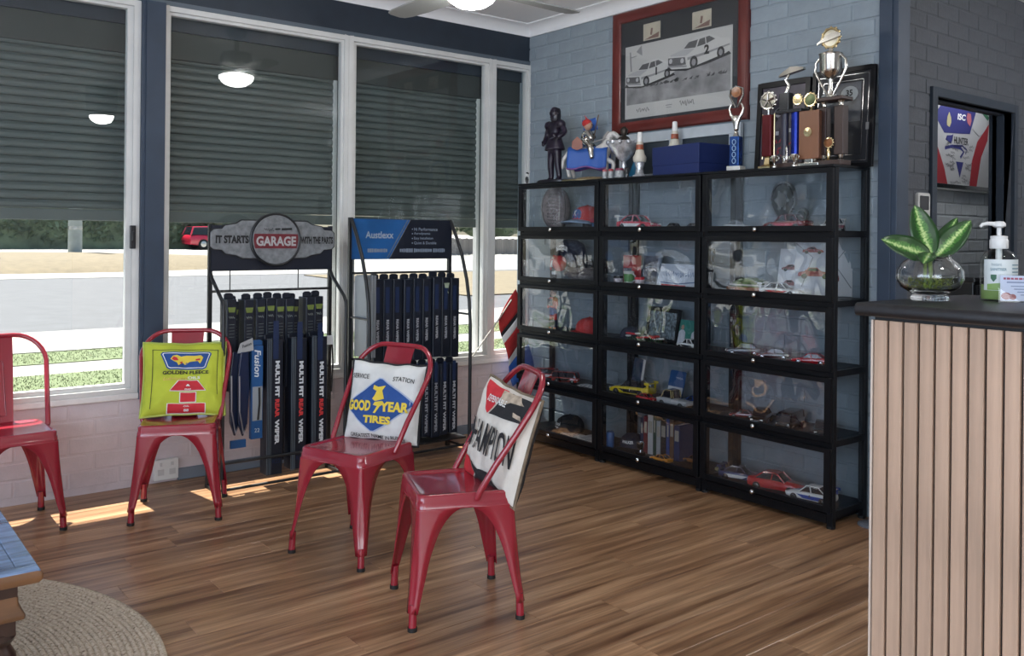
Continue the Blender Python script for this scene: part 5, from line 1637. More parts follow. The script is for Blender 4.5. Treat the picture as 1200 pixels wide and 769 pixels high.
def white_bottle(label, loc, foot):
    t = thing('skittle_bottle', label, 'bottle', loc, 0, 'white skittle-shaped bottles on the cabinets')
    b = MB(); b.lathe([(.034, foot), (.038, foot + .01), (.038, foot + .028), (.028, foot + .045), (.022, foot + .07), (.020, foot + .10), (.017, foot + .115)], 18); b.build('body', mat('bottle_cream', (.55, .52, .44), .4), t, smooth=50)
    b = MB(); b.lathe([(.0225, foot + .055), (.0212, foot + .098)], 18, caps=False); b.build('label', mat('bottle_red_label', (.30, .07, .03), .5, nscale=50, namt=.5), t, smooth=50)
    b = MB(); b.lathe([(.0228, foot + .056), (.0224, foot + .070)], 18, caps=False); b.build('green_band', mat('bottle_green', (.02, .10, .03), .5), t)
    b = MB(); b.lathe([(.016, foot + .115), (.014, foot + .165), (.010, foot + .170), (.001, foot + .171)], 16); b.build('cap', INKW, t, smooth=50)
    if foot > .03:
        b = MB(); b.lathe([(.04, 0), (.042, .006), (.026, .016), (.020, .05), (.030, foot)], 18); b.build('glass_foot', CRY, t, smooth=50)
    return t
white_bottle('white skittle-shaped bottle on a crystal foot, just before the dark blue box', (-.275, -1.335, TOP), .085)
white_bottle('white skittle-shaped bottle standing behind the dark blue box, under the big picture', (-.105, -1.445, TOP), .15)
for i, (y, l) in enumerate(((-1.085, 'small glass jar with a pink lid nearest the knight figurine'), (-1.135, 'small glass jar with a red lid, second from the knight figurine'), (-1.205, 'wider glass jar with a maroon lid before the crystal goblet'), (-1.262, 'small dark jar beside the white skittle bottle'))):
    t = thing('small_jar', l, 'jar', (-.305, y, TOP), 0, 'small jars on the front edge of the cabinets')
    r_ = (.016, .016, .026, .014)[i]
    b = MB(); b.lathe([(r_, 0), (r_, .036), (r_ * .85, .042)], 16); b.build('glass', mat('jar_glass', (.30, .32, .33), .15, nscale=60, namt=.4) if i < 3 else P_BLK, t, smooth=40)
    b = MB(); b.lathe([(r_ * .95, .042), (r_ * .95, .052), (r_ * .8, .055)], 16); b.build('lid', mat(('jar_pink', 'jar_red', 'jar_maroon', 'jar_black')[i], ((.35, .08, .10), (.30, .03, .04), (.18, .02, .05), (.02, .02, .02))[i], .4), t, smooth=40)

# dark blue box
t = thing('storage_box', 'dark royal blue cardboard storage box on top of the middle cabinet', 'box', (-.175, -1.635, TOP), face(-1, .13))
BB = mat('royal_blue_card', (.005, .016, .090), .55, nscale=5, namt=.06)
b = MB(); b.bx(-.185, .185, -.125, .125, 0, .125); b.build('carton', BB, t, bevel=.002)
b = MB(); b.bx(-.188, .188, -.128, .128, .052, .158); b.build('lid', BB, t, bevel=.003)

# trophies
def column(b, x, y, z0, z1, r_, n=16): b.cyl((x, y, z0), (x, y, z1), r_, n=n)
def wreath(M, r_, m1, m2, parent, txt=None):
    b = MB(); b.tube([(r_ * math.cos(a), r_ * math.sin(a), 0) for a in [2 * PI * k / 20 for k in range(20)]], r_ * .16, 6, closed=True, M=M)
    for k in range(12):
        a = 2 * PI * k / 12; b.ball((1.1 * r_ * math.cos(a), 1.1 * r_ * math.sin(a), 0), (r_ * .18, r_ * .18, r_ * .10), 6, 4, M)
    w = b.build('wreath', m1, parent, smooth=60)
    b = MB(); b.lathe([(r_ * .95, -.002), (r_ * .95, .002), (.001, .003)], 18, M); b.build('medallion', m2, w, smooth=30)
    return w
BLUT = mat('trophy_blue_foil', (.02, .07, .25), .25, .6, nscale=30, namt=.4)
ROYT = mat('trophy_royal_foil', (.012, .03, .26), .2, .6, nscale=14, namt=.3)
MART = mat('trophy_maroon_foil', (.11, .012, .015), .25, .5)
F = face(-1, 0)
# 1 blue column with figure holding a disc
t = thing('trophy', 'slim trophy with a blue patterned column and a silver winged figure, beside the blue box', 'trophy', (-.27, -2.000, TOP), F + .15, 'trophies on the cabinets')
b = MB(); b.bx(-.038, .038, -.03, .03, 0, .024); b.build('base', MARB, t, bevel=.003)
b = MB(); b.bx(-.026, .026, -.022, .022, .024, .175); cl = b.build('column', BLUT, t, bevel=.003)
b = MB()
for k in range(4): b.tube([(.010 * math.cos(a), -.0225, .05 + k * .032 + .013 * math.sin(a)) for a in [2 * PI * q / 10 for q in range(10)]], .0022, 5, closed=True)
b.build('ring_pattern', mat('pale_blue_foil', (.30, .42, .55), .3), cl)
b = MB(); b.lathe([(.020, .175), (.012, .185), (.010, .20)], 14); b.build('collar', SILV, t, smooth=50)
skin('winged_figure', [(0, 0, .20, .013), (0, 0, .235, .015), (0, 0, .262, .016), (0, 0, .285, .007), (-.030, 0, .285, .009), (-.040, 0, .320, .006), (-.026, 0, .345, .005), (.030, 0, .285, .009), (.040, 0, .320, .006), (.026, 0, .345, .005)], [(0, 1), (1, 2), (2, 3), (2, 4), (4, 5), (5, 6), (2, 7), (7, 8), (8, 9)], SILV, t)
b = MB(); b.tube([(-.006, 0, .325), (-.036, 0, .385), (-.034, 0, .418), (0, 0, .432), (.034, 0, .418), (.036, 0, .385), (.006, 0, .325)], .006, 6); hoop_ = b.build('upper_frame', SILV, t, smooth=60)
b = MB(); b.lathe([(.027, -.004), (.027, .004), (.001, .006)], 20, tr(0, -.002, .402) @ FR); b.build('amber_disc', mat('amber_disc', (.24, .09, .03), .3, nscale=40, namt=.4), hoop_)
# 2 maroon columns with a wheel wreath
t = thing('trophy', 'trophy with a maroon column and a silver wheel wreath on top', 'trophy', (-.27, -2.195, TOP), F, 'trophies on the cabinets')
b = MB(); b.lathe([(.05, 0), (.05, .010), (.022, .022), (.016, .055), (.022, .06)], 4, rotz(PI / 4)); b.build('base', GOLD, t)
b = MB(); b.bx(-.026, .026, -.02, .02, .06, .265); b.build('column', MART, t, bevel=.003)
b = MB()
for s in (-1, 1): b.cyl((s * .034, 0, .05), (s * .034, 0, .27), .005, n=8)
b.build('side_rod', GOLD, t)
wreath(tr(0, -.004, .335) @ FR, .040, SILV, mat('wreath_field', (.25, .24, .20), .3, 1), t)
b = MB(); b.cyl((0, 0, .265), (0, 0, .30), .008, n=8)
for k in range(5):
    a = 2 * PI * k / 5 + .3; b.cyl((0, -.012, .335), (.034 * math.cos(a), -.012, .335 + .034 * math.sin(a)), .004, n=6)
b.build('spokes', SILV, t)
# 3 tall with car on top
t = thing('trophy', 'trophy with a royal blue column, gold wreath and a leaping silver car figure', 'trophy', (-.25, -2.325, TOP), F, 'trophies on the cabinets')
b = MB(); b.bx(-.075, .065, -.04, .04, 0, .022); b.build('base', DWAL, t, bevel=.003)
for x in (.012, -.05):
    b = MB(); b.lathe([(.016, .022), (.012, .03), (.018, .06)], 12, tr(x)); b.build('collar', SILV, t, smooth=50)
b = MB(); column(b, .012, 0, .06, .262, .024, 20); b.build('blue_column', ROYT, t, smooth=40)
b = MB(); column(b, -.05, 0, .06, .262, .018, 20); b.build('dark_column', mat('trophy_dark_foil', (.03, .03, .05), .3), t, smooth=40)
b = MB(); b.bx(-.085, .06, -.035, .035, .262, .280); b.build('upper_plate', P_BLK, t, bevel=.003)
wreath(tr(.028, -.012, .325) @ FR, .024, GOLD, GOLD, t)
b = MB(); b.bx(-.072, -.018, -.02, .02, .28, .365); b.build('block', P_BLK, t, bevel=.003)
b = MB(); b.tube([(-.045, 0, .365), (-.028, 0, .40), (-.05, 0, .43), (-.03, 0, .455)], [.010, .009, .008, .007], 8); b.build('curved_stem', SILV, t, smooth=60)
b = MB(); b.rings([[(x, -w, z0), (x, w, z0), (x, w * .7, z1), (x, -w * .7, z1)] for x, w, z0, z1 in ((-.085, .008, .445, .455), (-.06, .016, .448, .468), (-.02, .016, .456, .488), (.02, .016, .462, .486), (.055, .012, .468, .478))]); b.build('car_figure', SILV, t, smooth=40)
b = MB(); b.lathe([(.012, .022), (.006, .03), (.014, .05), (.004, .07), (.010, .09), (.002, .105)], 10, tr(-.018, -.03)); b.build('small_figure', SILV, t, smooth=50)
# 4 walnut column
t = thing('trophy', 'trophy with a broad tan walnut column, round badge and a green gold medallion', 'trophy', (-.265, -2.430, TOP), F, 'trophies on the cabinets')
b = MB(); b.bx(-.062, .062, -.04, .04, 0, .014); b.bx(-.022, .022, -.025, .025, .014, .034); b.build('base', SILV, t, bevel=.002)
b = MB(); b.prism([(-.054, -.022), (.054, -.022), (.040, .028), (-.040, .028)], .034, .262); b.build('column', mat('tan_walnut', (.20, .085, .042), .4, nscale=8, namt=.2, stretch=(1, 1, .15)), t, bevel=.003)
b = MB(); b.lathe([(.022, 0), (.022, .003), (.001, .005)], 18, tr(-.004, -.0225, .160) @ FR); b.build('round_badge', GOLD, t)
wreath(tr(-.004, -.004, .315) @ FR, .030, GOLD, mat('green_medal', (.08, .10, .04), .3, .5, nscale=50, namt=.4), t)
b = MB(); b.lathe([(.014, .262), (.006, .272), (.006, .285)], 10); b.build('collar', GOLD, t, smooth=50)
# 5 big cup on twin columns
t = thing('trophy', 'tallest trophy, a silver two-handled cup with a gold wreath on dark wood columns', 'trophy', (-.225, -2.515, TOP), F, 'trophies on the cabinets')
b = MB(); b.bx(-.075, .070, -.045, .045, 0, .024); b.build('base', DWAL, t, bevel=.003)
for x, m_ in ((.045, DWAL), (-.045, DWAL)):
    b = MB(); b.bx(x - .024, x + .024, -.022, .022, .05, .275); b.build('column', m_, t, bevel=.003)
    b = MB(); b.lathe([(.02, .024), (.010, .034), (.014, .05)], 12, tr(x)); b.build('collar', SILV, t, smooth=50)
    b = MB(); b.lathe([(.014, .275), (.010, .285), (.018, .30)], 12, tr(x)); b.build('collar', SILV, t, smooth=50)
b = MB(); b.bx(-.080, .078, -.045, .045, .30, .318); b.build('upper_plate', DWAL, t, bevel=.004)
b = MB(); b.lathe([(.034, .318), (.028, .326), (.014, .335), (.010, .375), (.014, .405), (.040, .428), (.050, .45), (.052, .515), (.056, .525), (.050, .522), (.046, .45)], 24, tr(-.012)); b.build('cup', SILV, t, smooth=40)
for s in (-1, 1):
    b = MB(); b.tube([(-.012 + s * .050, 0, .518), (-.012 + s * .078, 0, .49), (-.012 + s * .080, 0, .45), (-.012 + s * .055, 0, .40), (-.012 + s * .022, 0, .345), (-.012 + s * .012, 0, .325)], .0065, 8); b.build('handle', SILV, t, smooth=60)
b = MB(); b.lathe([(.052, .525), (.030, .535), (.012, .540), (.010, .552)], 16, tr(-.012)); b.build('lid', SILV, t, smooth=50)
w = wreath(tr(-.012, 0, .600) @ FR, .044, GOLD, mat('pale_gold_disc', (.42, .40, .33), .35, 1), t)
b = MB(); b.rings([[(x, -.012, z0), (x, -.004, z0), (x, -.004, z1), (x, -.012, z1)] for x, z0, z1 in ((-.078, .575, .583), (-.05, .583, .60), (-.01, .59, .622), (.025, .597, .622), (.044, .60, .61))]); b.build('car_relief', SILV, w)
wreath(tr(.0, -.030, .105) @ FR, .022, GOLD, mat('amber_disc', (.24, .09, .03), .3), t)
b = MB(); b.lathe([(.018, .024), (.006, .034), (.012, .06), (.005, .082)], 10, tr(0, -.030)); b.build('small_stem', GOLD, t, smooth=50)
# small silver cups between
for i, (y, l) in enumerate(((-2.262, 'tiny silver cup between the maroon and royal blue trophies'), (-2.372, 'tiny silver cup at the foot of the royal blue trophy, nearest the walnut one'))):
    t = thing('trophy_cup', l, 'trophy', (-.315, y, TOP), F, 'tiny silver cups among the trophies')
    b = MB(); b.lathe([(.014, 0), (.014, .006), (.004, .014), (.004, .024), (.014, .036), (.017, .058), (.015, .058), (.010, .036)], 14); b.build('cup', SILV, t, smooth=40)
    b = MB()
    for s in (-1, 1): b.tube([(s * .015, 0, .054), (s * .026, 0, .048), (s * .024, 0, .036), (s * .011, 0, .032)], .002, 5)
    b.build('handles', SILV, t, smooth=60)

# two black frames leaning behind the trophies
def poster_a(t, M, w, h, T):
    b = MB(); b.bx(-w / 2 - .002, w / 2 + .002, -h / 2 - .002, h / 2 + .002, -.004, 0, M); b.build('print', mat('dark_violet_print', (.055, .045, .065), .4, nscale=9, namt=.5), t)
    a, g_, y_ = MB(), MB(), MB(); car_sketch((a, g_, y_), M @ rotz(.5), .03, .07, .16)
    a.build('pictured_car', mat('print_pale_dim', (.25, .24, .25), .5), t); g_.build('pictured_windows', INKK, t); y_.build('pictured_tyres', INKK, t)
    b = MB(); b.prism([(-.10, -.045), (-.02, -.045), (-.02, -.025), (-.10, -.025)], 0, .0006, M); b.prism([(.02, -.035), (.10, -.035), (.10, -.015), (.02, -.015)], 0, .0006, M); b.build('name_strip', mat('print_pale', (.50, .52, .56), .5), t)
    b = MB()
    rg3 = random.Random(2)
    for _ in range(26):
        x, y = rg3.uniform(-.10, .06), rg3.uniform(-.17, -.08); b.prism([(x, y), (x + .014, y + .004), (x + .010, y + .016)], 0, .0005, M)
    b.build('red_flecks', mat('print_red_fleck', (.35, .03, .05), .5), t)
flat_frame('framed_poster', 'black framed violet poster of a racing car leaning behind the maroon trophy', 'frame', (-.075, -2.130, TOP), F, .315, .47, .018, .06, FRK, .028, poster_a, 'black frames leaning behind the trophies')
def poster_b(t, M, w, h, T):
    b = MB(); b.bx(-w / 2 - .002, w / 2 + .002, -h / 2 - .002, h / 2 + .002, -.004, 0, M); b.build('mat_board', mat('black_mat_board', (.012, .013, .016), .5), t)
    b = MB()
    for q, m_ in ((.012, .003), (.040, .003)):
        x, y = w / 2 - q, h / 2 - q
        stroke(b, [(-x, -y), (-x, y)], m_, M); stroke(b, [(x, -y), (x, y)], m_, M); stroke(b, [(-x, y), (x, y)], m_, M); stroke(b, [(-x, -y), (x, -y)], m_, M)
    b.build('silver_line', HUB, t)
    b = MB(); b.bx(-w / 2 + .05, w / 2 - .05, -.02, h / 2 - .05, 0, .001, M); b.build('print', mat('dim_car_print', (.06, .065, .075), .4, nscale=14, namt=.7), t)
    b = MB()
    pts = [(.035 + .045 * math.cos(k * PI / 8), .115 + .038 * math.sin(k * PI / 8)) for k in range(16)]
    b.prism(pts, .001, .003, M); pts = [(-.075 + .045 * math.cos(k * PI / 8), .105 + .034 * math.sin(k * PI / 8)) for k in range(16)]; b.prism(pts, .001, .003, M); b.build('white_cap_shape', mat('print_cap_grey', (.28, .30, .30), .5), t)
    b = MB(); put_text(b, '35', M @ tr(.035, .12, .003), .030, .035, .03); b.build('number', INKK, t)
    b = MB(); b.prism([(.125, -.065), (.155, -.065), (.155, -.03), (.125, -.03)], 0, .001, M); b.build('plaque', mat('dull_plaque', (.20, .19, .18), .4), t)
flat_frame('framed_poster', 'black framed car memorabilia with silver lines leaning behind the tallest trophy', 'frame', (-.070, -2.462, TOP), F, .335, .485, .018, .06, FRK, .022, poster_b, 'black frames leaning behind the trophies')

# ================================================================== FRAMED PRINT ON THE WALL
t = thing('framed_print', 'large red-framed signed black and white racing print on the blue brick wall', 'picture', (-.012, -1.370, 2.343), F)
RW = mat('mahogany_frame', (.115, .016, .012), .35, nscale=6, namt=.2, stretch=(1, 1, 1), coat=.3)
w_, h_ = 1.025, .752
b = MB(); fwid = .068
prof_ = [(0, -.012), (0, .012), (.008, .022), (.03, .026), (fwid - .012, .018), (fwid, .010), (fwid, -.012)]
def mitre(sx, sz): return [(sx * (w_ / 2 - d), -q, sz * (h_ / 2 - d)) for d, q in prof_]
b.rings([mitre(-1, -1), mitre(1, -1), mitre(1, 1), mitre(-1, 1), mitre(-1, -1)], caps=False)
b.build('frame', RW, t, smooth=30)
b = MB(); b.bx(-w_ / 2 + fwid - .01, w_ / 2 - fwid + .01, -.004, .006, -h_ / 2 + fwid - .01, h_ / 2 - fwid + .01); b.build('mat_board', mat('charcoal_mat', (.030, .034, .038), .7), t)
b = MB(); px0, px1, pz0, pz1 = -.406, .406, -.290, .155
b.bx(px0, px1, -.006, -.004, pz0, pz1); b.build('print_sheet', mat('print_paper', (.46, .46, .44), .7), t)
M = tr(0, -.0062, 0) @ FR
def G(n, v): return mat('print_grey_' + n, (v, v, v * 1.01), .7)
b = MB(); b.prism([(px0 + .012, -.205), (px1 - .012, -.205), (px1 - .012, .0), (px0 + .012, -.055)], 0, .0004, M); b.build('print_road', mat('print_road_tone', (.24, .24, .24), .7, nscale=9, namt=.35), t)
b = MB(); rg4 = random.Random(8)
for _ in range(46):
    x = rg4.uniform(px0 + .03, px1 - .06); b.prism([(x, -.10 + rg4.uniform(-.012, .012)), (x + .03, -.092 + rg4.uniform(-.012, .012)), (x + .02, -.108)], .0004, .0007, M)
b.build('print_shadow', G('dark', .07), t)
def race_print(cx, cz, s, num, k0):
    A = lambda pts, v, nm, dz: MB().prism([(cx + x * s, cz + y * s) for x, y in pts], k0 + dz, k0 + dz + .0003, M).build(nm, v, t)
    disc = lambda x, y, rx, ry: [(x + rx * math.cos(q * PI / 8), y + ry * math.sin(q * PI / 8)) for q in range(16)]
    A([(-.52, -.125), (-.20, -.165), (.16, -.12), (.50, -.055), (.47, -.02), (-.5, -.06)], G('black', .03), 'printed_shade', -.0002)
    A([(-.50, -.07), (-.505, .03), (-.47, .075), (-.25, .115), (-.16, .195), (-.06, .235), (.15, .245), (.27, .20), (.36, .155), (.47, .15), (.505, .09), (.50, .0), (.42, -.035), (.10, -.095), (-.16, -.14), (-.44, -.115)], mat('print_car_white', (.50, .50, .48), .7), 'printed_car', 0)
    A([(-.50, -.05), (-.50, .035), (-.22, .01), (-.20, -.085), (-.44, -.085)], G('front', .10), 'printed_front', .0004)
    for x in (-.455, -.265): A(disc(x, -.010 - (x + .455) * .1, .028, .032), G('lamp', .42), 'printed_headlamp', .0008)
    A([(-.50, -.085), (-.19, -.12), (-.19, -.095), (-.50, -.06)], G('mid', .25), 'printed_bumper', .0005)
    A([(-.47, .07), (-.26, .11), (-.06, .095), (-.20, .025), (-.46, .05)], G('bonnet', .38), 'printed_bonnet', .0004)
    A([(-.24, .118), (-.155, .19), (-.01, .20), (-.05, .105)], G('glass', .10), 'printed_window', .0008)
    A([(-.025, .11), (.015, .20), (.10, .21), (.11, .125)], G('glass', .10), 'printed_window', .0008)
    A([(.125, .128), (.115, .212), (.17, .215), (.26, .165)], G('glass', .10), 'printed_window', .0008)
    A([(-.18, -.035), (.06, -.01), (.48, .055), (.48, .075), (.06, .02), (-.18, .0)], G('mid', .25), 'printed_stripe', .0004)
    for x, y, r1 in ((-.075, -.075, .080), (.345, -.015, .072)):
        A(disc(x, y, r1 * .8, r1), G('black', .03), 'printed_tyre', .0009)
        A(disc(x, y, r1 * .42, r1 * .55), G('mid', .25), 'printed_rim', .0013)
    b = MB(); put_text(b, num, M @ tr(cx + .13 * s, cz + .055 * s, k0 + .0008), .12 * s, None, .05); b.build('printed_number', G('black', .03), t)
race_print(-.200, -.045, .395, '1', .0008)
race_print(.172, .020, .455, '2', .0026)
b = MB(); b.prism([(-.315, .115), (-.27, .15), (-.265, .085)], 0, .0004, M); stroke(b, [(-.365, .12), (-.36, .05), (-.355, .0)], .012, M); stroke(b, [(-.36, .085), (-.31, .09)], .006, M); b.build('printed_flagman', G('mid', .25), t)
b = MB(); scribble(b, M @ tr(-.255, -.245), .11, .035, 1, .003, 5); b.build('signature', INKK, t)
b = MB(); scribble(b, M @ tr(.09, -.238), .11, .035, 5, .003, 6)
b.build('signature', INKK, t)
b = MB(); stroke(b, [(-.075, -.237), (-.025, -.237)], .005, M); stroke(b, [(-.07, -.25), (-.03, -.25)], .004, M); b.build('caption', G('mid', .25), t)
for x in (-.19, .19):
    b = MB(); b.bx(x - .068, x + .068, -.0068, -.004, .172, .272); p = b.build('inset_photo', mat('cream_photo', (.50, .46, .36), .5, nscale=10, namt=.15), t)
    b = MB(); b.prism([(x - .055, .178), (x + .055, .178), (x + .06, .21), (x - .02, .188)], 0.0007, .0011, M); stroke(b, [(x - .005, .20), (x, .225), (x + .002, .24)], .016, M, .0012); b.build('photo_subject', mat('photo_brown', (.20, .12, .10), .6), p)
b = MB(); b.bx(-w_ / 2 + fwid, w_ / 2 - fwid, -.0125, -.0105, -h_ / 2 + fwid, h_ / 2 - fwid); b.build('glazing', glass_mat('picture_glass', (.98, .98, .98), 0, 1, 1.35), t)

# red striped flag on a stick tucked behind the first cabinet
t = thing('hand_flag', 'red, white and blue flag on a thin stick tucked between window and cabinet', 'flag', (0, 0, 0))
b = MB(); b.tube([(-.53, -.09, .53), (-.30, -.085, .775), (-.20, -.08, .89)], .0045, 6); b.build('stick', mat('pale_stick', (.45, .42, .38), .5), t, smooth=60)
def flagf(u, v):
    p0, p1 = Vector((-.315, -.088, .765)), Vector((-.16, -.080, .965))
    q0, q1 = Vector((-.20, -.11, .30)), Vector((-.03, -.12, .42))
    a = p0.lerp(p1, u); c_ = q0.lerp(q1, u)
    p = a.lerp(c_, v)
    p.y += .014 * math.sin(v * 9 + u * 3)
    return p
for nm, m_, v0, v1 in (('red_stripe', FAB_R, 0, .22), ('black_stripe', FAB_K, .22, .27), ('white_stripe', INKW, .27, .36), ('red_stripe', FAB_R, .36, .60), ('white_stripe', INKW, .60, .70), ('blue_stripe', KB, .70, 1.0)):
    b = MB(); b.sheet(lambda u, v: flagf(u, v0 + (v1 - v0) * v), 8, 5); o = b.build(nm, m_, t, smooth=60); o.modifiers.new('thick', 'SOLIDIFY').thickness = .0012

# ================================================================== WALL DEVICE, JERSEY, CORRIDOR
t = thing('wall_controller', 'small white controller with a dark screen on the charcoal brick wall behind the plant', 'controller', (.640, -2.502, 1.50))
b = MB(); b.prism(round_poly(.13, .15, .015, 4), 0, .018, FR); b.build('case', mat('controller_white', (.52, .52, .50), .4), t, bevel=.003)
b = MB(); b.prism(round_poly(.095, .075, .006, 3), .018, .0195, tr(0, 0, .022) @ FR); b.build('screen', mat('controller_screen', (.012, .013, .016), .15), t)
b = MB(); b.prism(round_poly(.05, .018, .006, 3), .018, .020, tr(0, 0, -.048) @ FR); b.build('button', mat('white_plastic_dull', (.55, .55, .54), .5), t)

t = thing('framed_jersey', 'signed white, blue and red football jersey in a black frame seen through the doorway', 'framed jersey', (2.50, -1.868, 1.99))
jw, jh = 1.30, .60
b = MB(); ft = .030
for s in (-1, 1): b.bx(s * jw / 2, s * (jw / 2 - ft), -.02, .016, -jh / 2 , jh / 2 + .10)
b.bx(-jw / 2 + ft, jw / 2 - ft, -.02, .016, -jh / 2, -jh / 2 + ft); b.bx(-jw / 2 + ft, jw / 2 - ft, -.02, .016, jh / 2 + .10 - ft, jh / 2 + .10)
b.build('frame', P_BLK, t, bevel=.002)
b = MB(); b.bx(-jw / 2 + ft, jw / 2 - ft, .0, .012, -jh / 2 + ft, jh / 2 + .10 - ft); b.build('mat_board', mat('jersey_mat', (.36, .36, .355), .7), t)
M = tr(-.08, 0, 0) @ FR
JW = mat('jersey_white', (.37, .37, .375), .8); JB = mat('jersey_blue', (.018, .020, .13), .8); JR = mat('jersey_red', (.26, .012, .020), .8)
def J(pts, m_, nm, dz, par=None): 
    b = MB(); b.prism(pts, dz, dz + .001, M); return b.build(nm, m_, par or t)
jb = J([(-.38, -.27), (-.38, .22), (-.22, .30), (.20, .30), (.40, .20), (.48, .02), (.26, -.27)], JW, 'jersey', .001)
J([(-.36, .20), (-.24, .30), (-.10, .345), (.16, .345), (.27, .30), (.16, .105), (-.22, .085)], JB, 'blue_yoke', .0025, jb)
J([(.27, .30), (.30, .33), (.46, .24), (.40, .13), (.30, .10), (.20, .145)], JW, 'sleeve', .0035, jb)
J([(.36, .12), (.46, .20), (.44, .08), (.34, -.05), (.27, -.27), (.16, -.27), (.20, -.08), (.28, .06)], JR, 'red_panel', .004, jb)
J([(-.38, .06), (-.30, -.04), (-.22, -.16), (-.17, -.27), (-.38, -.27)], JR, 'red_panel', .004, jb)
J([(.325, .325), (.46, .25), (.44, .225), (.31, .29)], mat('jersey_green', (.03, .12, .06), .8), 'green_mark', .0048, jb)
b = MB(); stroke(b, [(-.10, .345), (-.05, .305), (.02, .285), (.09, .305), (.13, .345)], .018, M, .005); b.build('collar', JW, jb)
b = MB(); put_text(b, 'ISC', M @ tr(.03, .215, .004), .045, .125, .03, .15); b.build('maker_lettering', INKW, jb)
b = MB(); put_text(b, 'HUNTER', M @ tr(.03, .045, .003), .050, .215, .02); b.build('sponsor_lettering', INKK, jb)
J([(-.20, .04), (-.18, .07), (-.12, .075), (-.09, .085), (-.10, .05), (-.12, .015), (-.16, .03)], JB, 'animal_mark', .003, jb)
b = MB(); stroke(b, [(-.21, -.02), (-.10, .0), (.02, -.005), (.07, -.03), (.02, -.075)], .022, M, .003); stroke(b, [(-.08, .005), (.05, .012), (.11, -.012), (.10, -.045)], .012, M, .003); b.build('swoosh_mark', JB, jb)
J([(-.045, -.105), (.065, -.105), (.012, -.215)], JB, 'blue_triangle', .003, jb)
J([(-.185, .14), (-.15, .13), (-.125, .165), (-.13, .20), (-.155, .235), (-.18, .20), (-.19, .165)], mat('crest_gold', (.35, .32, .18), .6), 'crest', .0045, jb)
J([(.12, .18), (.16, .16), (.18, .20), (.17, .25), (.12, .255), (.105, .22)], mat('crest_red', (.35, .10, .12), .6), 'crest', .0045, jb)
b = MB()
rg5 = random.Random(12)
for q in range(44):
    x, y = rg5.uniform(-.20, .20), rg5.uniform(-.26, .02)
    if abs(x) < .06 and -.21 < y < -.06: continue
    scribble(b, M @ tr(x, y, .003) @ rotz(rg5.uniform(-.2, .5)), .06, .022, q, .0028, 3)
b.build('signature', INKK, jb)
t = thing('black_desk', 'plain black cupboard standing in the corridor under the jersey', 'cupboard', (2.5, -2.05, 0))
b = MB(); b.bx(-.6, .75, -.16, .16, 0, 1.06); b.build('carcass', P_BLK, t, bevel=.004)
b = MB(); b.bx(-.62, .77, -.18, .17, 1.06, 1.09); b.build('top', P_BLK, t, bevel=.004)
for s in (-1, 1):
    b = MB(); b.bx(.075 + s * .33 - .32, .075 + s * .33 + .32, -.178, -.16, .06, 1.04); d = b.build('door', mat('black_door', (.010, .010, .012), .4), t, bevel=.003)
    b = MB(); b.bx(.075 - s * -.05 - .006, .075 + s * .05 + .006, -.19, -.178, .5, .62); b.build('handle', DSTEEL, d)

# ================================================================== COUNTER
t = thing('reception_counter', 'reception counter with pale timber slats and a black rounded top', 'counter', (-1.72, -3.564, 0))
OAK = mat('pale_oak_slat', (.46, .315, .225), .5, var=.10, nscale=7, namt=.16, stretch=(6, 6, .35), bump=.15, bscale=40)
b = MB(); b.bx(.014, .62, -2.2, -.004, 0, 1.118); b.build('carcass', mat('counter_black', (.006, .006, .007), .6), t)
b = MB(); b.prism(round_poly(.66, .0355, .0150, 5), -2.24, .028, tr(.295, 0, 1.1345) @ rotx(PI / 2) @ rotz(0) @ Matrix.Diagonal((1, 1, -1, 1))); b.build('counter_top', mat('counter_top_black', (.012, .012, .014), .38, nscale=60, namt=.25), t, smooth=40)
b = MB(); b.bx(.0, .0365, -.0365, .0, 0, 1.104); 
sl = MB(); sl.rings([[(x, y, 0) for x, y in ((.012, -.0175), (.002, -.0175), (0, -.0155), (0, .0155), (.002, .0175), (.012, .0175))], [(x, y, 1.106) for x, y in ((.012, -.0175), (.002, -.0175), (0, -.0155), (0, .0155), (.002, .0175), (.012, .0175))]])
sm = sl.mesh('slat', OAK)
for k in range(50):
    place(sm, 'slat', t, (0, -.027 - k * .0418, 0))
b = MB(); b.bx(.0, .012, -.0065, -.001, 0, 1.106); b.bx(.012, .60, -.004, .003, 0, 1.106); b.build('end_panel', mat('pale_end_strip', (.60, .50, .42), .5), t)

# glass bowl with plant
t = thing('glass_bowl', 'round footed glass bowl of water and moss holding a leafy cutting, on the counter', 'bowl', (-1.470, -3.600, 1.1525))
BG = solid_glass('bowl_glass', (.98, .99, .985))
outp = [(.050, .0), (.052, .006), (.046, .014), (.052, .020), (.078, .036), (.090, .060), (.088, .085), (.072, .108), (.056, .119), (.054, .125), (.057, .130)]
inp = [(.054, .130), (.051, .124), (.053, .118), (.069, .106), (.085, .084), (.087, .060), (.075, .039), (.050, .025), (.001, .023)]
b = MB(); b.lathe(outp + inp, 36, caps=False); b.lathe([(.050, 0), (.001, .0)], 36, caps=False); b.build('bowl', BG, t, smooth=60)
b = MB(); b.lathe([(.001, .0245), (.049, .0265), (.074, .040), (.0855, .058), (.0855, .066), (.001, .066)], 36, caps=False); b.build('water', glass_mat('water_surface', (.93, .96, .93), .1, 20, 1.33, .005), t, smooth=50)
b = MB(); rg6 = random.Random(4)
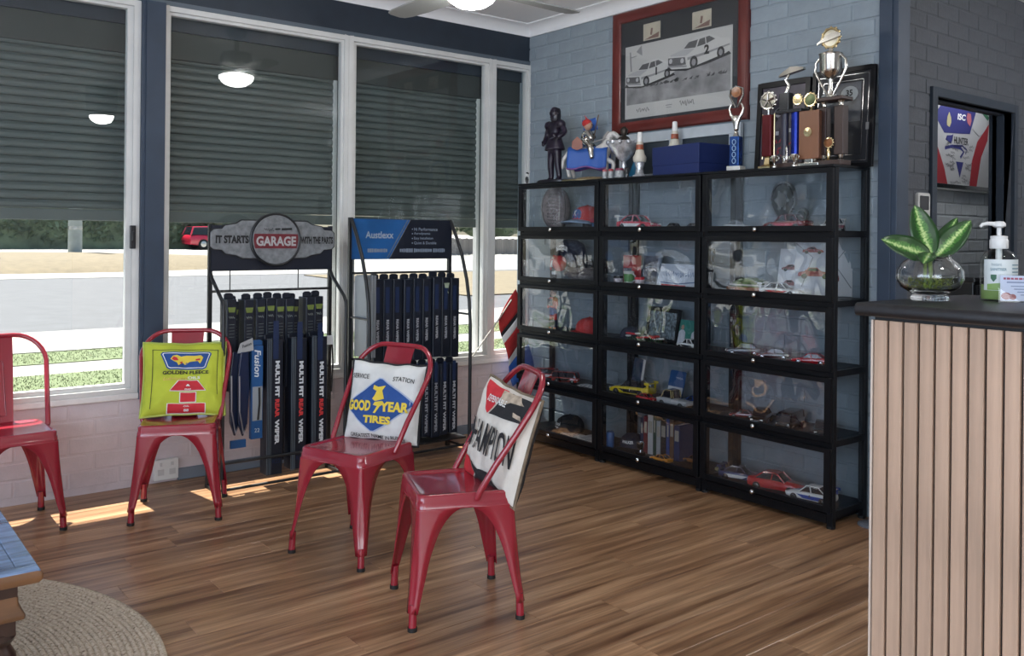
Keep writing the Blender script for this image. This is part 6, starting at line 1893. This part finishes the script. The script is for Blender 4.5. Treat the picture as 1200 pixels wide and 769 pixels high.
for _ in range(420):
    a, rr, z = rg6.uniform(0, 2 * PI), .060 * math.sqrt(rg6.random()), rg6.uniform(.028, .062)
    p = Vector((rr * math.cos(a), rr * math.sin(a), z)); d = Vector((rg6.uniform(-1, 1), rg6.uniform(-1, 1), rg6.uniform(-.3, 1))).normalized() * .014
    s_ = d.cross(Vector((rg6.random(), rg6.random(), 1))).normalized() * .0014
    b.add([p - s_, p + s_, p + d], [(0, 1, 2)])
b.build('moss', mat('moss_green', (.22, .27, .04), .8, nscale=40, namt=.4), t, kind='stuff')
b = MB(); b.tube([(0, 0, .03), (.005, .0, .08), (.0, .002, .135)], .006, 8); b.tube([(-.01, .01, .03), (-.006, .01, .135)], .005, 8); b.build('stem', mat('leaf_stem', (.16, .24, .06), .5), t, smooth=60)
def leaf_mat():
    m = bpy.data.materials.new('variegated_leaf'); m.use_nodes = True
    nt = m.node_tree; b_ = nt.nodes['Principled BSDF']; L_ = nt.links.new
    uv = nt.nodes.new('ShaderNodeAttribute'); uv.attribute_name = 'leafpos'
    sep = nt.nodes.new('ShaderNodeSeparateXYZ'); L_(uv.outputs['Vector'], sep.inputs[0])
    ab = nt.nodes.new('ShaderNodeMath'); ab.operation = 'ABSOLUTE'; L_(sep.outputs['X'], ab.inputs[0])
    n = nt.nodes.new('ShaderNodeTexNoise'); n.inputs['Scale'].default_value = 3.0; n.inputs['Detail'].default_value = 5
    mp = nt.nodes.new('ShaderNodeMapping'); mp.inputs['Scale'].default_value = (1.2, 9, 1); L_(uv.outputs['Vector'], mp.inputs[0]); L_(mp.outputs[0], n.inputs['Vector'])
    ad = nt.nodes.new('ShaderNodeMath'); ad.operation = 'MULTIPLY_ADD'; ad.inputs[1].default_value = .9; L_(n.outputs['Fac'], ad.inputs[0]); L_(ab.outputs[0], ad.inputs[2])
    r = nt.nodes.new('ShaderNodeValToRGB'); e = r.color_ramp.elements
    e[0].position, e[0].color = .46, (.42, .54, .22, 1); e[1].position, e[1].color = .92, (.012, .050, .010, 1)
    x = r.color_ramp.elements.new(.66); x.color = (.06, .19, .03, 1)
    L_(ad.outputs[0], r.inputs[0]); L_(r.outputs[0], b_.inputs['Base Color']); b_.inputs['Roughness'].default_value = .32
    return m
LEAF = leaf_mat()
def leaf(parent, base, direction, nrm, L, W, bend):
    d = Vector(direction).normalized(); n_ = (Vector(nrm) - d * d.dot(Vector(nrm))).normalized(); s_ = d.cross(n_)
    nu, nv = 14, 8
    vs, at_ = [], []
    for i in range(nu + 1):
        u = i / nu
        w = W / 2 * (math.sin(PI * u ** .80) ** .66 if 0 < u < 1 else 0) + .0006
        for j in range(nv + 1):
            v = 2 * j / nv - 1
            p = Vector(base) + d * (L * u) + s_ * (w * v) + n_ * (-.10 * W * (1 - abs(v)) * math.sin(PI * u) - bend * L * u * u + .05 * W * math.sin(u * 16 + v) * abs(v) * .3)
            vs.append(p); at_.append((v, u, 0))
    fs = [(i * (nv + 1) + j, i * (nv + 1) + j + 1, (i + 1) * (nv + 1) + j + 1, (i + 1) * (nv + 1) + j) for i in range(nu) for j in range(nv)]
    me = bpy.data.meshes.new('leaf'); me.from_pydata([tuple(v) for v in vs], [], fs); me.materials.append(LEAF)
    a = me.attributes.new('leafpos', 'FLOAT_VECTOR', 'POINT'); a.data.foreach_set('vector', [c_ for q in at_ for c_ in q])
    me.polygons.foreach_set('use_smooth', [True] * len(me.polygons))
    o = place(me, 'leaf', parent); o.modifiers.new('thick', 'SOLIDIFY').thickness = .0008
    return o
R0, F0 = Vector((.7836, -.6212, 0)), Vector((.6212, .7836, 0))   # across / away, as seen from the middle of the room
def lv(a, f, z): return tuple(R0 * a + F0 * f + Vector((0, 0, z)))
leaf(t, lv(.005, 0, .128), lv(-.28, .10, 1), lv(0, -1, .15), .150, .078, .05)
leaf(t, lv(.000, -.01, .125), lv(-1, -.15, .42), lv(.25, -1, .55), .150, .078, .16)
leaf(t, lv(.012, -.005, .122), lv(1, .1, 1.02), lv(-.45, -.95, .35), .155, .066, .06)
leaf(t, lv(.014, .02, .125), lv(1, .4, 1.25), lv(-.5, -.7, .4), .150, .050, .02)
leaf(t, lv(-.012, -.025, .135), lv(-.5, -.7, -.12), lv(0, -.4, 1), .070, .045, .30)

# hand sanitiser bottle
t = thing('sanitiser_bottle', 'clear hand sanitiser pump bottle with a white and green label on the counter', 'bottle', (-1.300, -3.715, 1.1525), face(-.62, -.78))
b = MB(); b.lathe([(.044, 0), (.048, .004), (.048, .105), (.045, .122), (.036, .138), (.020, .146), (.019, .152)], 28, caps=False); b.lathe([(.044, 0), (.001, 0)], 28, caps=False); b.build('bottle', glass_mat('bottle_clear', (.95, .97, .96), .1, 12, 1.4, .005), t, smooth=50)
b = MB(); b.lathe([(.044, .004), (.0455, .006), (.0455, .045), (.001, .045)], 28); b.build('gel', mat('green_gel', (.25, .36, .12), .2), t, smooth=50)
b = MB(); b.rings([[(.0486 * math.sin(a), -.0486 * math.cos(a), z) for a in [-1.35 + 2.7 * k / 20 for k in range(21)]] for z in (.030, .118)], closed=False); lb = b.build('label', mat('label_white', (.60, .64, .64), .5), t, smooth=60)
def cylm(p, r_=.0492): return Vector((r_ * math.sin(p[0] / r_), -r_ * math.cos(p[0] / r_), p[1]))
b = MB(); poly_print(b, [(-.055, .031), (.05, .031), (.05, .036), (.0, .054), (-.055, .048)], lambda v: cylm((v.x, v.y)), 3); b.build('green_wave', mat('label_green', (.22, .36, .10), .5), lb)
b = MB(); poly_print(b, [(-.045, .075), (-.030, .075), (-.030, .064), (-.0375, .054), (-.045, .064)], lambda v: cylm((v.x, v.y), .0494), 1); b.build('shield_mark', mat('label_dark_green', (.03, .12, .06), .5), lb)
b = MB(); put_text(b, 'Instant', tr(-.030, .104), .008, .026, .0, 0, lambda p: cylm(p, .0494)); put_text(b, 'SANITISER', tr(-.025, .090), .008, .042, .02, 0, lambda p: cylm(p, .0494))
for q in range(6): poly_print(b, [(.012, .104 - q * .010), (.048, .104 - q * .010), (.048, .101 - q * .010), (.012, .101 - q * .010)], lambda v: cylm((v.x, v.y), .0494), 2)
b.build('label_print', mat('label_teal', (.12, .22, .26), .5), lb)
PW = mat('pump_white', (.66, .66, .65), .4)
b = MB(); b.lathe([(.023, .148), (.0245, .150), (.0245, .172), (.022, .176), (.0225, .178), (.0225, .184), (.010, .186)], 24); b.build('collar', PW, t, smooth=40)
b = MB(); b.cyl((0, 0, .184), (0, 0, .216), .006, n=14); b.cyl((0, 0, .03), (0, 0, .15), .0085, n=12); b.build('dip_tube', PW, t, smooth=50)
b = MB(); b.lathe([(.010, .208), (.0175, .212), (.0175, .220), (.012, .226), (.001, .227)], 18); b.tube([(-.012, 0, .219), (-.035, 0, .220), (-.048, 0, .217), (-.054, 0, .210)], [.0062, .0055, .0048, .004], 10); b.build('pump_head', PW, t, smooth=50)

# card in an acrylic holder
t = thing('counter_card', 'small printed notice card in a clear stand before the sanitiser bottle', 'card', (-1.335, -3.805, 1.1525), face(-.80, -.60))
b = MB(); b.bx(-.066, .066, -.0015, .0015, .004, .074, rotx(-.10)); b.build('card', mat('card_pale_blue', (.56, .60, .72), .5), t)
b = MB(); b.bx(-.072, .072, -.0045, -.0030, .0, .078, rotx(-.10)); b.bx(-.072, .072, -.0045, .03, 0, .0015); b.build('clear_stand', glass_mat('stand_clear', (.97, .98, .99)), t)
M = rotx(-.10) @ tr(0, -.0020, 0) @ FR
b = MB(); rgc = random.Random(3); xx = -.058
while xx < .056:
    w = rgc.uniform(.004, .012); b.prism([(xx, .063), (min(xx + w, .058), .063), (min(xx + w, .058), .0685), (xx, .0685)], .0002, .0006, M); xx += w + .0022
b.build('heading', mat('card_red_print', (.35, .05, .10), .5), t)
b = MB(); b.prism([(-.050, .0535), (.054, .0535), (.054, .0575), (-.050, .0575)], .0002, .0006, M)
for q in range(4): b.prism([(-.040 + .008 * q, .046 - q * .008), (.056, .046 - q * .008), (.056, .0435 - q * .008), (-.040 + .008 * q, .0435 - q * .008)], .0002, .0006, M)
b.build('print_lines', mat('card_grey_print', (.22, .26, .38), .5), t)
b = MB(); b.prism([(-.052 + .013 * math.cos(k * PI / 6), .017 + .010 * math.sin(k * PI / 6)) for k in range(12)], .0002, .0006, M); b.prism([(-.036 + .009 * math.cos(k * PI / 6), .015 + .008 * math.sin(k * PI / 6)) for k in range(12)], .0006, .0010, M); b.build('round_logo', mat('card_logo', (.35, .12, .12), .5), t)

# ================================================================== CEILING FAN
t = thing('ceiling_fan', 'pale grey ceiling fan with a round white light', 'ceiling fan', (-1.545, -1.450, 2.80))
FG = mat('fan_grey', (.33, .34, .33), .4)
b = MB(); b.lathe([(.075, 0), (.075, -.03), (.055, -.05), (.02, -.06), (.016, -.15), (.02, -.155)], 24); b.build('canopy', FG, t, smooth=40)
b = MB(); b.lathe([(.02, -.15), (.10, -.165), (.115, -.20), (.105, -.25), (.085, -.290), (.001, -.291)], 32); b.build('motor_housing', FG, t, smooth=40)
bl_ = MB()
rs = []
for x, w, tw in ((.10, .05, .16), (.17, .055, .18), (.24, .062, .2), (.45, .066, .16), (.60, .062, .12), (.655, .052, .1), (.672, .028, .1)):
    rs.append([(x, -w * math.cos(tw), -w * math.sin(tw)), (x, w * math.cos(tw), w * math.sin(tw)), (x, w * math.cos(tw), w * math.sin(tw) + .006), (x, -w * math.cos(tw), -w * math.sin(tw) + .006)])
bl_.rings(rs)
bm_ = bl_.mesh('blade', FG, smooth=30)
for k in range(4):
    place(bm_, 'blade', t, (0, 0, -.320), (0, 0, math.radians(1 + 90 * k)))
b = MB(); b.lathe([(.08, -.288), (.092, -.300), (.092, -.320), (.08, -.324)], 32); b.build('light_ring', FG, t, smooth=40)
OPAL = mat('lit_opal_glass', (.9, .9, .9), .3, emit=(1, .985, .95), es=40.0)
b = MB(); b.lathe([(.092, -.318), (.122, -.334), (.120, -.350), (.102, -.376), (.068, -.398), (.032, -.408), (.001, -.410)], 32); b.build('light_bowl', OPAL, t, smooth=60)
t = thing('ceiling_lamp', 'round white ceiling lamp mirrored in the first window', 'ceiling lamp', (-1.66, -4.75, 2.80))
b = MB(); b.lathe([(.15, 0), (.15, -.16), (.135, -.30), (.001, -.301)], 32); b.build('housing', FG, t, smooth=40)
b = MB(); b.lathe([(.115, -.30), (.112, -.325), (.09, -.355), (.05, -.375), (.001, -.380)], 32); b.build('light_bowl', OPAL, t, smooth=60)

# ================================================================== TABLE AND RUG
t = thing('jute_rug', 'round braided jute rug on the timber floor under the low table', 'rug', (-4.217, -1.779, 0))
b = MB()
pts, rads = [], []
R0_, turns = 1.140, 62
b2 = []
prof_r = []
for k in range(64):
    r_ = 1.149 - k * .0175
    if r_ < .02: break
    prof_r += [(r_, .0065), (r_ - .002, .0095), (r_ - .0085, .012), (r_ - .015, .0095)]
prof_r.append((.001, .006))
b.lathe(prof_r, 140, caps=False)
def jute():
    m = bpy.data.materials.new('jute_braid'); m.use_nodes = True
    nt = m.node_tree; b_ = nt.nodes['Principled BSDF']; L_ = nt.links.new
    tc = nt.nodes.new('ShaderNodeTexCoord'); 
    n1 = nt.nodes.new('ShaderNodeTexNoise'); n1.inputs['Scale'].default_value = 85; n1.inputs['Detail'].default_value = 3; L_(tc.outputs['Object'], n1.inputs['Vector'])
    r = nt.nodes.new('ShaderNodeValToRGB'); e = r.color_ramp.elements
    e[0].position, e[0].color = .28, (.17, .125, .085, 1); e[1].position, e[1].color = .66, (.62, .53, .42, 1)
    x = e.new(.42); x.color = (.46, .375, .285, 1)
    L_(n1.outputs['Fac'], r.inputs[0])
    L_(r.outputs[0], b_.inputs['Base Color']); b_.inputs['Roughness'].default_value = .95
    bp = nt.nodes.new('ShaderNodeBump'); bp.inputs['Strength'].default_value = .8; bp.inputs['Distance'].default_value = .006; L_(n1.outputs['Fac'], bp.inputs['Height']); L_(bp.outputs[0], b_.inputs['Normal'])
    return m
b.build('braid', jute(), t, smooth=70)
b = MB(); b.tube([(1.146 * math.cos(a), 1.146 * math.sin(a), .006) for a in [2 * PI * k / 160 for k in range(160)]], .0075, 6, closed=True)
b.build('edge_binding', mat('jute_edge', (.44, .36, .27), .95, nscale=90, namt=.4), t, smooth=60)
b = MB(); rg7 = random.Random(6)
for _ in range(260):
    a, rr = rg7.uniform(-.3, 1.6), rg7.uniform(.3, 1.15)
    p = Vector((rr * math.cos(a), rr * math.sin(a), .011)); d = Vector((rg7.uniform(-1, 1), rg7.uniform(-1, 1), rg7.uniform(.1, .6))).normalized() * .016
    s_ = d.cross(Vector((0, 0, 1))).normalized() * .0012
    b.add([p - s_, p + s_, p + d], [(0, 1, 2)])
b.build('loose_fibre', mat('jute_edge', (.44, .36, .27), .95), t, kind='stuff')

t = thing('coffee_table', 'low old timber table with a worn blue top and turned legs on the jute rug', 'table', (-4.205, -1.78, .0125))
BT = mat('worn_blue_boards', (.12, .18, .30), .24, nscale=6, namt=.75, stretch=(.6, 4, 1), bump=.6, bscale=22)
TE = mat('worn_teak_edge', (.17, .080, .035), .45, nscale=9, namt=.4, stretch=(.4, .4, 2))
TD = mat('dark_turned_wood', (.040, .020, .014), .35, nscale=10, namt=.4)
hx, hy, zt = .705, .521, .44
for k in range(5):
    y0 = -hy + .05 + k * (2 * hy - .1) / 5
    b = MB(); b.bx(-hx + .05, hx - .05, y0 + .0008, y0 + (2 * hy - .1) / 5 - .0008, zt - .026, zt - .001); b.build('plank', BT, t, bevel=.002)
for s in (-1, 1):
    b = MB(); b.bx(-hx, hx, s * hy, s * (hy - .049), zt - .028, zt); b.build('rim_board', BT, t, bevel=.003)
    b = MB(); b.bx(s * hx, s * (hx - .049), -hy + .05, hy - .05, zt - .028, zt); b.build('rim_board', BT, t, bevel=.003)
b = MB(); rr = round_poly(2 * hx + .012, 2 * hy + .012, .008, 4); rr2 = round_poly(2 * hx + .0, 2 * hy + .0, .008, 4)
b.rings([[(x, y, zt - .034) for x, y in rr2], [(x, y, zt - .026) for x, y in rr], [(x, y, zt - .012) for x, y in rr], [(x, y, zt - .003) for x, y in rr2]], caps=False); b.build('rounded_edge', TE, t, smooth=50)
b = MB(); ax, ay = hx - .045, hy - .045
for s in (-1, 1):
    b.bx(-ax, ax, s * ay, s * (ay - .025), zt - .105, zt - .034); b.bx(s * ax, s * (ax - .025), -ay + .026, ay - .026, zt - .105, zt - .034)
b.build('apron', TD, t)
b = MB()
b.rings([[(x, y, z) for x, y in round_poly(2 * ax + w, 2 * ay + w, .006, 3)] for w, z in ((.0, zt - .075), (.004, zt - .078), (.006, zt - .10), (.03, zt - .118), (.034, zt - .125), (.03, zt - .132), (.0, zt - .138), (-.02, zt - .140))], caps=False)
b.build('moulding', TE, t, smooth=35)
for sx in (-1, 1):
    for sy in (-1, 1):
        b = MB(); M = tr(sx * (ax - .045), sy * (ay - .045))
        b.bx(-.042, .042, -.042, .042, zt - .175, zt - .035, M)
        b.lathe([(.034, .275), (.046, .268), (.050, .255), (.044, .243), (.036, .236), (.038, .228), (.050, .205), (.053, .18), (.050, .155), (.040, .12), (.032, .10), (.044, .09), (.047, .08), (.042, .07), (.030, .062), (.036, .045), (.040, .02), (.036, 0)], 24, M @ tr(0, 0, 0))
        b.build('leg', TD, t, smooth=40)

# ================================================================== OUTSIDE
def gz(y): return -.3 + .015 * y
def strip(name, x0, x1, y0, y1, m, dz=0.0, kind='structure', thick=.2):
    b = MB(); b.rings([[(x0, y, gz(y) + dz), (x1, y, gz(y) + dz), (x1, y, gz(y) - thick), (x0, y, gz(y) - thick)] for y in (y0, y1)])
    return struct(name, b, m)
CONC = mat('pale_concrete', (.235, .23, .22), .85, nscale=3, namt=.08)
GRS = mat('lawn_green', (.100, .130, .058), .9, nscale=25, namt=.2)
ASPH = mat('grey_asphalt', (.070, .073, .082), .85, nscale=2.5, namt=.12)
DRY = mat('dry_grass', (.125, .100, .062), .9, nscale=4, namt=.2)
strip('ground', -60, 90, .32, 130, CONC, -.03)
strip('path_apron', -60, 90, .30, 4.71, CONC)
lawn1 = strip('lawn_near', -60, 90, 4.71, 5.71, GRS, .01)
strip('footpath', -60, 90, 5.71, 6.51, CONC)
lawn2 = strip('lawn_far', -60, 90, 6.51, 7.46, GRS, .01)
strip('kerb', -60, 90, 7.46, 9.61, mat('kerb_concrete', (.26, .255, .24), .85, nscale=3, namt=.06), .02)
strip('road', -60, 90, 9.61, 22.51, ASPH, -.01)
strip('road_edge', -60, 90, 22.51, 25.0, CONC, .0)
b = MB()
n_ = 24
out_ = []
for k in range(n_):
    a = 2 * PI * k / n_
    out_.append((1.5 + 10.5 * math.cos(a) + 3.0 * math.cos(a) * 0, 32.0 + 6.6 * math.sin(a)))
b.rings([[(x, y, gz(y) - .05) for x, y in out_], [(1.5 + (x - 1.5) * .93, 32 + (y - 32) * .93, gz(y) + .14) for x, y in out_], [(1.5 + (x - 1.5) * .5, 32 + (y - 32) * .5, gz(32 + (y - 32) * .5) + .30) for x, y in out_], [(1.5, 32, gz(32) + .34)] * n_], caps=False)
tag(b.build('dry_verge', DRY, smooth=60), kind='structure')
strip('dry_field', 8.5, 70, 12.6, 21.6, DRY, .02)
rg8 = random.Random(2)
def tufts(name, label, x0, x1, y0, y1, n):
    b = MB()
    for _ in range(n):
        x, y = rg8.uniform(x0, x1), rg8.uniform(y0, y1)
        z = gz(y) + .008
        d = Vector((rg8.uniform(-.02, .02), rg8.uniform(-.02, .02), rg8.uniform(.012, .026)))
        a = rg8.uniform(0, PI); s_ = Vector((math.cos(a), math.sin(a), 0)) * .005
        p = Vector((x, y, z)); b.add([p - s_, p + s_, p + d], [(0, 1, 2)])
    tag(b.build(name, GRS), label, 'grass', kind='stuff')
tufts('grass', 'green lawn blades in the strip nearest the windows', -3.5, 6.0, 4.75, 5.68, 9000)
tufts('grass', 'green lawn blades in the strip beyond the footpath', -3.5, 8.0, 6.55, 7.43, 9000)

LEAFG = mat('hedge_leaf', (.14, .19, .11), .7, nscale=1.2, namt=.5)
def foliage(b, c, r_, n, sz, seed):
    rg_ = random.Random(seed)
    for _ in range(n):
        th, ph = math.acos(rg_.uniform(-.6, 1)), rg_.uniform(0, 2 * PI)
        q = rg_.uniform(.75, 1.05)
        p = Vector((c[0] + r_[0] * q * math.sin(th) * math.cos(ph), c[1] + r_[1] * q * math.sin(th) * math.sin(ph), c[2] + r_[2] * q * math.cos(th)))
        u_ = Vector((rg_.uniform(-1, 1), rg_.uniform(-1, 1), rg_.uniform(-1, 1))).normalized() * sz
        w_ = u_.orthogonal().normalized() * sz * .6
        b.add([p - u_, p + w_, p + u_, p - w_], [(0, 1, 2, 3)])
def bush(name, label, cat, c, r_, n, sz, seed, trunk=None):
    t = thing(name, label, cat, (c[0], c[1], gz(c[1])), 0)
    b = MB(); b.ball((0, 0, c[2]), tuple(k * .86 for k in r_), 14, 9)
    for v in b.v: v += Vector((noise.noise(v * .8), noise.noise(v * .8 + Vector((9, 0, 0))), noise.noise(v * .8 + Vector((0, 7, 0))))) * .35
    foliage(b, (0, 0, c[2]), r_, n, sz, seed)
    b.build('foliage', LEAFG, t)
    b = MB(); b.cyl((0, 0, -.1), (0, 0, c[2]), trunk or .12, .08, 8); b.build('trunk', mat('bark', (.10, .07, .05), .9), t)
    return t
t = thing('hedge', 'long dense green hedge across the road behind the power pole and red car', 'hedge', (8.0, 50.5, gz(50.5)))
b = MB(); b.bx(-14, 14, -.9, .9, -.1, 2.9)
for q, x in enumerate(range(-13, 14, 2)):
    foliage(b, (x, 0, 1.3 + .1 * (q % 3)), (1.5, 1.35, 1.75), 1100, .17, q)
b.build('foliage', LEAFG, t)
bush('street_tree', 'pale green street tree beyond the road, above the timber fence', 'tree', (24.6, 40.5, 2.3), (2.6, 2.2, 1.6), 3000, .13, 33, .16)
bush('street_tree', 'grey-green tree further along the fence beside the narrow window', 'tree', (31.0, 41.5, 2.3), (3.0, 2.2, 1.7), 3000, .13, 34, .16)
# paling fence
t = thing('paling_fence', 'pale timber paling fence beyond the road behind the street trees', 'fence', (26, 37.5, gz(37.5)))
pb = MB(); pb.bx(-.075, .075, -.012, .012, 0, .92); pm = pb.mesh('paling', mat('silvered_paling', (.24, .22, .20), .85, var=.15))
for k in range(110): place(pm, 'paling', t, (-9 + k * .165, 0, .02 * ((k * 7) % 3)))
b = MB(); b.bx(-9.1, 9.2, .013, .06, .2, .27); b.bx(-9.1, 9.2, .013, .06, .7, .77); b.build('rail', mat('silvered_paling', (.24, .22, .20), .85), t)
# utility pole, street sign
t = thing('timber_pole', 'thick weathered timber power pole on the dry verge across the road', 'pole', (4.86, 35.9, gz(35.9)))
b = MB(); b.lathe([(.28, -.2), (.27, 2), (.24, 8)], 16); b.build('pole', mat('weathered_pole', (.46, .52, .50), .85, nscale=3, namt=.15), t, smooth=40)
b = MB(); b.lathe([(.282, 1.2), (.281, 1.35)], 16, caps=False); b.build('metal_band', HUB, t)
t = thing('street_sign', 'leaning blue-grey street sign posts on the dry verge', 'sign post', (.45, 30.0, gz(30) + .1))
b = MB(); b.cyl((.55, 0, -.1), (.1, 0, 2.6), .045, n=8); b.build('leaning_post', mat('blue_grey_post', (.16, .22, .30), .5), t)
b = MB(); b.cyl((.15, .1, -.1), (.12, .1, 2.6), .04, n=8); b.build('upright_post', mat('blue_grey_post', (.16, .22, .30), .5), t)
b = MB(); b.bx(-.25, .5, -.03, .0, 2.2, 2.7); b.build('sign_plate', HUB, t)
# red hatchback across the road
t = model_car('red hatchback car parked across the road, seen through the window beside the garage sign', (15.55, 48.3, gz(48.3)), PI * 0 + .04, 4.1, paint('street_red', (.55, .02, .05)), 'wagon', {'side': paint('street_red', (.55, .02, .05))}, cat='car', name='red_car', group=None)
